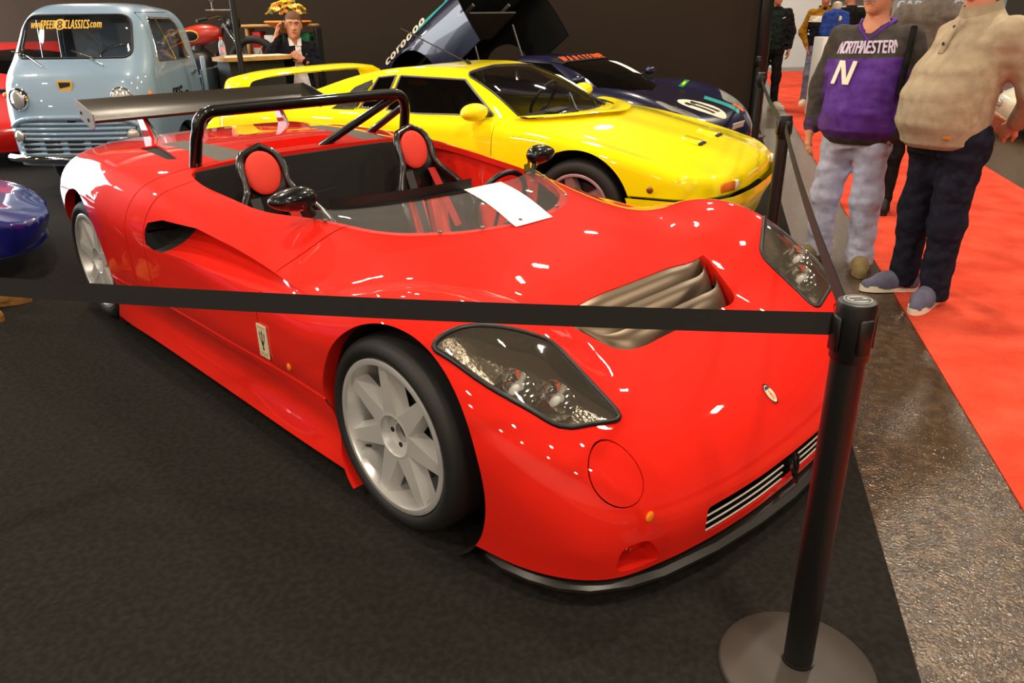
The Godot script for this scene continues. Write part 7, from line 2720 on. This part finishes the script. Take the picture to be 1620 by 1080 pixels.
# ---------------------------------------------------------------- counter, shelf and what stands on them
func build_counter():
	var o := thing("counter", "dark stand counter with a light wooden top behind the truck door", "counter", Vector3.ZERO)
	var g := Geo.new()
	var top := pv([-3.07, -8.36, -2.84, -8.14, -2.30, -8.62, -2.42, -9.02, -2.98, -8.98, -3.06, -8.80])
	slab(g, rounded(top, 0.08, 4), 1.075, 1.11, Transform3D(Basis(Vector3(1, 0, 0), Vector3(0, 0, 1), Vector3(0, 1, 0)), Vector3.ZERO))
	commit(g, "worktop", M.wood, o)
	g = Geo.new()
	var low := pv([-3.02, -8.40, -2.84, -8.24, -2.40, -8.66, -2.50, -8.92, -2.94, -8.90, -3.01, -8.76])
	slab(g, low, 0.006, 1.075, Transform3D(Basis(Vector3(1, 0, 0), Vector3(0, 0, 1), Vector3(0, 1, 0)), Vector3.ZERO))
	commit(g, "counter_body", M.counter_dark, o)
	# bottle
	var b := thing("water_bottle", "clear plastic water bottle with a red cap on the counter", "bottle", Vector3(-2.955, 1.11, -8.42))
	g = Geo.new()
	lathe(g, [Vector2(0.0, 0.0), Vector2(0.03, 0.002), Vector2(0.033, 0.02), Vector2(0.033, 0.11), Vector2(0.026, 0.145), Vector2(0.013, 0.165), Vector2(0.013, 0.175)], 20)
	commit(g, "bottle_wall", M.bottle, b)
	g = Geo.new()
	lathe(g, [Vector2(0.0335, 0.045), Vector2(0.0335, 0.095)], 20)
	commit(g, "bottle_label", M.pink_label, b)
	g = Geo.new()
	lathe(g, [Vector2(0.0155, 0.172), Vector2(0.0155, 0.195), Vector2(0.0, 0.195)], 16)
	commit(g, "cap", M.pad, b)
	# papers
	for q in [[-2.78, -8.42, 0.3, "sheets of printed paper lying on the counter beside the bottle"], [-2.56, -8.72, 0.7, "printed papers on the counter near the young man's elbow"]]:
		g = Geo.new()
		box(g, Vector3(0, 0.003, 0), Vector3(0.30, 0.006, 0.21), 0.0)
		var p := commit(g, "paper_stack", M.paper)
		p.position = Vector3(q[0], 1.11, q[1])
		p.rotation.y = q[2]
		tag(p, q[3], "paper")
	# shelf cabinet at the wall
	var sx := thing("shelf_unit", "low shelf unit with a light wooden top board behind the young man", "shelf", Vector3(-2.66, 0.006, -9.75))
	g = Geo.new()
	box(g, Vector3(-0.03, 1.385, 0), Vector3(0.84, 0.03, 0.34), 0.008)
	commit(g, "top_board", M.wood, sx)
	g = Geo.new()
	box(g, Vector3(0, 1.05, 0), Vector3(0.80, 0.025, 0.30), 0.004)
	commit(g, "shelf_board", M.black, sx)
	for q in [-0.40, 0.03, 0.40]:
		g = Geo.new()
		box(g, Vector3(q, 0.68, 0), Vector3(0.03, 1.36, 0.28), 0.004)
		commit(g, "upright", M.black if q != -0.40 else M.wood, sx)
	var items := [[-0.30, 0.10, 0.26, M.white_red, "white and red folder box on the shelf left of the green one"], [-0.12, 0.18, 0.22, M.white, "white box file on the shelf behind the pole"], [0.20, 0.24, 0.24, M.green_mark, "green box on the shelf behind the young man's raised arm"]]
	for q in items:
		var bx := thing("box_file", q[4], "box", Vector3(-2.66 + q[0], 1.0685, -9.75))
		g = Geo.new()
		box(g, Vector3(0, q[2] / 2, 0), Vector3(q[1], q[2], 0.22), 0.006)
		commit(g, "case", q[3], bx)
		g = Geo.new()
		box(g, Vector3(0, 0.05, 0.112), Vector3(q[1] * 0.9, 0.07, 0.003), 0.0)
		commit(g, "case_label", M.off_white if q[3] != M.white else M.label_grey, bx)
	# bouquet in orange paper
	var bq := thing("bouquet", "yellow and orange flower bouquet wrapped in orange paper on the shelf", "bouquet", Vector3(-2.52, 1.30, -9.46))
	var fs := thing("flower_stand", "slim dark column carrying the bouquet behind the young man", "stand", Vector3(-2.52, 0.006, -9.46))
	g = Geo.new()
	lathe(g, [Vector2(0.0, 0.0), Vector2(0.14, 0.0), Vector2(0.13, 0.03), Vector2(0.04, 0.06), Vector2(0.04, 1.22), Vector2(0.08, 1.29), Vector2(0.0, 1.293)], 20)
	commit(g, "column", M.black, fs)
	g = Geo.new()
	lathe(g, [Vector2(0.03, 0.0), Vector2(0.08, 0.02), Vector2(0.16, 0.07), Vector2(0.27, 0.13), Vector2(0.255, 0.145), Vector2(0.15, 0.10), Vector2(0.0, 0.08)], 9)
	commit(g, "wrapping", M.orange_paper, bq)
	var rng := RandomNumberGenerator.new()
	rng.seed = 77
	var fm := [M.yellow_petal, M.orange_petal, M.pale_petal, M.leaf]
	for i in 120:
		var a := rng.randf() * TAU
		var r := sqrt(rng.randf()) * 0.215
		var y := 0.13 + sqrt(maxf(0.0, 1.0 - pow(r / 0.235, 2.0))) * 0.20 * (0.85 + 0.3 * rng.randf())
		var kind: int = [0, 0, 1, 2, 2, 3, 3][rng.randi() % 7]
		g = Geo.new()
		if kind < 3:
			var n := 6
			for k in n:
				var b2 := Basis(Vector3.UP, TAU * k / n + a) * Basis(Vector3(0, 0, 1), 0.5)
				ellipsoid(g, b2 * Vector3(0.018, 0, 0), Vector3(0.018, 0.006, 0.012), 4, 6, b2)
			ellipsoid(g, Vector3(0, 0.008, 0), Vector3(0.011, 0.009, 0.011), 4, 6)
		else:
			var b2 := Basis(Vector3.UP, a) * Basis(Vector3(0, 0, 1), 0.4 + 0.5 * rng.randf())
			ellipsoid(g, Vector3.ZERO, Vector3(0.042, 0.004, 0.018), 4, 8, b2)
		var fl := commit(g, "flower" if kind < 3 else "leaf", fm[kind], bq)
		fl.position = Vector3(cos(a) * r, y, sin(a) * r)
		fl.rotation = Vector3(sin(a) * r * 3.0, 0, -cos(a) * r * 3.0)
	# black pole stand with a cross bar
	var pl := thing("pole_stand", "tall black pole stand with a thin cross bar beside the counter", "stand", Vector3(-2.66, 0.006, -8.05))
	g = Geo.new()
	tube(g, [Vector3(0, 0.0, 0), Vector3(0, 1.95, 0)], 0.028, 12)
	commit(g, "pole", M.black, pl)
	g = Geo.new()
	lathe(g, [Vector2(0.0, 0.02), Vector2(0.16, 0.015), Vector2(0.17, 0.0), Vector2(0.0, 0.0)], 28)
	commit(g, "foot", M.black, pl)
	g = Geo.new()
	tube(g, [Vector3(0, 1.545, 0), Vector3(-0.27, 1.545, 0)], 0.008, 8)
	tube(g, [Vector3(-0.2, 1.545, 0), Vector3(-0.2, 1.70, 0)], 0.006, 6)
	ellipsoid(g, Vector3(-0.2, 1.545, 0), Vector3(0.016, 0.016, 0.016), 6, 10)
	ellipsoid(g, Vector3(-0.2, 1.64, 0), Vector3(0.022, 0.022, 0.022), 6, 10)
	commit(g, "cross_bar", M.steel, pl)

# ---------------------------------------------------------------- the light blue cab-over truck
var TW: Tab   # half width by (s, y)
var TF: Tab   # front face position by (x, y)
func truck_field(p: Vector3) -> float:
	var x := absf(p.x)
	var s := -p.z
	var side := x - TW.at(s, p.y)
	var front := s - TF.at(x, p.y)
	var top := p.y - (1.615 - 0.07 * pow(x / 0.55, 4.0) - 0.05 * pow(clampf((s + 0.75) / 0.35, 0, 1), 2.0) - 0.03 * clampf((-0.9 - s) / 0.4, 0, 1))
	var f := smax(side, front, 0.16)
	f = smax(f, top, 0.14)
	f = smax(f, -1.36 - s, 0.08)
	return f

func truck_front(x: float, y: float) -> float:
	var a := -1.0
	var b := 0.4
	for i in 22:
		var m := (a + b) / 2
		if truck_field(Vector3(x, y, -m)) < 0:
			a = m
		else:
			b = m
	return a

func truck_side(s: float, y: float) -> float:
	var a := 0.0
	var b := 1.0
	for i in 22:
		var m := (a + b) / 2
		if truck_field(Vector3(m, y, -s)) < 0:
			a = m
		else:
			b = m
	return a

func build_truck():
	TW = Tab.new([-1.6, -1.0, -0.5, 0.0, 0.2], [0.2, 0.5, 0.9, 1.1, 1.4, 1.7], [
		[0.63, 0.64, 0.64, 0.625, 0.57, 0.50], [0.635, 0.645, 0.645, 0.625, 0.57, 0.50], [0.635, 0.645, 0.645, 0.62, 0.56, 0.49], [0.635, 0.645, 0.64, 0.61, 0.55, 0.48], [0.63, 0.64, 0.63, 0.6, 0.54, 0.47]], 0.05, 0.05)
	TF = Tab.new([0.0, 0.3, 0.5, 0.7], [0.2, 0.4, 0.65, 0.9, 1.05, 1.15, 1.5, 1.75], [
		[0.02, 0.03, 0.035, -0.01, -0.07, -0.16, -0.40, -0.56], [0.01, 0.02, 0.025, -0.02, -0.08, -0.17, -0.41, -0.57], [-0.03, -0.02, -0.015, -0.05, -0.11, -0.21, -0.45, -0.61], [-0.12, -0.11, -0.10, -0.14, -0.2, -0.30, -0.54, -0.70]], 0.05, 0.05)
	var o := thing("truck", "light blue small vintage cab-over truck with round nose and slatted grille", "truck", Vector3(-3.755, 0.006, -6.80), PI)
	var net := surface_net(truck_field, Vector3(-0.70, 0.24, -0.12), Vector3(0.70, 1.70, 1.44), 0.026, 1.6)
	var body := [net, Geo.new()]
	hole(body, func(p): return p.y - 0.30, 0.0)
	hole(body, func(p): return Vector2(-p.z + 0.78, p.y - 0.28).length() - 0.30 if absf(p.x) > 0.5 else 1.0, 0.06, Vector3.ZERO)
	var ws := rounded(pv([-0.50, 1.175, 0.50, 1.175, 0.455, 1.515, -0.455, 1.515]), [0.08, 0.08, 0.10, 0.10])
	var scr := hole(body, func(p): return poly_sd(Vector2(p.x, p.y), ws) if -p.z > -0.62 else 1.0, 0.015)
	var dw := rounded(pv([-0.47, 1.13, -1.18, 1.12, -1.10, 1.475, -0.60, 1.49]), 0.04)
	var side_glass := []
	for sx in [-1.0, 1.0]:
		side_glass.append(hole(body, func(p): return poly_sd(Vector2(-p.z, p.y), dw) if p.x * sx > 0.4 else 1.0, 0.015))
	var doors := []
	for sx in [-1.0, 1.0]:
		var door := pv([-0.40, 0.44, -0.40, 1.10, -0.53, 1.535, -1.15, 1.535, -1.25, 1.0, -1.25, 0.62, -1.10, 0.56, -0.95, 0.50, -0.60, 0.44])
		var d := hole(body, func(p): return poly_sd(Vector2(-p.z, p.y), door) if p.x * sx > 0.35 else 1.0, 0.012)
		var db := [d[0], Geo.new()]
		hole(db, func(p): return -(poly_sd(Vector2(-p.z, p.y), door) + 0.006), 0.012)
		var dg: Geo = db[0]
		dg.join(db[1])
		doors.append(commit(dg, "door", M.truck, o))
	var bg: Geo = body[0]
	bg.join(body[1])
	commit(bg, "cab", M.truck, o)
	commit(scr[0], "windscreen", M.tint_light, o)
	ring_tube(o, "screen_seal", scr[1], 0.010, M.black)
	for sx in [0, 1]:
		commit(side_glass[sx][0], "door_window", M.tint_light, o)
		ring_tube(o, "window_frame", side_glass[sx][1], 0.007, M.chrome)
		var sgn: float = [-1.0, 1.0][sx]
		var g := Geo.new()
		tube(g, [Vector3((truck_side(-0.85, 1.13) + 0.002) * sgn, 1.13, 0.85), Vector3((truck_side(-0.74, 1.485) + 0.002) * sgn, 1.485, 0.74)], 0.008, 6)
		commit(g, "window_bar", M.chrome, o)
		g = Geo.new()
		box(g, Vector3((truck_side(-1.17, 1.0) + 0.02) * sgn, 1.0, 1.17), Vector3(0.025, 0.018, 0.11), 0.006, Basis(Vector3(1, 0, 0), -0.15))
		commit(g, "door_handle", M.chrome, o)
		# headlamps, fog lamps, indicators
		for q in [[0.44, 0.855, 0.085, "headlamp"], [0.49, 0.555, 0.055, "fog_lamp"]]:
			var ln := part(q[3], o)
			var fz := truck_front(q[0], q[1])
			var tilt := Basis(Vector3.UP, -0.35 * sgn)
			g = Geo.new()
			lathe(g, [Vector2(q[2] * 1.12, -0.03), Vector2(q[2] * 1.14, 0.012), Vector2(q[2] * 1.02, 0.026), Vector2(q[2] * 0.96, 0.02)], 28, Transform3D(tilt * Basis(Vector3(1, 0, 0), -PI / 2), Vector3(q[0] * sgn, q[1], -fz - 0.0)))
			commit(g, "lamp_rim", M.chrome, ln)
			g = Geo.new()
			ellipsoid(g, Vector3(q[0] * sgn, q[1], -fz - 0.012), Vector3(q[2], q[2], 0.03), 10, 20, tilt)
			commit(g, "lamp_glass", M.lamp_cover, ln)
		g = Geo.new()
		ellipsoid(g, Vector3((truck_side(-0.16, 0.88) + 0.008) * sgn, 0.88, 0.16), Vector3(0.018, 0.025, 0.025), 8, 12)
		commit(g, "indicator", M.amber, o)
		# wipers
		g = Geo.new()
		var wx: float = [-0.30, 0.22][sx]
		var wa := Vector3(wx, 1.115, -truck_front(absf(wx), 1.115) - 0.025)
		var wb := Vector3(wx + 0.17, 1.20, -truck_front(absf(wx + 0.17), 1.20) - 0.02)
		tube(g, [wa, wb], 0.006, 6)
		tube(g, [wb + Vector3(-0.10, -0.03, 0.0), wb + Vector3(0.13, 0.035, 0.022)], 0.007, 6)
		commit(g, "wiper", M.chrome, o)
	# lettering on the screen and the door; truck faces +z, so text is turned to the front
	for q in [["www.", 0.066, 0.318, 0.46], ["SPEED", 0.082, 0.222, 0.40], ["CLASSICS", 0.082, -0.028, 0.44], [".com", 0.066, -0.187, 0.55]]:
		var x: float = q[2]
		lettering("screen_lettering", q[0], M.gold, o, Transform3D(Basis(Vector3.UP, PI) * Basis(Vector3(1, 0, 0), -0.60), Vector3(x, 1.44, -truck_front(absf(x), 1.44) - 0.022)), q[1], 0.004, "Droid Sans", 800, q[3])
	var g := Geo.new()
	lathe(g, [Vector2(0.0, 0.004), Vector2(0.052, 0.004), Vector2(0.052, 0.0)], 28, Transform3D(Basis(Vector3(1, 0, 0), -PI / 2 + 0.60), Vector3(0.118, 1.44, -truck_front(0.118, 1.44) - 0.018)))
	commit(g, "screen_disc", M.gold, o)
	lettering("screen_digit", "8", M.ink, o, Transform3D(Basis(Vector3.UP, PI) * Basis(Vector3(1, 0, 0), -0.60), Vector3(0.118, 1.44, -truck_front(0.118, 1.44) - 0.026)), 0.07, 0.004, "Droid Sans", 400)
	lettering("door_lettering", "Tio", M.ink, o, Transform3D(Basis(Vector3.UP, -PI / 2), Vector3(-truck_side(-0.75, 0.80) - 0.004, 0.80, 0.78)), 0.17, 0.004, "Droid Serif", 700, 1.0, true)
	# shield on the nose
	g = Geo.new()
	slab(g, pv([-0.065, 0.05, 0.065, 0.05, 0.06, -0.01, 0.03, -0.05, 0.0, -0.065, -0.04, -0.045, -0.06, 0.0]), 0.0, 0.008, Transform3D(Basis(Vector3.UP, PI), Vector3(0.02, 0.955, -truck_front(0.02, 0.955) - 0.002)))
	commit(g, "nose_shield", M.gold, o)
	g = Geo.new()
	slab(g, pv([-0.05, 0.035, 0.05, 0.035, 0.045, 0.005, -0.045, -0.012]), 0.0, 0.010, Transform3D(Basis(Vector3.UP, PI), Vector3(0.02, 0.955, -truck_front(0.02, 0.955) - 0.002)))
	commit(g, "shield_print", M.ink, o)
	# grille: a raised hood edge, slats, dark slots
	g = Geo.new()
	var arch := []
	for i in 21:
		var t := i / 20.0
		var x := lerpf(-0.54, 0.54, t)
		var y := 0.705 - 0.07 * pow(absf(x) / 0.54, 6.0)
		arch.append(Vector3(x, y, -truck_front(absf(x), y) - 0.012))
	tube(g, arch, 0.026, 8)
	commit(g, "grille_brow", M.truck, o)
	for k in 7:
		g = Geo.new()
		var y := 0.655 - k * 0.042
		var w := 0.52 - 0.004 * k
		var pts := []
		for i in 13:
			var x := lerpf(-w, w, i / 12.0)
			pts.append(Vector3(x, y, -truck_front(absf(x), y) - 0.010))
		tube(g, pts, 0.0155, 8)
		commit(g, "grille_slat", M.truck, o)
	for k in 3:
		for j in 5:
			g = Geo.new()
			var y := 0.508 - k * 0.042
			var x := -0.40 + j * 0.20
			box(g, Vector3(x, y, -truck_front(absf(x), y) - 0.012), Vector3(0.13, 0.020, 0.024))
			commit(g, "grille_slot", M.void_black, o)
	g = Geo.new()
	box(g, Vector3(0, 0.678, -truck_front(0, 0.678) - 0.014), Vector3(0.06, 0.018, 0.02))
	commit(g, "grille_catch", M.void_black, o)
	# bumper
	g = Geo.new()
	var bp := []
	for i in 21:
		var x := lerpf(-0.66, 0.66, i / 20.0)
		bp.append(Vector3(x, 0.365, -0.09 + 0.16 * pow(absf(x) / 0.66, 3.0)))
	tube(g, bp, 0.032, 10)
	commit(g, "bumper", M.chrome, o)
	# inside
	g = Geo.new()
	box(g, Vector3(0, 0.80, 0.95), Vector3(1.1, 0.6, 0.5))
	box(g, Vector3(0, 1.0, 0.36), Vector3(1.05, 0.20, 0.25), 0.04)
	commit(g, "cab_lining", M.void_black, o)
	g = Geo.new()
	var ring := []
	for i in 25:
		ring.append(Vector3(-0.28 + cos(TAU * i / 24) * 0.17, 1.20 + sin(TAU * i / 24) * 0.07, 0.52 + sin(TAU * i / 24) * 0.15))
	tube(g, ring, 0.010, 8, false)
	commit(g, "steering_wheel", M.chrome, o)
	g = Geo.new()
	box(g, Vector3(0.0, 1.22, 1.25), Vector3(1.0, 0.45, 0.04))
	commit(g, "rear_wall", M.truck, o)
	# load bed
	g = Geo.new()
	box(g, Vector3(0, 0.66, 2.45), Vector3(1.30, 0.06, 2.1), 0.01)
	commit(g, "bed_floor", M.truck, o)
	for sx in [-1.0, 1.0]:
		g = Geo.new()
		box(g, Vector3(0.635 * sx, 0.83, 2.45), Vector3(0.035, 0.34, 2.1), 0.008)
		commit(g, "bed_side", M.truck_dark, o)
		g = Geo.new()
		box(g, Vector3(0.655 * sx, 0.92, 1.42), Vector3(0.04, 0.42, 0.05), 0.01)
		commit(g, "bed_post", M.truck, o)
	g = Geo.new()
	box(g, Vector3(0, 0.42, 1.7), Vector3(0.9, 0.16, 3.2), 0.03)
	commit(g, "chassis", M.void_black, o)
	for sx in [1.0, -1.0]:
		make_wheel(o, Vector3(0.60 * sx, 0.27, 0.78), sx, 0.27, 0.18, 0.16, "silver", 0.1)
		make_wheel(o, Vector3(0.60 * sx, 0.27, 2.9), sx, 0.27, 0.18, 0.16, "silver", 0.1)
	motorcycle()

func motorcycle():
	var o := thing("motorcycle", "old motorcycle with red tank standing on the truck bed", "motorcycle", Vector3(-3.60, 0.70, -9.25), deg_to_rad(92))
	# faces +z of its own space
	var g := surface_net(func(p):
		var q: Vector3 = p - Vector3(0, 0.60, 0.12)
		return (Vector3(q.x / 0.125, (q.y - 0.03 * sin(q.z * 4)) / 0.115, q.z / 0.26).length() - 1.0) * 0.11, Vector3(-0.16, 0.45, -0.18), Vector3(0.16, 0.76, 0.42), 0.016, 1.5)
	commit(g, "tank", M.moto_red, o)
	for sx in [-1.0, 1.0]:
		g = Geo.new()
		ellipsoid(g, Vector3(0.118 * sx, 0.60, 0.06), Vector3(0.02, 0.062, 0.095), 10, 24)
		commit(g, "knee_pad_border", M.gold, o)
		g = Geo.new()
		ellipsoid(g, Vector3(0.124 * sx, 0.60, 0.06), Vector3(0.02, 0.052, 0.083), 10, 24)
		commit(g, "knee_pad", M.void_black, o)
		g = Geo.new()
		tube(g, [Vector3(0.0, 0.76, 0.42), Vector3(0.16 * sx, 0.80, 0.40), Vector3(0.33 * sx, 0.77, 0.30)], 0.012, 8)
		commit(g, "handlebar", M.chrome, o)
		g = Geo.new()
		tube(g, [Vector3(0.29 * sx, 0.775, 0.32), Vector3(0.40 * sx, 0.755, 0.25)], 0.018, 8)
		commit(g, "grip", M.black, o)
		g = Geo.new()
		tube(g, [Vector3(0.07 * sx, 0.72, 0.42), Vector3(0.07 * sx, 0.30, 0.66)], 0.022, 10)
		commit(g, "fork_leg", M.chrome, o)
	g = Geo.new()
	ellipsoid(g, Vector3(0, 0.72, 0.52), Vector3(0.085, 0.085, 0.08), 10, 18)
	commit(g, "headlamp", M.black_gloss, o)
	g = Geo.new()
	box(g, Vector3(0, 0.33, 0.05), Vector3(0.22, 0.26, 0.34), 0.06)
	tube(g, [Vector3(0, 0.44, 0.08), Vector3(0, 0.55, 0.10)], 0.07, 12)
	commit(g, "engine", M.disc, o)
	g = Geo.new()
	tube(g, [Vector3(0, 0.70, 0.40), Vector3(0, 0.30, 0.25), Vector3(0, 0.22, -0.10), Vector3(0, 0.52, -0.25), Vector3(0, 0.60, 0.30)], 0.02, 8)
	commit(g, "frame", M.black, o)
	g = Geo.new()
	ellipsoid(g, Vector3(0, 0.62, -0.30), Vector3(0.13, 0.05, 0.20), 8, 16)
	commit(g, "saddle", M.black, o)
	g = Geo.new()
	tube(g, [Vector3(0.12, 0.40, 0.20), Vector3(0.15, 0.18, 0.22), Vector3(0.16, 0.15, -0.60)], 0.024, 10)
	commit(g, "exhaust", M.chrome, o)
	for z in [0.70, -0.58]:
		g = Geo.new()
		var pts := []
		for i in 33:
			pts.append(Vector3(0, 0.30 + sin(TAU * i / 32) * 0.255, z + cos(TAU * i / 32) * 0.255))
		tube(g, pts, 0.042, 10, false)
		commit(g, "tyre", M.rubber, o)
		g = Geo.new()
		for i in 12:
			tube(g, [Vector3(0, 0.30, z), Vector3(0, 0.30 + sin(TAU * i / 12) * 0.22, z + cos(TAU * i / 12) * 0.22)], 0.004, 4)
		tube(g, [Vector3(-0.06, 0.30, z), Vector3(0.06, 0.30, z)], 0.045, 12)
		var sp := commit(g, "spokes", M.chrome, o)

func build_things():
	var t0 := Time.get_ticks_msec()
	build_yellow_car()
	print("yellow ", Time.get_ticks_msec() - t0)
	build_race_car()
	print("race ", Time.get_ticks_msec() - t0)
	build_truck()
	print("truck ", Time.get_ticks_msec() - t0)
	build_edge_cars()
	print("edge ", Time.get_ticks_msec() - t0)
	build_barriers()
	build_people()
	build_bystanders()
	print("people ", Time.get_ticks_msec() - t0)
	build_counter()
